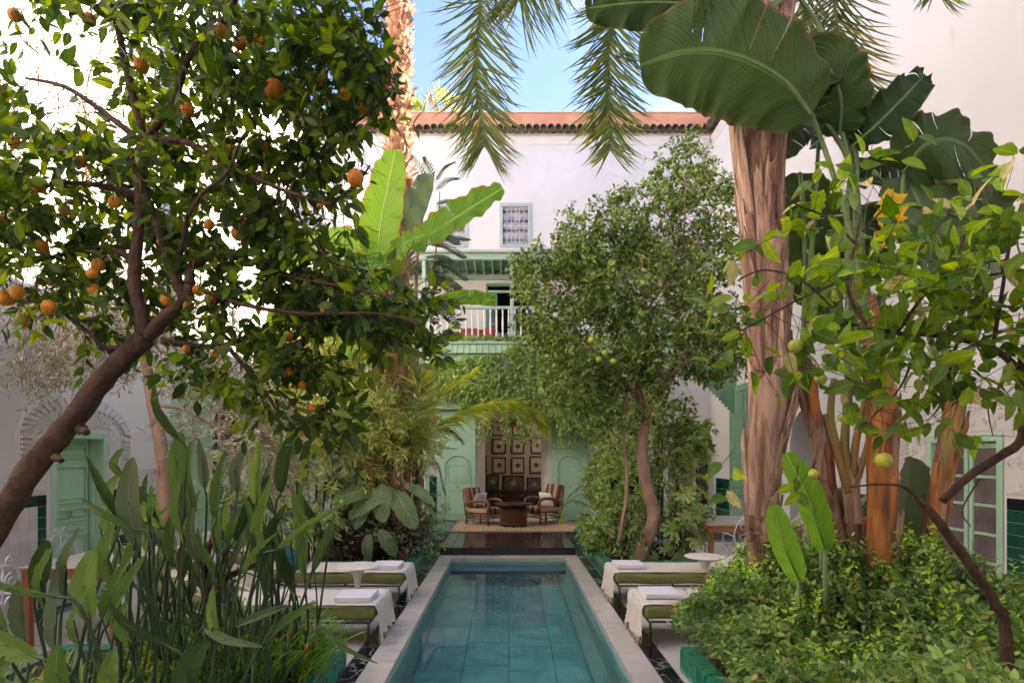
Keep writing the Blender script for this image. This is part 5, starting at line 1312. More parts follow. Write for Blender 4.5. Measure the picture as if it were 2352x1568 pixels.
fr_ = [(35,40),(210,50),(505,72),(548,105),(600,85),(608,100),(625,203,26),(735,182),(785,215),(820,412,22),(550,542,22),(565,515,16),(12,505),(222,612,16),(206,634,17),(222,662,16),(10,680,20),(42,677,18),(110,700,20),(50,738,16),(457,665,13),(427,707,14),
 (385,690,16),(745,708,13),(655,765,12),(427,806,12),(512,800,13),(497,812,13),(665,860,14),(413,905,15),(708,938,12),(705,990,14),(180,370,16),(170,345,14),(180,305,15),(135,350,14),(92,432,14),(530,350,14),(480,510,13),(260,470),(95,560),(330,150),(430,250),(30,330),(150,480,14),(610,330,14),(365,560,13),(590,470,12),(480,690,12),(840,250,15),(515,60,22),(740,470,10),(690,880,10),(15,210,18)]
for q in fr_:
    r = (q[2] if len(q) > 2 else 18)*.86; Y = 2.84+RND.random()*.16 if r > 14 else 3.0
    rad = r*Y/F*RND.uniform(.86, 1.06); mm = Matrix.Translation(P(q[0]+RND.uniform(-7, 7), q[1]+RND.uniform(-6, 6), Y))@Matrix.Rotation(RND.uniform(-.5, .5), 4, 'X')@Matrix.Rotation(RND.uniform(-.5, .5), 4, 'Y')@Matrix.Diagonal((rad, rad, rad*RND.uniform(.93, 1.12), 1))
    pieces('orange', fme, [mm], ot)
o = link('fruit_stalks', twig_mesh('fruit_stalks', np.array([[tuple(P(q[0], q[1]-8, 2.88)), tuple(P(q[0]+RND.uniform(-15, 15), q[1]-60, 3.0))] for q in fr_]), .003, M['bark']), ot); o['kind'] = 'stuff'

# ------------------------------------------------------------------ olive tree behind it
ol = thing('olive_tree', 'slender olive tree with pink-brown stem and grey leaves beside the carved arch', 'tree', tuple(P(385,1330,5.9)), None)
s1 = limb(ol, 'trunk', PP([(395,1330),(378,1160),(372,1040),(352,930),(340,860),(330,790)], 5.9), .075, .045, M['bark_pink'], 12, .14, 3)
s2 = limb(ol, 'branch', PP([(335,800),(300,740),(240,700),(150,690)], 5.9), .03, .01, M['bark_pink'])
s3 = limb(ol, 'branch', PP([(335,800),(380,740),(450,730),(540,760)], 5.9), .03, .01, M['bark_pink'])
s4 = limb(ol, 'branch', PP([(352,930),(420,940),(500,980),(600,1000)], 5.9), .02, .008, M['bark_pink'])
s5 = limb(ol, 'branch', PP([(330,790),(250,600),(200,400),(200,200),(230,120)], 6.0), .03, .006, M['bark_pink'])
sko = np.vstack([s1[-12:], s2, s3, s4, s5])
rs = np.random.RandomState(6)
cen, out = blob_points([(60,760,5.8,110,80,.5,70),(200,740,5.9,140,90,.5,120),(330,720,6,150,100,.6,130),(460,760,6,120,90,.5,90),(110,840,5.8,70,40,.3,26),(240,830,5.9,80,60,.4,40),(400,860,5.9,60,50,.4,30),(450,940,5.9,60,60,.4,34),
   (520,1000,6,90,60,.5,80),(620,1010,6,90,80,.5,100),(560,900,6,80,60,.4,60),(650,1100,6.2,60,60,.4,50),(230,150,6,50,70,.3,14),(200,250,6,40,70,.3,12),(150,110,6,40,20,.3,6),(330,560,6,60,90,.3,30)], rs)
near = nearest_on(cen, sko); dr = nrm(cen-near)+rs.randn(*cen.shape)*.6
Ml, tw = sprays(cen, dr, .34, 16, .062, .7, .15, .012, .3, rs)
leaves_on(ol, 'leaf', Ml, LN, M['olive_leaf'], 0)
o = link('twigs', twig_mesh('twigs', np.vstack([tw, np.stack([near, cen], 1)[::3]]), .004, M['bark_pink']), ol); o['kind'] = 'stuff'
pieces('orange', fme, [], ot)

# ------------------------------------------------------------------ paddle-leaf clump (bird of paradise) in the near left planter
bp_ = thing('bird_of_paradise', 'tall clump of grey-green paddle leaves on thin stems in front of the green door', 'plant', (-2.3, 3.6, .15), None)
PB = [((313,1250),(305,1050),56,3.3,'g'),((403,1130),(415,990),46,3.9,'n'),((412,1010),(355,870),26,3.9,'d'),((285,1200),(200,1048),26,3.3,'d'),((305,1215),(188,1146),22,3.2,'n'),((285,1100),(283,1028),22,3.6,'n'),((270,1180),(268,1092),32,3.5,'n'),
 ((420,1225),(417,1085),36,3.6,'n'),((497,1190),(522,1030),40,3.9,'n'),((590,1160),(597,1005),34,4.1,'n'),((645,1130),(700,955),38,4.1,'d'),((270,1360),(265,1198),46,3.2,'n'),((208,1425),(216,1258),60,3.0,'n'),((88,1350),(110,1240),50,3.2,'d'),
 ((105,1400),(125,1252),46,3.0,'n'),((150,1370),(182,1212),40,3.1,'g'),((235,1420),(312,1262),38,2.9,'n'),((250,1430),(335,1272),36,3.1,'n'),((125,1490),(135,1290),52,2.9,'g'),((180,1480),(205,1360),28,2.8,'n'),((10,1455),(-30,1260),60,2.9,'n'),((88,1510),(-60,1440),66,2.7,'n'),
 ((145,1590),(135,1478),52,2.7,'n'),((60,1480),(45,1330),60,3.1,'g'),((492,1450),(490,1342),26,3.1,'n'),((470,1440),(608,1485),26,3.1,'g'),((612,1475),(728,1380),32,3.5,'n'),((612,1270),(605,1165),30,3.9,'n'),((648,1260),(652,1160),26,4.1,'n'),
 ((700,1320),(690,1108),34,4.1,'n'),((640,1260),(805,1148),20,3.5,'n'),((430,1590),(475,1470),62,2.7,'d'),((345,1210),(350,1110),30,3.7,'n'),((362,1190),(356,1120),26,3.9,'d'),((445,1180),(440,1010),34,4.1,'n'),((470,1120),(455,1005),26,4.3,'g'),((545,1130),(560,1030),32,4.3,'g'),
 ((520,1250),(555,1160),24,3.8,'n'),((540,1240),(620,1090),34,4.2,'d'),((630,1180),(625,1050),26,4.3,'g'),((740,1440),(868,1523),15,3.6,'n'),((720,1310),(770,1180),26,4.2,'n'),((370,1210),(330,1150),26,3.8,'n'),((395,1290),(400,1170),34,3.8,'n'),
 ((455,1290),(445,1160),30,3.7,'g'),((560,1320),(640,1220),20,3.6,'n'),((120,1370),(-20,1320),20,2.7,'n'),((380,1480),(250,1380),26,2.9,'d'),((250,1590),(262,1490),46,2.7,'n'),((0,1590),(30,1500),50,2.6,'n'),((660,1390),(540,1440),22,3.3,'g'),((300,1480),(290,1380),28,3.0,'n')]
rb = random.Random(8)
for i in range(44):
    x = rb.uniform(230, 740); y = rb.uniform(1130, 1290); PB.append(((x, y+rb.uniform(60, 110)), (x+rb.uniform(-60, 60), y-rb.uniform(10, 50)), rb.uniform(20, 32), rb.uniform(3.8, 4.6), rb.choice('nldgl')))
M['strel_dark'] = blade_mat('paddle_blade_dark', (.025,.055,.014), (.06,.11,.025), (.09,.12,.05), 70, .2, .45, bump=.5)
M['strel_lime'] = blade_mat('paddle_blade_fresh', (.09,.17,.025), (.18,.28,.06), (.2,.28,.08), 70, .35, .45, bump=.5)
mm_ = {'n': 'strel_small', 'g': 'strel_grey', 'd': 'strel_dark', 'l': 'strel_lime'}
for i, (b0, t0, w, Y, k) in enumerate(PB):
    w *= .80; k = 'l' if (k == 'n' and i % 3 == 0) else k; A_ = P(b0[0], b0[1], Y); T_ = P(t0[0], t0[1], Y+rb.uniform(-.15, .15)); ax = T_-A_; wid = w*Y/F*1.05
    mid = A_.lerp(T_, .5)+Vector((rb.uniform(-.03, .03), -.03-rb.random()*.03, .0))
    thin = wid/ax.length < .22
    fc = Vector((rb.uniform(-.7, .7), -1, rb.uniform(-.1, .4))) if not thin else Vector((rb.uniform(-.5, .5), -1, .6))
    lf = blade(bp_, [A_, mid, T_], wid, mm_[k], fc, fold=.22 if not thin else .35, wav=.0035, seed=i, n=20, m=8, kind='oval' if not thin else 'x', tears=1 if rb.random() < .12 else 0)
    # stem down into the soil
    g_ = Vector((max(-3.5, min(-1.5, A_.x*.85+rb.uniform(-.25, .15)-.2)), max(2.4, min(4.7, Y+rb.uniform(-.3, .3))), .16))
    if ax.z < .02: kn = A_+Vector((-.1, 0, -.15))
    else: kn = A_-ax.normalized()*.12
    sp = curve_pts([g_, g_.lerp(kn, .55)+Vector((rb.uniform(-.06, .06), 0, .02)), kn, A_, mid], 18)
    part('stem', MB().tube(sp, [.0105-.006*j/18 for j in range(19)], 6), M['petiole_dk'], bp_, True)
for i in range(110):
    gx = rb.uniform(-2.6, -1.45); gy = rb.uniform(3.3, 4.7); top_ = Vector((gx+rb.uniform(-.3, .3), gy+rb.uniform(-.2, .2), rb.uniform(.75, 1.35)))
    part('stem', MB().tube(curve_pts([Vector((gx, gy, .15)), Vector((gx, gy, .15)).lerp(top_, .5)+Vector((rb.uniform(-.05, .05), 0, 0)), top_], 8), [.0085-.004*j/8 for j in range(9)], 5), M['petiole_dk'], bp_, True) if i < 60 else None
# brown leaning stems amid them
for i, l in enumerate(([(520,1500),(478,1400),(470,1300),(490,1230)], [(475,1350),(530,1320),(600,1290)], [(500,1420),(505,1340),(520,1260)])):
    limb(bp_, 'old_stem', PP(l, 4.3), .035-.006*i, .018, M['bark'], 8, .2, i)

# strappy grass at the foot
gs = thing('spider_grass', 'bright strappy grass mound spilling towards the green tiled planter corner', 'plant', (-1.9, 4.3, .15), None)
rs = np.random.RandomState(9)
def tufts(parent, cx, cy, rx, ry, n, L, w, mt, z0=.15, zmound=.1, singles=200):
    """strap leaves that rise and arch over"""
    seg = 6; tv = []
    for i in range(seg+1):
        t = i/seg; ww = .5*(1-t**2.2)+.02; y = math.sin(t*1.9)*.62; z = math.sin(t*2.35)*.55; tv += [(-ww, y, z+.015), (0, y, z), (ww, y, z+.015)]
    tf = []
    for i in range(seg): a = 3*i; tf += [(a, a+1, a+4, a+3), (a+1, a+2, a+5, a+4)]
    a_ = rs.rand(n)*6.28; r_ = np.sqrt(rs.rand(n)); px = cx+rx*r_*np.cos(a_); py = cy+ry*r_*np.sin(a_)
    az = rs.rand(n)*6.28; ln = L*(.6+.7*rs.rand(n)); c, s = np.cos(az), np.sin(az)
    Mx = np.zeros((n, 4, 4)); ws = w*(.7+.6*rs.rand(n)); ti = rs.randn(n)*.25+.1
    Mx[:, 0, 0] = c*ws; Mx[:, 1, 0] = s*ws; Mx[:, 0, 1] = -s*ln; Mx[:, 1, 1] = c*ln; Mx[:, 2, 2] = ln; Mx[:, 0, 2] = -s*ln*ti; Mx[:, 1, 2] = c*ln*ti
    Mx[:, 0, 3] = px; Mx[:, 1, 3] = py; Mx[:, 2, 3] = z0+zmound*(1-r_**2); Mx[:, 3, 3] = 1
    leaves_on(parent, 'strap_leaf', Mx, (tv, tf), M[mt], singles, 'grass')
tufts(gs, -1.95, 4.25, .62, .62, 1100, .42, .020, 'grass_leaf', .16, .16, 250)
tufts(gs, -2.5, 3.4, .8, .7, 500, .36, .022, 'grass_leaf', .16, .1, 40)
# ------------------------------------------------------------------ far left planter: palms, banana, feathery tree, shrub
rs = np.random.RandomState(21)
sh = thing('round_shrub', 'clipped round shrub of small dark shiny leaves behind the tulip table', 'shrub', tuple(P(865,1285,9.3)), None)
n = 5200; q = nrm(rs.randn(n, 3)); q[:, 2] = np.abs(q[:, 2]*1.0)*np.sign(rs.rand(n)-.3); r = 1-.22*rs.rand(n)**1.5
c0_ = np.array(P(868,1222,9.25)); lump = 1+.07*np.sin(q[:, 0]*5+q[:, 2]*4)+.05*np.sin(q[:, 1]*9)
pos = c0_+q*(r*lump)[:, None]*np.array([.86, .72, .48])
pos = pos[pos[:, 2] > .2]; q = nrm(pos-c0_)
Mx = frames(pos, nrm(q*.6+rs.randn(len(pos), 3)*.7+np.array([0, 0, -.1])), nrm(q+rs.randn(len(pos), 3)*.35), .065*(.7+.6*rs.rand(len(pos))))
leaves_on(sh, 'leaf', Mx, ST, M['shrub_dark'], 0)
part('core', MB().lathe([(0, .18), (.5, .2), (.68, .45), (.6, .72), (.35, .88), (0, .92)], (c0_[0], c0_[1], 0), 16), M['soil'], sh, True)
for i in range(6): part('stem', MB().tube([(c0_[0]+.05*math.cos(i), c0_[1]+.05*math.sin(i), .12), (c0_[0]+.35*math.cos(i), c0_[1]+.3*math.sin(i), .6)], [.02, .008], 6), M['bark'], sh, True)
# small clumps of the same green at the shrub's edge
eg = thing('edging_shrub', 'soft green bushy plant between the round shrub and the tiled kerb', 'shrub', tuple(P(975,1270,9.6)))
cen, out = blob_points([(965,1225,9.9,45,70,.4,110),(985,1180,10.4,35,40,.3,50),(760,1270,9.2,60,30,.3,60)], rs)
Ml, tw = sprays(cen, out, .12, 7, .05, .9, .1, .01, .6, rs); leaves_on(eg, 'leaf', Ml, ST, M['shrub_mix'], 0)
o = link('twigs', twig_mesh('twigs', tw, .003, M['bark']), eg); o['kind'] = 'stuff'

# broad pale leaves over the shrub
bl = thing('broad_leaf_plant', 'plant with a few broad pale quilted leaves hanging over the round shrub', 'plant', tuple(P(880,1240,9.2)))
for i, (a, b_, w, f) in enumerate((((878,1112),(880,1200),58,(0,-1,.3)),((905,1125),(955,1215),62,(.3,-1,.3)),((905,1120),(800,1190),60,(-.3,-1,.6)),((865,1125),(760,1155),62,(-.2,-1,.9)),((930,1110),(1000,1160),34,(.2,-1,.9)),((830,1110),(745,1080),34,(0,-1,.8)),
      ((860,1120),(815,1215),56,(-.2,-1,.2)),((790,1080),(700,1040),34,(0,-1,.7)),((820,1085),(755,1100),36,(0,-1,.7)),((910,1275),(870,1215),40,(0,-1,.6)),((845,1290),(850,1225),34,(0,-1,.6)),((745,1110),(790,1060),30,(0,-1,.6)),((1010,1200),(935,1105),14,(0,-1,.6)))):
    A_ = P(*a, 8.7); T_ = P(*b_, 8.55); md = A_.lerp(T_, .5)+Vector((0, -.08, .06))
    blade(bl, [A_, md, T_], w*.8*8.7/F, 'broad_leaf', f, fold=.1, wav=.02, seed=i+40, n=14, m=6, kind='oval', droop=.2)
    part('stem', MB().tube(curve_pts([Vector((-1.95, 9.2, .3)), Vector((-1.9, 9.1, 1.0)), A_], 8), .012, 6), M['petiole'], bl, True)

# date palm with arching fronds before the salon
dp = thing('date_palm', 'small date palm whose long frond arches across the salon opening', 'palm tree', tuple(P(930,1150,10.6)))
limb(dp, 'trunk', [Vector((-1.9, 10.7, .1)), Vector((-1.88, 10.7, .9)), Vector((-1.84, 10.65, 1.5))], .13, .09, M['wash'], 12, .3, 4)
cr_ = Vector((-1.84, 10.6, 1.7))
FR = [([(960,1010),(1010,975),(1080,940),(1150,925),(1205,935),(1245,975)], 9.4, .48, 150, 'palm_yellow_suntint', .45, 200), ([(945,1000),(965,930),(995,850),(1035,765)], 8.6, .34, 100, 'palm_yellow_suntint', .3, 120), ([(955,1010),(985,950),(1030,890),(1090,850)], 9.4, .30, 80, 'palm_yellow_suntint', .4, 80),
      ([(930,1000),(870,900),(790,830),(700,800),(610,830)], 10.3, .34, 70, 'dry_frond', .6, 0), ([(940,1000),(900,880),(880,780),(860,720)], 10.5, .34, 60, 'palm_leaflet', .3, 0), ([(940,1010),(990,990),(1030,985),(1060,1010)], 9.6, .2, 60, 'palm_leaflet', .5, 0),
      ([(930,1010),(840,960),(760,960),(700,1010)], 10.1, .3, 60, 'palm_leaflet', .5, 0), ([(935,1010),(850,900),(770,860),(690,900)], 8.8, .34, 70, 'palm_yellow_suntint', .5, 90), ([(940,1010),(960,900),(930,800),(880,740)], 8.4, .34, 80, 'palm_leaflet', .4, 60), ([(940,1000),(880,850),(800,770),(730,760)], 8.7, .36, 70, 'palm_yellow_suntint', .45, 60), ([(935,1000),(840,980),(760,1010),(720,1060)], 8.6, .30, 60, 'palm_leaflet', .5, 60), ([(900,960),(740,800),(640,790),(580,850)], 8.8, .40, 70, 'dry_frond', .7, 60), ([(950,1010),(960,900),(940,820)], 10.8, .3, 50, 'palm_leaflet', .2, 0), ([(950,1015),(1000,1060),(1020,1130)], 9.9, .16, 40, 'palm_leaflet', .3, 0)]
for i, (l, Y, L, n_, mt_, dp_, sg) in enumerate(FR):
    ctrl = [cr_]+[P(x, y, Y) for x, y in l]; frond(dp, ctrl, L*1.15, .024, int(n_*1.3), mt_, .016, dp_, .2, .85, singles=sg, rs=rs)
# dry hanging fronds of the tall palm behind (pale)
# tall shaggy palm
wp = thing('tall_palm', 'tall palm with a shaggy sunlit orange-brown trunk rising past the eave', 'palm tree', tuple(P(918,1260,9.0)))
bx = P(915, 0, 9.0).x
TR = [Vector((bx-.02, 9.0, 0)), Vector((bx-.02, 9.0, 4)), Vector((bx, 9.0, 8)), Vector((bx+.02, 9.0, 12.2))]
limb(wp, 'trunk', TR, .165, .16, M['wash'], 16, .12, 2)
n = 2600; z = rs.rand(n)*12; a = rs.rand(n)*6.28; tv, tf = [(-.5, 0, 0), (.5, 0, 0), (-.42, .5, .06), (.42, .5, .06), (-.12, 1, .28), (.14, .96, .32), (0, .5, .14), (0, 0, .07)], [(0, 7, 6, 2), (7, 1, 3, 6), (2, 6, 4), (6, 3, 5), (4, 6, 5)]
z = np.sort(z); rad = .165+.03*rs.rand(n); pos = np.stack([bx+rad*np.cos(a), 9.0+rad*np.sin(a), z], 1)
outd = np.stack([np.cos(a), np.sin(a), np.zeros(n)], 1); dd = outd*.35+np.array([0, 0, 1.])+rs.randn(n, 3)*.35
Mx = frames(pos, dd, outd, np.stack([.05+.04*rs.rand(n), .07+.08*rs.rand(n), .07+.05*rs.rand(n)], 1))
leaves_on(wp, 'leaf_boot', Mx, (tv, tf), M['wash'], 260, 'leaf_boots')
for i in range(26):
    a = i*2.4; el = .2+.9*((i*37) % 10)/10; L_ = 1.0; c_ = Vector((bx+.02, 9, 12.3)); d = Vector((math.cos(a)*math.cos(el), math.sin(a)*math.cos(el), math.sin(el)))
    fr = part('fan_stalk', MB().tube([c_, c_+d*L_], [.02, .012], 5), M['petiole'], wp, True)
    e = c_+d*L_; u = d.orthogonal().normalized(); v = d.cross(u); pos = []; dd = []; up = []
    for k in range(26): b_ = -1.5+3*k/25; pos.append(tuple(e)); dd.append(tuple(d*math.cos(b_)+u*math.sin(b_)+Vector((0, 0, -.25)))); up.append(tuple(v))
    o = link('leaf_segments', batch_mesh('leaf_segments', LFT[0], LFT[1], frames(np.array(pos), np.array(dd), np.array(up), np.tile([[.05, .8, .8]], (26, 1))), M['palm_leaflet']), fr); o['kind'] = 'stuff'
# distant palm showing above the parapet
yp = thing('distant_palm', 'yellow sunlit palm tips showing above the terracotta parapet', 'palm tree', (-3.3, 20, 0))
limb(yp, 'trunk', [Vector((-3.3, 20, 0)), Vector((-3.3, 20, 11.4))], .2, .18, M['wash'])
for i, (x, y) in enumerate(((945,215),(985,205),(1010,195),(1030,215),(960,225),(1000,235),(930,235),(1045,235))):
    frond(yp, [Vector((-3.2, 20, 11.5)), P(x-10, y+40, 20), P(x, y+8, 20), P(x+6, y+26, 19.9)], .55, .05, 22, 'dry_frond' if i % 2 else 'palm_yellow_suntint', .03, .7, .3, .9, rs=rs)

# banana behind the orange tree
bn = thing('banana_plant', 'banana plant with bright translucent leaves in front of the white facade', 'plant', tuple(P(880,1250,8.7)))
limb(bn, 'stem', [Vector((-2.0, 8.9, .1)), Vector((-1.98, 8.7, 2.0)), P(885, 640, 8.2)], .09, .06, M['banana_green'], 12, .05)
BL = [((868,600),(878,500),(908,345),98,8.0,(-.1,-1,.1),3),((945,570),(1040,505),(1155,432),84,8.0,(.15,-1,.55),4),((1000,690),(1080,682),(1142,692),34,7.9,(0,-1,-.4),3),((890,600),(940,500),(985,400),60,8.9,(.2,-1,.1),2),
      ((900,610),(800,620),(700,700),80,7.8,(-.2,-1,.6),3),((880,600),(740,560),(560,700),100,8.0,(-.2,-1,.8),4),((890,620),(930,560),(975,540),50,7.8,(.2,-1,.6),1),((890,620),(820,740),(790,830),70,7.9,(-.4,-1,.3),2),((870,640),(700,680),(600,820),80,8.2,(0,-1,.7),3)]
for i, (a, b_, c, w, Y, f, tr_) in enumerate(BL):
    A_ = P(*a, Y); B_ = P(*b_, Y-.05); C_ = P(*c, Y-.1)
    blade(bn, [A_, B_, C_], w*Y/F, 'banana_leaf' if i != 3 else 'strel_pale', f, fold=.10, wav=.03, seed=i+5, n=44, m=8, tears=tr_, rib='petiole', ribr=.014)
    part('petiole', MB().tube(curve_pts([P(885, 650, 8.2), P(885, 630, 8.2).lerp(A_, .6), A_], 8), [.03-.015*j/8 for j in range(9)], 7), M['petiole'], bn, True)

# feathery tree (jacaranda) left of the windows
ft = thing('feathery_tree', 'thin young tree with ferny bipinnate leaves left standing before the grille windows', 'tree', tuple(P(985,1250,9.8)))
ft['label'] = 'thin young tree with ferny leaves standing between banana and grille windows'
st = limb(ft, 'trunk', PP([(960,1250),(965,1000),(955,760),(960,560),(985,440),(1000,390)], 9.6), .05, .01, M['bark_pink'], 8)
st2 = limb(ft, 'branch', PP([(955,760),(990,640),(1005,540),(1010,440)], 9.6), .025, .008, M['bark_pink'], 6)
for i, (x0, y0, x1, y1) in enumerate(((985,440,945,360),(990,430,975,365),(1000,440,1050,410),(1000,470,1060,470),(1005,500,1060,520),(1000,420,1040,375),(985,560,1065,590),(990,600,1070,640),(985,640,1060,690),(975,660,1000,740),(965,600,930,640),(960,520,920,500),(970,640,1055,660),(975,700,1050,745),(980,560,1075,550),(960,740,920,800),(990,620,1030,600),(985,680,1040,720),(970,480,930,440),(995,540,1050,560),(975,590,1050,610),(980,620,1062,672))):
    a = P(x0, y0, 9.6); b_ = P(x1, y1, 9.3+.4*RND.random()); mid = a.lerp(b_, .5)+Vector((0, 0, .06)); pts = curve_pts([a, mid, b_], 14)
    fr = part('fern_leaf', MB().tube(pts, [.005-.004*k/14 for k in range(15)], 4), M['petiole'], ft, True)
    pos = []; dd = []; up = []
    for k in range(2, 15):
        tg = (pts[k]-pts[k-1]).normalized(); sd = tg.cross(Vector((0, -.6, .8))).normalized()
        for s in (-1, 1):
            pd = (tg*.6+sd*s*.8).normalized(); PL = .13*math.sin(PI*(.15+.8*k/15))
            for j in range(9):
                for s2 in (-1, 1):
                    q_ = pts[k]+pd*(PL*j/9); pos.append(tuple(q_)); dd.append(tuple(pd*.7+pd.cross(Vector((0, -.6, .8)))*s2)); up.append((0, -.4, .9))
    o = link('leaflets', batch_mesh('leaflets', NEE[0][:4], [(0, 1, 3), (0, 3, 2), (1, 2, 3)], frames(np.array(pos), np.array(dd), np.array(up), np.tile([[.24, .046, .04]], (len(pos), 1))), M['fern_leaf']), fr); o['kind'] = 'stuff'

# willowy grey shrubs and canes
gr = thing('willowy_shrub', 'tall willowy shrub of thin canes and fine grey leaves behind the round shrub', 'shrub', tuple(P(830,1180,10)))
for i in range(34):
    x = RND.uniform(770, 960); a = P(x, 1200, 10+RND.uniform(-.5, .6)); b_ = P(x+RND.uniform(-60, 60), RND.uniform(780, 960), 10+RND.uniform(-.6, .6))
    part('cane', MB().tube(curve_pts([Vector((a.x, a.y, .15)), a.lerp(b_, .5)+Vector((RND.uniform(-.06, .06), 0, 0)), b_], 8), [.014-.009*k/8 for k in range(9)], 5), M['petiole'] if i % 3 else M['bark_pink'], gr, True)
for l, r in (([(862,1190),(862,1100),(858,1000),(852,900)], .06), ([(795,1200),(800,1100),(790,980)], .06), ([(835,1200),(832,1120),(840,1000)], .03)):
    limb(gr, 'stem', PP(l, 9.8), r, r*.5, M['banana_bark'] if r > .05 else M['bark_pink'], 9, .15)
cen, out = blob_points([(840,880,9.4,90,80,.5,170),(760,900,9,90,90,.6,190),(930,940,10,60,80,.6,100),(850,980,9.2,100,70,.4,190),(720,1000,9.6,80,90,.6,120),(790,780,9.2,80,50,.5,80),(900,1050,10,70,60,.5,80),(800,1060,8.9,90,50,.4,110),(690,900,9.8,90,80,.5,90),(640,960,9,70,80,.5,60),(940,1020,8.8,50,60,.3,80),(820,960,8.4,90,60,.3,110)], rs)
Ml, tw = sprays(cen, out+np.array([0, 0, .2])+rs.randn(*cen.shape)*.5, .30, 20, .105, .55, .2, .015, .3, rs)
leaves_on(gr, 'leaf', Ml, LN, M['grey_leaf'], 0); o = link('twigs', twig_mesh('twigs', tw, .004, M['bark_pink']), gr); o['kind'] = 'stuff'
ub = thing('leafy_shrub', 'loose yellow-green leafy shrub filling the shade behind the paddle leaves', 'shrub', tuple(P(700,1200,8.3)))
cen, out = blob_points([(700,850,9.5,120,80,.6,90),(600,1080,8,80,60,.5,60),(740,1150,8.6,50,60,.4,50),(640,1200,8.2,70,50,.4,60),(720,780,9.6,130,50,.5,60)], rs)
Ml, tw = sprays(cen, out+rs.randn(*cen.shape)*.5, .25, 8, .11, .8, .25, .02, .5, rs)
leaves_on(ub, 'leaf', Ml, OV, M['shrub_mix'], 0); o = link('twigs', twig_mesh('twigs', tw, .005, M['bark']), ub); o['kind'] = 'stuff'
for k in range(5): part('stem', MB().tube([(P(700, 1200, 8.4).x+.06*k, 8.4, .1), (P(680+30*k, 900, 9).x, 8.9, 2.6)], [.02, .01], 6), M['bark'], ub, True)

# creeper over the green timber front and balcony edge
iv = thing('creeper', 'dense green creeper hanging from the balcony edge over the salon front', 'creeper', (0, 14.4, 4.3))
rs = np.random.RandomState(31)
def curtain(n, x0, x1, zt, zb, y, dens=1.0, thick=.12):
    """leaves on a hanging curtain: zt, zb functions of x"""
    x = x0+(x1-x0)*rs.rand(n); a = rs.rand(n)**.9; z = zt(x)-(zt(x)-zb(x))*a; yy = y-thick*rs.rand(n)
    clump = np.sin(x*7+z*3)+np.sin(z*9-x*4)+np.sin(x*17)*.6; keep = rs.rand(n) < np.clip(.72+.28*clump, .15, 1)
    return np.stack([x, yy, z], 1)[keep]
zb = lambda x: np.interp(x, [-5, -2.2, -1.7, -1.2, -.6, 0, .6, .9, 1.1, 1.6, 2.2, 3.0, 5], [3.6, 3.5, 3.2, 3.0, 2.95, 2.85, 2.75, 2.65, 2.45, 2.2, 2.0, 2.4, 2.6])+.12*np.sin(x*13)+.08*np.sin(x*29)
zt = lambda x: np.interp(x, [-5, -1.8, -1.2, -.2, .2, 5], [4.2, 3.9, 4.1, 4.2, 4.45, 4.55])
pts = [curtain(21000, -2.6, 3.6, zt, zb, 14.45, thick=.22)]
strands = []
for i in range(46):
    x = RND.choice([RND.uniform(-.75, -.3), RND.uniform(-.15, .45), RND.uniform(.35, .95), RND.uniform(.9, 2.2)]); z1 = 2.9; z0 = RND.uniform(2.0, 2.6) if x < .9 else RND.uniform(1.85, 2.4); m_ = int((z1-z0)*75)
    zz = np.linspace(z1, z0, m_); pts.append(np.stack([x+.05*np.sin(zz*6+i)+rs.randn(m_)*.03, 14.35+rs.randn(m_)*.05, zz], 1)); strands.append([(x, 14.35, z1), (x+.05*math.sin(z0*6+i), 14.35, z0)])
nb = 3600; xx_ = -4.9+9.8*rs.rand(nb); pts.append(np.stack([xx_, 14.42+rs.randn(nb)*.05, 4.53+np.abs(rs.randn(nb))*.045], 1))
pos = np.vstack(pts); N_ = len(pos)
Mx = frames(pos, nrm(rs.randn(N_, 3)*.7+np.array([0, -.35, -.7])), nrm(rs.randn(N_, 3)*.5+np.array([0, -1, .45])), .085*(.6+.8*rs.rand(N_)))
leaves_on(iv, 'leaf', Mx, ST, M['ivy_leaf'], 0)
o = link('vine_stems', twig_mesh('vine_stems', np.array(strands+[[(x, 14.4, 4.4), (x+RND.uniform(-.3, .3), 14.4, 2.9)] for x in np.linspace(-2.4, 3.4, 40)]), .006, M['bark']), iv); o['kind'] = 'stuff'

# ------------------------------------------------------------------ crooked tree (small dusty leaves) right of the pool's end
fc_ = thing('crooked_tree', 'crooked small-leaved tree with pale pinkish trunk in the planter beside the salon', 'tree', tuple(P(1475,1285,9.0)))
TY = 9.0; sk = []
sk.append(limb(fc_, 'trunk', PP([(1470,1300),(1480,1250),(1502,1190),(1492,1140),(1478,1080),(1476,1010),(1490,950),(1515,900),(1548,850)], TY), .11, .065, M['bark_pink'], 16, .14, 7))
for l, r0, r1 in (([(1490,950),(1472,915),(1462,880)], .06, .05), ([(1490,950),(1450,900),(1400,840),(1340,780),(1290,700)], .04, .015), ([(1548,850),(1590,780),(1620,680),(1600,540)], .05, .015), ([(1530,880),(1500,800),(1482,700),(1475,620),(1480,540)], .045, .015),
                  ([(1548,850),(1560,700),(1570,560),(1575,420),(1580,350)], .035, .006), ([(1480,700),(1420,620),(1350,560)], .02, .008), ([(1482,720),(1540,620),(1560,520)], .02, .008), ([(1450,960),(1420,1000),(1350,985)], .02, .012), ([(1420,1250),(1440,1120),(1432,1000),(1440,900)], .03, .02), ([(1548,850),(1640,790),(1690,760)], .03, .01)):
    sk.append(limb(fc_, 'branch', PP(l, TY+RND.uniform(-.25, .25)), r0, r1, M['bark_pink'], 8, .1))
skel = np.vstack(sk[1:4]+sk[5:]); rs = np.random.RandomState(13)
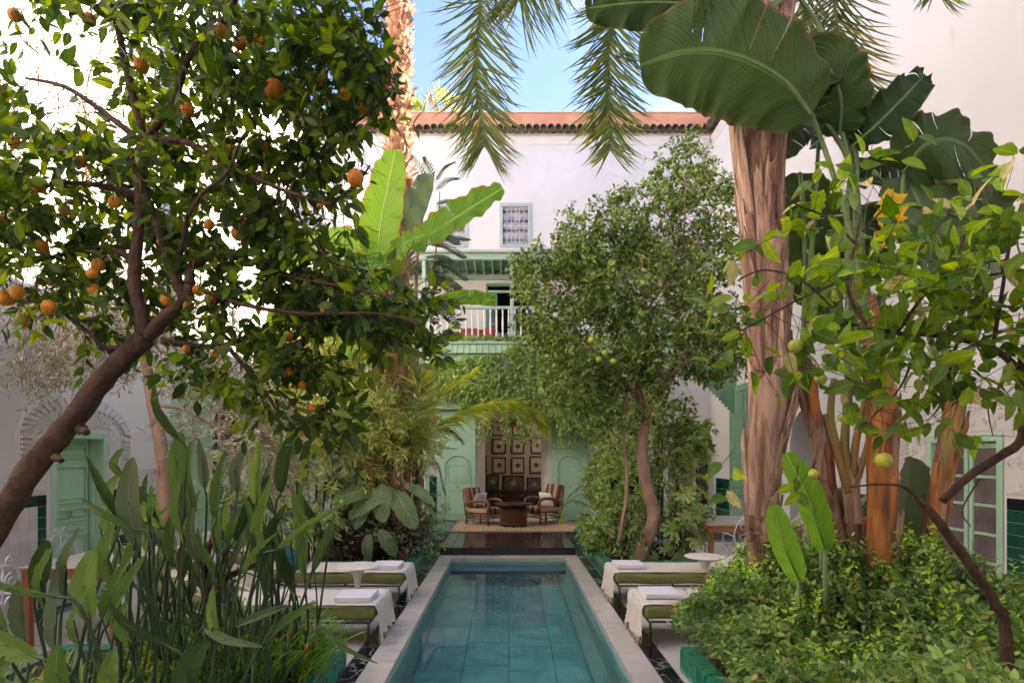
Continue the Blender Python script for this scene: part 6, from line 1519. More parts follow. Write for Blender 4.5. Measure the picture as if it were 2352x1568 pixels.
BB = [(1330,640,9,90,70,.6,210),(1270,600,8.9,75,28,.4,60),(1320,560,9,50,60,.4,90),(1400,640,9,110,90,.8,330),(1400,540,9.1,100,60,.6,150),(1480,520,9.2,110,80,.8,280),(1580,500,9.2,100,90,.8,270),(1560,400,9.2,55,60,.5,90),(1585,355,9.2,28,36,.2,26),(1520,430,9.2,50,40,.3,36),(1660,520,9.2,50,90,.5,90),
      (1380,760,8.9,150,90,.8,420),(1500,680,8.8,140,110,.9,420),(1620,660,9,90,120,.8,300),(1275,740,8.8,50,70,.5,90),(1330,860,8.8,90,90,.6,260),(1430,880,8.8,90,70,.5,210),(1560,800,8.8,120,80,.7,300),(1640,800,9,75,60,.6,130),(1400,480,9,40,26,.3,22),(1250,650,8.8,60,40,.4,70),(1275,940,8.9,36,40,.3,34),(1390,960,8.8,50,40,.4,45),(1225,610,8.8,30,20,.2,14),(1600,890,8.9,40,24,.3,26),(1330,510,9.0,45,30,.3,26),(1240,720,8.8,40,60,.3,46)]
cen, out = blob_points([(a, b_, c, d, e_, f_, int(n_*1.15)) for (a, b_, c, d, e_, f_, n_) in BB], rs, .55)
fld = np.sin(cen[:, 0]*5.2+cen[:, 2]*3.1)+np.sin(cen[:, 2]*6.3-cen[:, 0]*2.2+cen[:, 1]*2)+np.sin(cen[:, 1]*5+cen[:, 0]*3.7+1.3)+.5*np.sin(cen[:, 0]*13+cen[:, 2]*11)
kp = fld > -.6; cen = cen[kp]; out = out[kp]; near = nearest_on(cen, skel)
Ml, tw = sprays(cen, nrm(cen-near)*.4+out*.6+rs.randn(*cen.shape)*.5+np.array([0, 0, -.2]), .22, 9, .078, .85, .25, .02, .5, rs)
leaves_on(fc_, 'leaf', Ml, ST, M['ficus_leaf'], 0)
o = link('twigs', twig_mesh('twigs', np.vstack([tw, np.stack([near, cen], 1)[::5]]), .004, M['bark']), fc_); o['kind'] = 'stuff'
fsm = mesh_of('lime', MB().lathe(prof, (0,0,0), 12), M['lemon_fruit'], True)
for (x, y) in ((1358,780),(1375,825),(1390,810),(1408,830)): pieces('lime', fsm, [Matrix.Translation(P(x, y, 8.1))@Matrix.Scale(.042, 4)], fc_)

# shrubs at its foot
sb_ = [('mounded_shrub', 'shrub of rounded pale green leaves beside the green door leaf under the creeper', [(1395,1100,10.2,42,55,.4,130),(1410,1030,10.2,40,36,.4,60)], .10, 'shrub_mix', 'ovr'),
       ('leafy_shrub', 'yellow-green leafy shrub growing against the crooked trunk', [(1440,1120,9.5,60,110,.4,240),(1535,1130,9.6,50,80,.5,150),(1420,1210,9.3,80,60,.5,190),(1550,990,9.7,36,40,.4,44)], .075, 'shrub_mix', 'st'),
       ('low_shrub', 'low shrub of feathery leaves spilling over the tiled kerb by the rug', [(1395,1220,9.8,50,36,.4,90),(1365,1232,9.6,24,18,.3,30),(1580,1200,9.0,40,40,.4,70)], .07, 'cover_leaf', 'st'),
       ('dark_shrub', 'darker hand-leaved shrub reaching towards the glazed door', [(1560,1030,9.4,50,45,.4,60),(1590,995,9.4,30,24,.3,16),(1530,960,9.4,50,30,.3,40)], .13, 'ivy_leaf', 'ov')]
for nm, lab, bb, ls, mt_, tp in sb_:
    t = thing(nm, lab, 'shrub', tuple(P(bb[0][0], 1260, bb[0][2])), None)
    cen, out = blob_points(bb, rs); Ml, tw = sprays(cen, out+rs.randn(*cen.shape)*.4, .16, 8, ls, .9, .2, .015, .6, rs)
    leaves_on(t, 'leaf', Ml, ST if tp == 'st' else OV, M[mt_], 0); o = link('twigs', twig_mesh('twigs', tw, .004, M['bark']), t); o['kind'] = 'stuff'
    for k in range(6):
        b0 = bb[k % len(bb)]; e = P(b0[0]+RND.uniform(-30, 30), b0[1], b0[2]); part('stem', MB().tube(curve_pts([Vector((max(1.55, min(2.6, e.x)), e.y, .15)), Vector((e.x, e.y, (e.z+.15)/2)), e], 6), .012, 5), M['bark'], t, True)
# small palm beside the rug and one behind the trunk
sp = thing('small_palm', 'small feathery palm bending over the corner of the jute rug', 'palm', tuple(P(1395,1230,10.4)))
for i, l in enumerate(([(1395,1200),(1370,1150),(1330,1135),(1295,1170),(1290,1195)], [(1395,1190),(1380,1130),(1340,1115),(1305,1140)], [(1400,1200),(1390,1120),(1370,1080)], [(1400,1200),(1430,1140),(1450,1130)], [(1395,1200),(1350,1160),(1310,1150),(1280,1180)])):
    frond(sp, PP(l, 10.3-.1*i), .17, .011, 46, 'palm_leaflet' if i else 'shrub_mix', .009, .4, .12, .85, singles=70 if i == 0 else 0, rs=rs)
limb(sp, 'trunk', [Vector((P(1397, 1200, 10.3).x, 10.3, .1)), P(1396, 1195, 10.3)], .05, .035, M['wash'])
s2 = thing('small_palm', 'feathery palm with yellow-green fronds rising behind the crooked trunk', 'palm', tuple(P(1540,1240,9.8)))
for i, l in enumerate(([(1545,1180),(1570,1080),(1610,1050),(1640,1045)], [(1545,1180),(1560,1100),(1600,1090),(1620,1100)], [(1545,1180),(1590,1120),(1625,1140)], [(1545,1180),(1520,1080),(1530,1020)])):
    frond(s2, PP(l, 9.4), .2, .013, 40, 'palm_yellow_suntint', .009, .3, .12, .85, rs=rs)
limb(s2, 'trunk', [Vector((P(1545, 1200, 9.4).x, 9.4, .1)), P(1545, 1175, 9.4)], .05, .035, M['wash'])
# split-leaf plants on the soil and by the table
def split_leaf(parent, c, R_, face, mt, seed, name='leaf'):
    rr = random.Random(seed); f = Vector(face).normalized(); u = f.orthogonal().normalized(); v = f.cross(u); b = MB(); vs = [tuple(c)]; n = 9
    for k in range(n*4+1):
        a = -2.6+5.2*k/(n*4); r = R_*(1.0 if k % 4 == 2 else (.93 if k % 2 else .52))*(1-.12*abs(a)/2.6)
        vs.append(tuple(Vector(c)+u*math.sin(a)*r+v*math.cos(a)*r-f*(.15*r*r/R_)+f*rr.uniform(-.008, .008)))
    fs = [(0, k, k+1) for k in range(1, n*4+1)]
    b.add(vs, fs); return part(name, b, mt, parent, True)
for nm, lab, base, items in (('split_leaf_plant', 'young split-leaf plant on the dark soil beside the crooked trunk', (1500,1290,8.9), [(1528,1255,8.8,.15,(0,-1,.9)),(1500,1275,8.7,.11,(.2,-1,.5)),(1560,1270,8.8,.2,(.1,-1,.7)),(1590,1275,8.8,.14,(.3,-1,.5)),(1455,1275,8.7,.09,(-.3,-1,.6)),(1420,1225,9.2,.13,(-.2,-1,.7))]),
                             ('split_leaf_plant', 'large split-leaf plant at the corner of the mosaic table', (1575,1240,8.9), [(1590,1190,8.9,.26,(0,-1,1.2)),(1550,1215,8.8,.22,(0,-1,1)),(1620,1170,9.0,.2,(.2,-1,1.4)),(1570,1130,9.1,.2,(0,-1,.8)),(1600,1235,8.8,.2,(.3,-1,.8))])):
    t = thing(nm, lab, 'plant', tuple(P(*base)), 'split-leaf plants round the crooked trunk')
    for i, (x, y, Y, R_, f) in enumerate(items):
        c = P(x, y, Y); split_leaf(t, c, R_, f, M['cover_leaf'] if 'young' in lab else M['shrub_mix'], i+60)
        part('stem', MB().tube(curve_pts([Vector((min(c.x, 2.6), Y+.1, .15)), Vector((min(c.x, 2.65), Y+.08, c.z*.7)), c], 6), .006, 5), M['petiole'], t, True)
# ------------------------------------------------------------------ big palm at the right, hanging fronds
rs = np.random.RandomState(41)
PYD = 4.6
bpalm = thing('queen_palm', 'thick fibrous palm trunk with peeling leaf bases and long hanging fronds', 'palm tree', (1.95, PYD, .15))
def PX(x, y, Y=PYD): return P(x, y, Y)
cpts = [Vector((PX(1745,1400).x, PYD, .1))]+[PX(x, y) for x, y in ((1747,1330),(1744,1240),(1745,1180),(1752,1050),(1762,940),(1762,800),(1760,700),(1755,560),(1748,420),(1748,290),(1752,120),(1756,-60),(1758,-300))]
axis = curve_pts(cpts, 150); b = MB(); sides = 40
W_ = {0: .080, 12: .080, 24: .085, 30: .10, 45: .125, 60: .125, 75: .125, 95: .13, 110: .14, 125: .15, 150: .18}
ks = sorted(W_)
vs = []; rr = random.Random(2)
for i, p in enumerate(axis):
    r = np.interp(i, ks, [W_[k] for k in ks])
    ring = .004*math.sin(i*2.2) if i < 30 else .003*math.sin(i*.9)
    for k in range(sides):
        a = 2*PI*k/sides; rad = r+ring+.006*math.sin(a*7+i*.08)+.005*math.sin(a*13-i*.11)+rr.uniform(-.002, .002)
        vs.append((p.x+rad*math.cos(a), p.y+rad*math.sin(a), p.z))
fs = []
for i in range(len(axis)-1):
    for k in range(sides): a = i*sides+k; c = i*sides+(k+1) % sides; fs.append((a, c, c+sides, a+sides))
part('trunk', b.add(vs, fs), M['bark_palm'], bpalm, True)
def ax_at(z):
    for i in range(len(axis)-1):
        if axis[i].z <= z <= axis[i+1].z: return axis[i], np.interp(i, ks, [W_[k] for k in ks])
    return axis[-1], .2
def plate(parent, name, z0, z1, a0, w0, w1, mt, lift0=.004, lift1=.03, at=ax_at, seed=0, n=18, m=9, ragged=.03, t=.010, bend=0.0):
    """peeling leaf base hugging a trunk between z0 and z1 round direction a0 (angular half widths w0 > w1)"""
    rr = random.Random(seed); b = MB(); rows = []; rg = [rr.uniform(-ragged, ragged) for _ in range(m+1)]; ph = rr.random()*6
    for s in (0, 1):
        for i in range(n+1):
            q = i/n
            for j in range(m+1):
                u = 2*j/m-1; z = z0+(z1-z0)*q+rg[j]*(q**3)
                c, r = at(z); hw = w0+(w1-w0)*q**1.3; a = a0+u*hw+bend*q
                rad = r+lift0+(lift1-lift0)*q**2+.010*(1-u*u)+.004*math.sin(u*9+q*4+ph)+.003*math.sin(u*23+ph)-(t*(1-.4*abs(u)) if s else 0)
                b.v.append((c.x+rad*math.cos(a), c.y+rad*math.sin(a), z))
    L1 = (n+1)*(m+1)
    for i in range(n):
        for j in range(m): a = i*(m+1)+j; b.f.append((a, a+1, a+m+2, a+m+1)); b.f.append((L1+a, L1+a+m+1, L1+a+m+2, L1+a+1))
    for i in range(n):
        for j in (0, m): a = i*(m+1)+j; f = (a, a+m+1, L1+a+m+1, L1+a); b.f.append(f if j == 0 else f[::-1])
    for j in range(m): a = n*(m+1)+j; b.f.append((a, a+1, L1+a+1, L1+a))
    return part(name, b, mt, parent, True)
FRT = -PI/2
for i, (y1, y0, ang, w0, w1, l1) in enumerate(((1180,860,FRT-.35,1.2,.8,.05),(1060,560,FRT-1.2,.8,.35,.05),(1000,640,FRT+.75,.9,.35,.06),(1180,900,FRT+.9,.8,.3,.07),(900,540,FRT+.25,.9,.4,.05),(760,300,FRT-1.3,.75,.28,.09),(700,250,FRT+1.25,.7,.3,.03),
        (640,200,FRT+.3,.7,.25,.06),(560,60,FRT-.6,.8,.4,.05),(420,-60,FRT+.8,.9,.5,.06),(260,-200,FRT,.9,.5,.07),(860,480,FRT-.35,.7,.25,.045),(1120,740,FRT+.2,.35,.12,.07),(1240,1150,FRT+.5,.9,.5,.03),(480,200,FRT+.1,.4,.2,.05),(1000,700,FRT+2.2,.9,.4,.05),(700,300,FRT+2.4,.9,.4,.05),(800,420,FRT-2.4,.9,.4,.05))):
    za = P(0, y1, PYD).z; zb_ = P(0, y0, PYD).z
    plate(bpalm, 'leaf_base', za, zb_, ang, w0, w1, M['boot'], .003, l1*1.0+.012, seed=i, ragged=.12, t=.016)
for i in range(40):
    y1 = 1200-i*33+RND.uniform(-25, 25); hh = RND.uniform(120, 260); ang = FRT+RND.uniform(-1.5, 1.5); w0 = RND.uniform(.22, .5)
    plate(bpalm, 'leaf_base', P(0, y1, PYD).z, P(0, y1-hh, PYD).z, ang, w0, w0*RND.uniform(.3, .7), M['boot'], .006, RND.uniform(.035, .07), seed=i+200, ragged=.09, t=.014, m=6, n=12, bend=RND.uniform(-.15, .15))
for i in range(26):
    z = P(0, 1330-i*9, PYD).z; c, r = ax_at(z); part('ring_scar', MB().tube([(c.x+(r+.002)*math.cos(a_*PI/12), c.y+(r+.002)*math.sin(a_*PI/12), z+.006*math.sin(a_*1.3+i)) for a_ in range(25)], .0045, 4, True, .5, i), M['bark_palm'], bpalm, True)
fb = []
for i in range(700):
    z = rs.rand()*3.4+1.4; c, r = ax_at(z); a = FRT+rs.randn()*.9; r += .02+.02*rs.rand(); p = np.array([c.x+r*math.cos(a), c.y+r*math.sin(a), z]); d = np.array([rs.randn()*.012, rs.randn()*.008, -.04-.08*rs.rand()]); fb.append([p, p+d])
o = link('fibres', twig_mesh('fibres', np.array(fb), .0022, M['fibre']), bpalm); o['kind'] = 'stuff'
cw = PX(1758, -300)
HF = [([(1500,-420),(1200,-260),(1115,-60),(1098,80),(1095,200),(1108,290),(1112,335)], 4.9, .34, 110, .5, 150, 'palm_leaflet', (1, .1, 0)), ([(1560,-400),(1450,-200),(1408,-30),(1400,80),(1396,180),(1398,260),(1402,345)], 4.8, .30, 110, .35, 150, 'palm_leaflet', (1, .1, 0)),
      ([(1560,-380),(1400,-300),(1270,-200),(1220,-90),(1190,0)], 5.0, .50, 70, .9, 60, 'palm_leaflet', (1, .1, 0)), ([(1850,-380),(1900,-150),(1918,20),(1930,120),(1938,190),(1940,245)], 4.9, .36, 90, .25, 110, 'palm_leaflet', (1, .1, 0)),
      ([(1900,-380),(2060,-260),(2130,-120),(2150,-20)], 5.0, .30, 60, .5, 40, 'palm_leaflet', (1, .1, 0)), ([(1640,-350),(1560,-200),(1510,-60),(1500,30)], 5.0, .25, 50, .5, 30, 'palm_leaflet', (1, .1, 0)), ([(1780,-400),(1830,-200),(1840,-20),(1850,90)], 5.3, .4, 60, .3, 0, 'palm_leaflet', (1, .2, 0)),
      ([(1700,-500),(1500,-560),(1300,-500)], 5.6, .4, 60, .5, 0, 'palm_leaflet', (0, 1, 0)), ([(1850,-520),(2100,-560),(2300,-480)], 5.2, .4, 60, .5, 0, 'palm_leaflet', (0, 1, 0)), ([(1760,-560),(1760,-700),(1740,-760)], 5.6, .4, 60, .5, 0, 'palm_leaflet', (1, 0, 0))]
for i, (l, Y, L, n_, dr_, sg, mt_, sd_) in enumerate(HF):
    frond(bpalm, [cw]+[P(x, y, Y) for x, y in l], L*1.5, .015, int(n_*1.8), mt_, .016, dr_*1.0, .28, 1.3, singles=sg, rs=rs, side_dir=Vector(sd_), vshape=.1, wander=.2)

# ------------------------------------------------------------------ giant bird of paradise: stems with big blades
gb = [('giant_strelitzia', 'giant bird-of-paradise with thick orange-brown peeling stem in the middle of the group'), ]
def stem_at(pts, r):
    A_ = curve_pts(pts, 60)
    def at(z):
        for i in range(len(A_)-1):
            if A_[i].z <= z <= A_[i+1].z: return A_[i], r
        return (A_[-1] if z > A_[-1].z else A_[0]), r
    return A_, at
G = 'giant bird-of-paradise stems beside the palm'
def trunk_plant(lab, l, Y, r, r1, plates, mt='banana_bark'):
    base = P(l[0][0], l[0][1], Y); t = thing('giant_strelitzia', lab, 'plant', (base.x, Y, .15), G)
    pts = [Vector((base.x, Y, .1))]+[P(x, y, Y) for x, y in l]
    limb(t, 'trunk', pts, r, r1, M[mt], 18, .08, 3); A_, at = stem_at(pts, (r+r1)/2)
    for i, (y1, y0, ang, w0, w1, l1, m_) in enumerate(plates): plate(t, 'leaf_sheath', P(0, y1, Y).z, P(0, y0, Y).z, FRT+ang, w0, w1, M[m_], .002, l1, at, i+30, ragged=.11, t=.014)
    return t
tA = trunk_plant('giant bird-of-paradise with thick orange-brown stem, mid group, bearing the largest blade', [(2025,1330),(2028,1200),(2022,1050),(2018,900),(2000,780),(1985,680)], 4.5, .115, .075,
   [(1300,1080,0,1.6,1.2,.015,'banana_bark'),(1120,900,-.2,1.4,.9,.03,'banana_bark'),(1080,930,1.3,.6,.4,.04,'fibre'),(960,740,.3,1.3,.8,.02,'banana_green'),(880,640,-.8,.8,.4,.03,'banana_green'),(1000,860,-1.0,.7,.3,.03,'banana_bark'),(1240,1020,-.7,.7,.3,.035,'banana_bark'),(1180,960,.6,.6,.25,.04,'boot'),(1290,1180,.9,.8,.5,.03,'boot'),(1100,960,-.1,.5,.2,.045,'banana_bark')])
tB = trunk_plant('giant bird-of-paradise with slim reddish ringed stem right beside the palm trunk', [(1925,1280),(1910,1180),(1890,1080),(1870,980),(1850,880),(1842,800)], 4.75, .06, .055,
   [(1240,1120,0,1.4,1.0,.01,'bark_palm'),(1100,960,-.3,1.3,.8,.03,'boot'),(980,860,.4,1.2,.6,.03,'banana_bark'),(1000,900,-1.2,.6,.3,.05,'boot'),(1180,1040,.5,.9,.5,.03,'banana_bark')], 'bark_palm')
tC = trunk_plant('giant bird-of-paradise whose green leaf stalks fan out like a hand', [(1962,1270),(1955,1180),(1948,1120)], 4.75, .06, .08, [(1200,1080,0,1.4,1.0,.02,'boot')], 'bark_palm')
tD = trunk_plant('giant bird-of-paradise with green stalk beside the french window', [(2140,1290),(2150,1180),(2165,1080),(2185,980),(2195,900)], 4.7, .085, .06,
   [(1230,1100,0,1.4,.9,.015,'bark_pink'),(1140,960,.7,1.0,.5,.03,'banana_bark'),(1120,900,-.5,.8,.4,.03,'banana_green'),(1060,860,-1.2,.6,.3,.03,'banana_bark'),(1000,830,.3,.8,.4,.02,'banana_green'),(1240,1080,-.8,.9,.5,.03,'banana_bark'),(1250,1150,.6,.9,.6,.02,'banana_bark')], 'bark_pink')
def stalk(t, l, Y, r0, r1, mt='petiole'):
    pts = curve_pts([P(x, y, Y+(k*.0)) for k, (x, y) in enumerate(l)], 20); part('petiole', MB().tube(pts, [r0+(r1-r0)*k/20 for k in range(21)], 8), M[mt], t, True)
# fan of bases
for l, r in (([(1950,1130),(1925,1040),(1908,960),(1915,870)], .04), ([(1950,1130),(1940,1020),(1950,900),(1960,820)], .04), ([(1955,1130),(1965,1020),(1985,930),(2010,860)], .035), ([(1945,1110),(1910,1010),(1895,950)], .03), ([(1958,1130),(1985,1050),(2000,990),(2010,950)], .03)):
    stalk(tC, l, 4.7, r, r*.6, 'banana_green')
BLD = [(tA, [(1990,720),(1950,520),(1900,360),(1862,255)], [(1862,262),(1800,185),(1690,128),(1580,118),(1470,150)], 245, 4.2, 'strel_big', (.05,-1,-.35), .0, 1),
 (tC, [(1950,900),(1945,500),(1930,330)], [(1660,22),(1560,8),(1450,8),(1345,20)], 105, 4.5, 'strel_big', (0,-.9,-.5), 0, 0),
 (tA, [(1990,720),(1960,380),(1900,100)], [(1790,-60),(1720,-10),(1660,10)], 150, 4.6, 'strel_pale', (0,-1,.4), 0, 0),
 (tA, [(2000,720),(1975,560),(1955,400),(1930,290)], [(1928,310),(1930,220),(1890,150),(1850,250)], 130, 4.5, 'strel_big', (-.4,-1,0), 0, 0),
 (tC, [(1955,860),(1960,560),(1968,380)], [(1960,335),(2010,290),(2070,230),(2125,170)], 95, 4.5, 'strel_big', (.2,-1,.5), 0, 0),
 (tD, [(2190,920),(2110,700),(2070,540),(2075,400)], [(2075,395),(2130,330),(2210,330),(2290,420)], 190, 4.5, 'strel_big', (.2,-1,.3), .3, 2),
 (tD, [(2190,900),(2130,640),(2080,480)], [(2080,400),(2110,460),(2140,520),(2140,600)], 175, 4.6, 'strel_pale', (-.2,-1,.1), .1, 1),
 (tB, [(1845,820),(1850,600),(1840,420)], [(1835,400),(1850,480),(1862,560),(1858,700)], 150, 4.9, 'strel_big', (-.1,-1,.1), .1, 1),
 (tB, [(1845,820),(1870,500),(1880,330)], [(1880,330),(1860,290),(1820,300),(1790,360)], 90, 4.8, 'strel_pale', (0,-1,.4), .2, 0),
 (tC, [(1960,860),(2000,620),(2040,480)], [(1990,470),(1980,560),(1965,660)], 120, 4.8, 'strel_big', (0,-1,.1), .2, 1),
 (tD, [(2195,900),(2240,760),(2200,640)], [(2120,590),(2200,600),(2290,610),(2380,650)], 100, 4.7, 'strel_pale', (0,-1,.8), .2, 1),
 (tD, [(2195,900),(2260,700),(2240,500)], [(2230,380),(2260,440),(2270,520),(2240,600)], 150, 4.9, 'strel_big', (.3,-1,.1), .2, 2),
 (tA, [(2010,700),(2080,560),(2100,450)], [(1950,410),(2020,380),(2100,400),(2160,440)], 80, 4.9, 'strel_big', (0,-1,.2), .3, 1),
 (tC, [(1960,860),(2000,620),(2030,560)], [(2038,560),(2042,500),(2052,440)], 60, 4.3, 'strel_yellow', (0,-1,.1), .05, 0),
 (tA, [(2000,760),(2060,620),(2130,600)], [(2130,560),(2180,620),(2190,720)], 110, 4.7, 'strel_pale', (0,-1,.2), .2, 1),
 (tC, [(1950,900),(1930,700),(1900,560)], [(1890,560),(1880,640),(1900,740)], 90, 4.9, 'strel_big', (0,-1,.1), .2, 0)]
for i, (t, sl, bl_, w, Y, mt_, f, dr_, tr_) in enumerate(BLD):
    stalk(t, sl+[bl_[0]] if abs(sl[-1][0]-bl_[0][0])+abs(sl[-1][1]-bl_[0][1]) > 12 else sl, (4.5+Y)/2, .026, .014)
    pts = [P(x, y, Y-.12*math.sin(k/(len(bl_)-1)*PI)) for k, (x, y) in enumerate(bl_)]
    blade(t, pts, w*Y/F, mt_, f, fold=-.10 if f[2] < 0 else .1, wav=.034, seed=i+70, n=60, m=12, tears=(0 if 'yellow' in mt_ else tr_*2+3), droop=dr_, rib='petiole', ribr=.016)
yb = thing('young_banana', 'young upright bright green banana leaves at the foot of the palm trunk', 'plant', tuple(P(1860,1330,4.2)))
for i, (a, b_, c, w, Y, f, mt_) in enumerate((((1895,1260),(1858,1150),(1805,1040),66,4.15,(-.2,-1,.3),'young_leaf'),((1835,1330),(1800,1250),(1775,1160),58,4.0,(-.3,-1,.3),'young_leaf'),((1885,1240),(1870,1200),(1850,1130),60,4.4,(.5,-1,.2),'strel_big'),((2075,1250),(2085,1140),(2095,1050),90,4.9,(.2,-1,.2),'strel_pale'))):
    A_ = P(*a, Y); blade(yb, [A_, P(*b_, Y-.06), P(*c, Y-.02)], w*Y/F, mt_, f, fold=.22, wav=.01, seed=i+90, n=30, m=8, rib='petiole', ribr=.009)
    part('stem', MB().tube([A_, Vector((A_.x+.02, Y+.05, .15))], .014, 7), M['petiole'], yb, True)

# ------------------------------------------------------------------ citron tree: bent bare limb and light green leaves
ct = thing('citron_tree', 'citron tree with bent bare limb, light green leaves and yellow-green fruit', 'tree', tuple(P(2310,1480,2.9)))
CY_ = 2.75; sk = []
sk.append(limb(ct, 'trunk', [Vector((P(2325,1500,2.9).x, 2.9, .15))]+PP([(2310,1455,2.88),(2285,1385,2.85),(2245,1320,2.82),(2190,1245,2.8),(2150,1190,2.78),(2112,1148,2.76)], CY_), .028, .018, M['bark'], 12, .12, 2))
for l, r0, r1 in (([(2112,1155),(2105,1138)], .018, .016), ([(2125,1160),(2075,1118),(2020,1112),(1950,1118)], .008, .004), ([(2165,1150),(2230,1090),(2300,1045),(2345,1010),(2352,930),(2350,800)], .02, .022), ([(2350,1010),(2420,1050),(2480,1200),(2480,1500)], .024, .04),
                  ([(2350,860),(2280,800),(2150,770),(2060,765),(1950,745),(1850,740)], .018, .006), ([(1990,745),(1960,700),(1945,640),(1965,560),(1975,500)], .010, .004), ([(2060,765),(2120,680),(2190,600),(2230,520),(2300,470)], .009, .004), ([(2280,800),(2300,680),(2320,560),(2352,450)], .010, .005),
                  ([(1965,560),(1900,500),(1830,470),(1800,440)], .006, .003), ([(1950,745),(1850,650),(1760,620),(1700,640)], .006, .003), ([(1945,640),(1830,690),(1740,740),(1700,760)], .005, .003), ([(2110,770),(2090,840),(2060,900),(2000,960)], .007, .003), ([(2200,780),(2180,860),(2200,920)], .007, .003),
                  ([(2300,880),(2270,930),(2280,1000)], .004, .002), ([(2060,640),(2200,640),(2352,620)], .008, .004), ([(1850,740),(1840,800),(1830,860)], .005, .003), ([(1740,640),(1720,560),(1710,520)], .003, .002), ([(1990,520),(2060,470),(2200,500)], .005, .003), ([(2250,1100),(2210,1170),(2230,1210)], .005, .002)):
    sk.append(limb(ct, 'branch', PP(l, CY_+RND.uniform(-.1, .15)), r0, r1, M['bark'], 7, .1))
skel = np.vstack(sk[3:]); rs = np.random.RandomState(17)
CB0 = [(1720,600,2.7,40,80,.2,8),(1680,720,2.7,50,80,.2,12),(1860,450,2.7,60,50,.2,9),(1980,420,2.7,50,60,.2,9),(1900,560,2.8,90,60,.3,8),(1840,660,2.7,100,60,.3,15),(1960,640,2.7,120,60,.3,18),(2060,540,2.8,120,70,.3,16),(2220,520,2.8,130,80,.3,20),(2300,440,2.7,60,50,.2,7),(2120,660,2.7,140,70,.3,26),(2270,640,2.7,100,80,.3,26),
      (2000,730,2.7,160,50,.3,24),(2180,760,2.7,170,60,.3,34),(2300,760,2.7,70,80,.25,20),(1830,790,2.7,70,60,.2,14),(1930,850,2.7,70,50,.2,12),(2080,850,2.7,110,70,.25,24),(2220,850,2.7,120,60,.25,22),(2110,950,2.7,80,60,.2,12),(2040,980,2.7,50,40,.15,5),(2300,900,2.7,50,50,.15,6),(1720,820,2.7,40,50,.15,6),(1700,1060,2.7,30,40,.1,3),(2290,1000,2.7,60,20,.1,3),(1870,1080,2.7,40,30,.1,2),(2330,560,2.6,40,90,.2,10)]
CB = [(a, b_, c, d, e_, f_, max(2, int(n_*.72))) for (a, b_, c, d, e_, f_, n_) in CB0]
cen, out = blob_points(CB, rs, .2); near = nearest_on(cen, skel)
Ml, tw = sprays(cen, nrm(cen-near)*.7+out*.3+rs.randn(*cen.shape)*.4, .17, 4, .100, .95, .22, .012, .5, rs, .28)
qx = CX+Ml[:, 0, 3]*F/Ml[:, 1, 3]; qy = CY-(Ml[:, 2, 3]-EYE)*F/Ml[:, 1, 3]; rn = rs.rand(len(Ml)); Ml = Ml[~(((qy > 780) & (qx < 2130) & (rn < .45)) | ((qx < 1840) & (qy < 900) & (rn < .30)) | ((qx < 2060) & (qy < 430) & (rn < .5)))]
leaves_on(ct, 'leaf', Ml, leaf_tpl(.50, .16, .24, 6), M['citron_leaf'], 300)
o = link('twigs', twig_mesh('twigs', np.vstack([tw, np.stack([near, cen], 1)[np.linalg.norm(cen-near, axis=1) < .22]]), .0022, M['bark']), ct); o['kind'] = 'stuff'
lme = mesh_of('citron', MB().lathe(prof, (0,0,0), 16), M['lemon_fruit'], True)
for x, y, r in ((1912,738,19),(1828,795,17),(2030,1057,19),(1868,1088,12),(2178,825,20),(2110,840,14),(1830,865,14),(1885,870,14),(2085,642,18),(1820,850,12)):
    rad = r*2.7/F; pieces('citron', lme, [Matrix.Translation(P(x, y, 2.68))@Matrix.Rotation(RND.uniform(-.4, .4), 4, 'Y')@Matrix.Diagonal((rad, rad, rad*.93, 1))], ct)
o = link('fruit_stalks', twig_mesh('fruit_stalks', np.array([[tuple(P(x, y-10, 2.7)), tuple(P(x+12, y-70, 2.75))] for x, y in ((1912,738),(1828,795),(2030,1057),(1868,1088),(2178,825),(2110,840),(1885,870),(2085,642))]), .002, M['bark']), ct); o['kind'] = 'stuff'

# ------------------------------------------------------------------ leafy ground cover mound
gc = thing('ground_cover_mound', 'waist-high mound of soft green leafy plants filling the planter below the palm', 'plant', (3.0, 3.6, .15))
rs = np.random.RandomState(51)
def hgt(x, y):
    h = .44+.17*np.clip((y-3.9)/.7, 0, 1)+.12*np.sin(x*2.3+y*1.7)+.10*np.sin(x*5.1-y*3.3)+.06*np.sin(x*11+y*9)+.10*np.clip((y-3.4)/1.2, 0, 1)
    return h*np.clip((x-1.38)/.25, .05, 1)**.4*np.clip((5.15-y)/.3, .1, 1)**.5
n = 8200; x = 1.42+rs.rand(n)*3.5; y = 2.0+rs.rand(n)*3.1
h = hgt(x, y); z = .15+h*(1-.35*rs.rand(n)**2)
cen = np.stack([x, y, z], 1); dr = rs.randn(n, 3)*.5+np.array([0, -.25, .8]); edge = x < 1.6; dr[edge, 0] -= .45
px = CX+x*F/y; keep = px < 2450; cen = cen[keep]; dr = dr[keep]
Ml, tw = sprays(cen, dr, .13, 8, .050, .95, .1, .006, .6, rs, .35)
leaves_on(gc, 'leaf', Ml, leaf_tpl(.55, .10, .15, 3), M['cover_leaf'], 300)
o = link('stems', twig_mesh('stems', np.vstack([tw, np.stack([cen*np.array([1, 1, 0])+np.array([0, 0, .13]), cen], 1)[::4]]), .0025, M['petiole']), gc); o['kind'] = 'stuff'
mixn = 900; x = 1.5+rs.rand(mixn)*3.4; y = 2.2+rs.rand(mixn)*2.7; cen = np.stack([x, y, .13+hgt(x, y)*(.75+.3*rs.rand(mixn))], 1)
pch = np.sin(x*3.1+y*2.3)+np.sin(x*5.7-y*4.1); cen = cen[pch > .2]
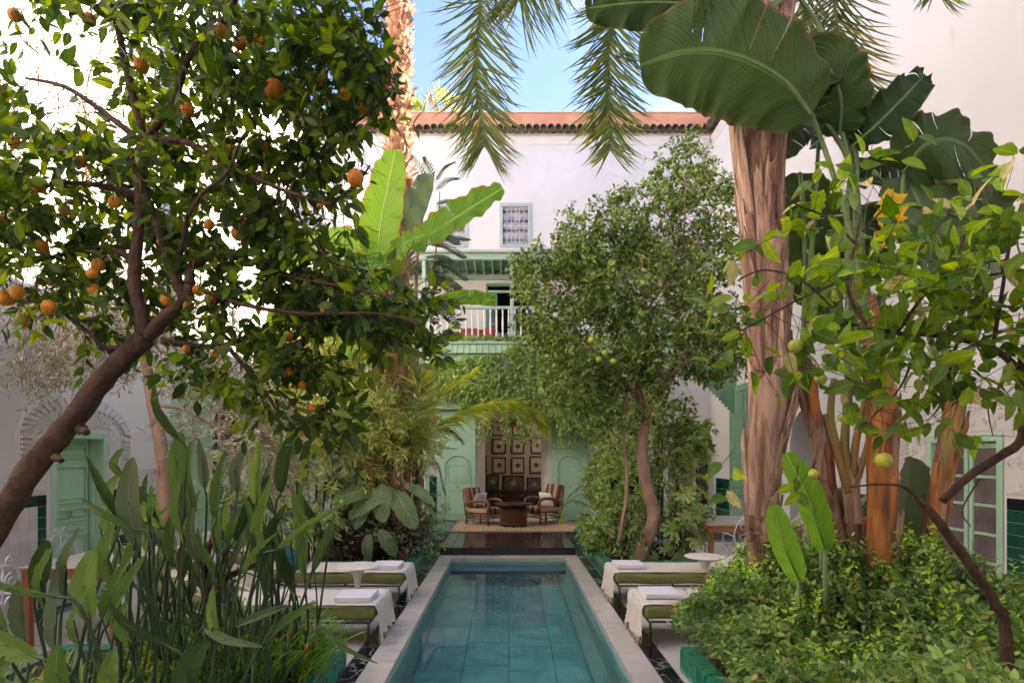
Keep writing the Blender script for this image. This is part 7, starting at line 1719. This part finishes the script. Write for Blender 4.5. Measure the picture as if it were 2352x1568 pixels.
Ml, tw = sprays(cen, rs.randn(len(cen), 3)*.4+np.array([0, -.2, .9]), .16, 7, .085, .9, .15, .006, .6, rs, .35)
leaves_on(gc, 'leaf', Ml, leaf_tpl(.30, .14, .25, 4, shape='lance'), leaf_mat('dark_lance_leaf', (.05,.10,.02), (.13,.20,.05), None, .3, .45, .3, odd=(.30,.16,.05)), 0, 'mixed_foliage')
nb2 = 70; x = 1.6+rs.rand(nb2)*3.2; y = 2.6+rs.rand(nb2)*2.2; cen = np.stack([x, y, .1+hgt(x, y)], 1)
Ml, tw2 = sprays(cen, rs.randn(nb2, 3)*.5+np.array([0, 0, .8]), .1, 3, .13, .9, .1, .006, .6, rs, .3)
leaves_on(gc, 'broad_leaf', Ml, leaf_tpl(.6, .14, .2, 5), M['citron_leaf'], 60)
n = 150; x = 1.45+rs.rand(n)*3.0; y = 3.2+rs.rand(n)*1.8; cen = np.stack([x, y, .15+hgt(x, y)], 1)
Ml, tw = sprays(cen, rs.randn(n, 3)*.25+np.array([0, 0, 1.]), .26, 12, .042, .9, 0, .006, .6, rs, .3)
leaves_on(gc, 'sprout', Ml, leaf_tpl(.5, .10, .1, 3), leaf_mat('fresh_sprout', (.20,.32,.04), (.30,.42,.07), None, .4, .4), 0, 'sprouts')
o = link('sprout_stems', twig_mesh('sprout_stems', tw, .0022, M['petiole']), gc); o['kind'] = 'stuff'
fl = thing('plumbago', 'pale blue flower sprays on the ground cover edge', 'flowers', tuple(P(1795,1390,4.9)))
fl['label'] = 'pale blue five-petalled flower sprays dotted along the ground cover edge'
for (x_, y_, Y) in ((1790,1292,4.6),(1778,1300,4.55),(1700,1548,4.0),(1722,1610,3.8),(1800,1285,4.65)):
    c = P(x_, y_, Y)
    for k in range(6):
        f_ = c+Vector((RND.uniform(-.03, .03), RND.uniform(-.03, .0), RND.uniform(-.02, .02))); b = MB()
        for j in range(5):
            a = 2*PI*j/5+k; b.add([tuple(f_), tuple(f_+Vector((.012*math.cos(a-.35), -.003, .012*math.sin(a-.35)))), tuple(f_+Vector((.016*math.cos(a), -.005, .016*math.sin(a)))), tuple(f_+Vector((.012*math.cos(a+.35), -.003, .012*math.sin(a+.35))))], [(0, 1, 2, 3)])
        part('flower', b, M.setdefault('flower', mat('pale_blue_petal', (.62,.64,.82), .7)), fl)
    part('stem', MB().tube([Vector((c.x+.05, c.y+.1, .3)), c], .002, 4), M['petiole'], fl)
# spikes in the pot
Mx = []
for k in range(60):
    a = rs.rand()*6.28; e = .3+.9*rs.rand(); Mx.append(((math.cos(a)*math.cos(e), math.sin(a)*math.cos(e), math.sin(e))))
d = np.array(Mx); pos = np.tile([[4.05, 7.0, 1.02]], (60, 1)); leaves_on(pt, 'spike_leaf', frames(pos, d, np.tile([[.1, .2, 1]], (60, 1)), np.stack([np.full(60, .03), .35+.2*rs.rand(60), np.full(60, .4)], 1)), LFT, M['olive_leaf'], 60)

# fallen leaves on the paving, the strip and the water
rs = np.random.RandomState(77); n = 60
x = np.where(rs.rand(n) < .5, rs.uniform(-3.2, -1.2, n), rs.uniform(1.22, 3.0, n)); y = rs.uniform(4.9, 8.4, n); pos = np.stack([x, y, np.full(n, .006)], 1)
p2 = np.stack([rs.uniform(-1.1, 1.1, 14), rs.uniform(10.5, 13, 14), np.full(14, PZ+.004)], 1); pos = np.vstack([pos, p2]); N_ = len(pos)
az = rs.rand(N_)*6.28
o = link('fallen_leaves', batch_mesh('fallen_leaves', leaf_tpl(.45, .1, -.1, 4)[0], leaf_tpl(.45, .1, -.1, 4)[1], frames(pos, np.stack([np.cos(az), np.sin(az), np.zeros(N_)], 1), np.tile([[0, 0, 1.]], (N_, 1)), .055*(.6+.6*rs.rand(N_))), leaf_mat('fallen_leaf', (.16,.07,.02), (.30,.20,.05), None, .1, .7)))
o['kind'] = 'stuff'; o['label'] = 'scattered brown fallen leaves on the paving beside the pool'
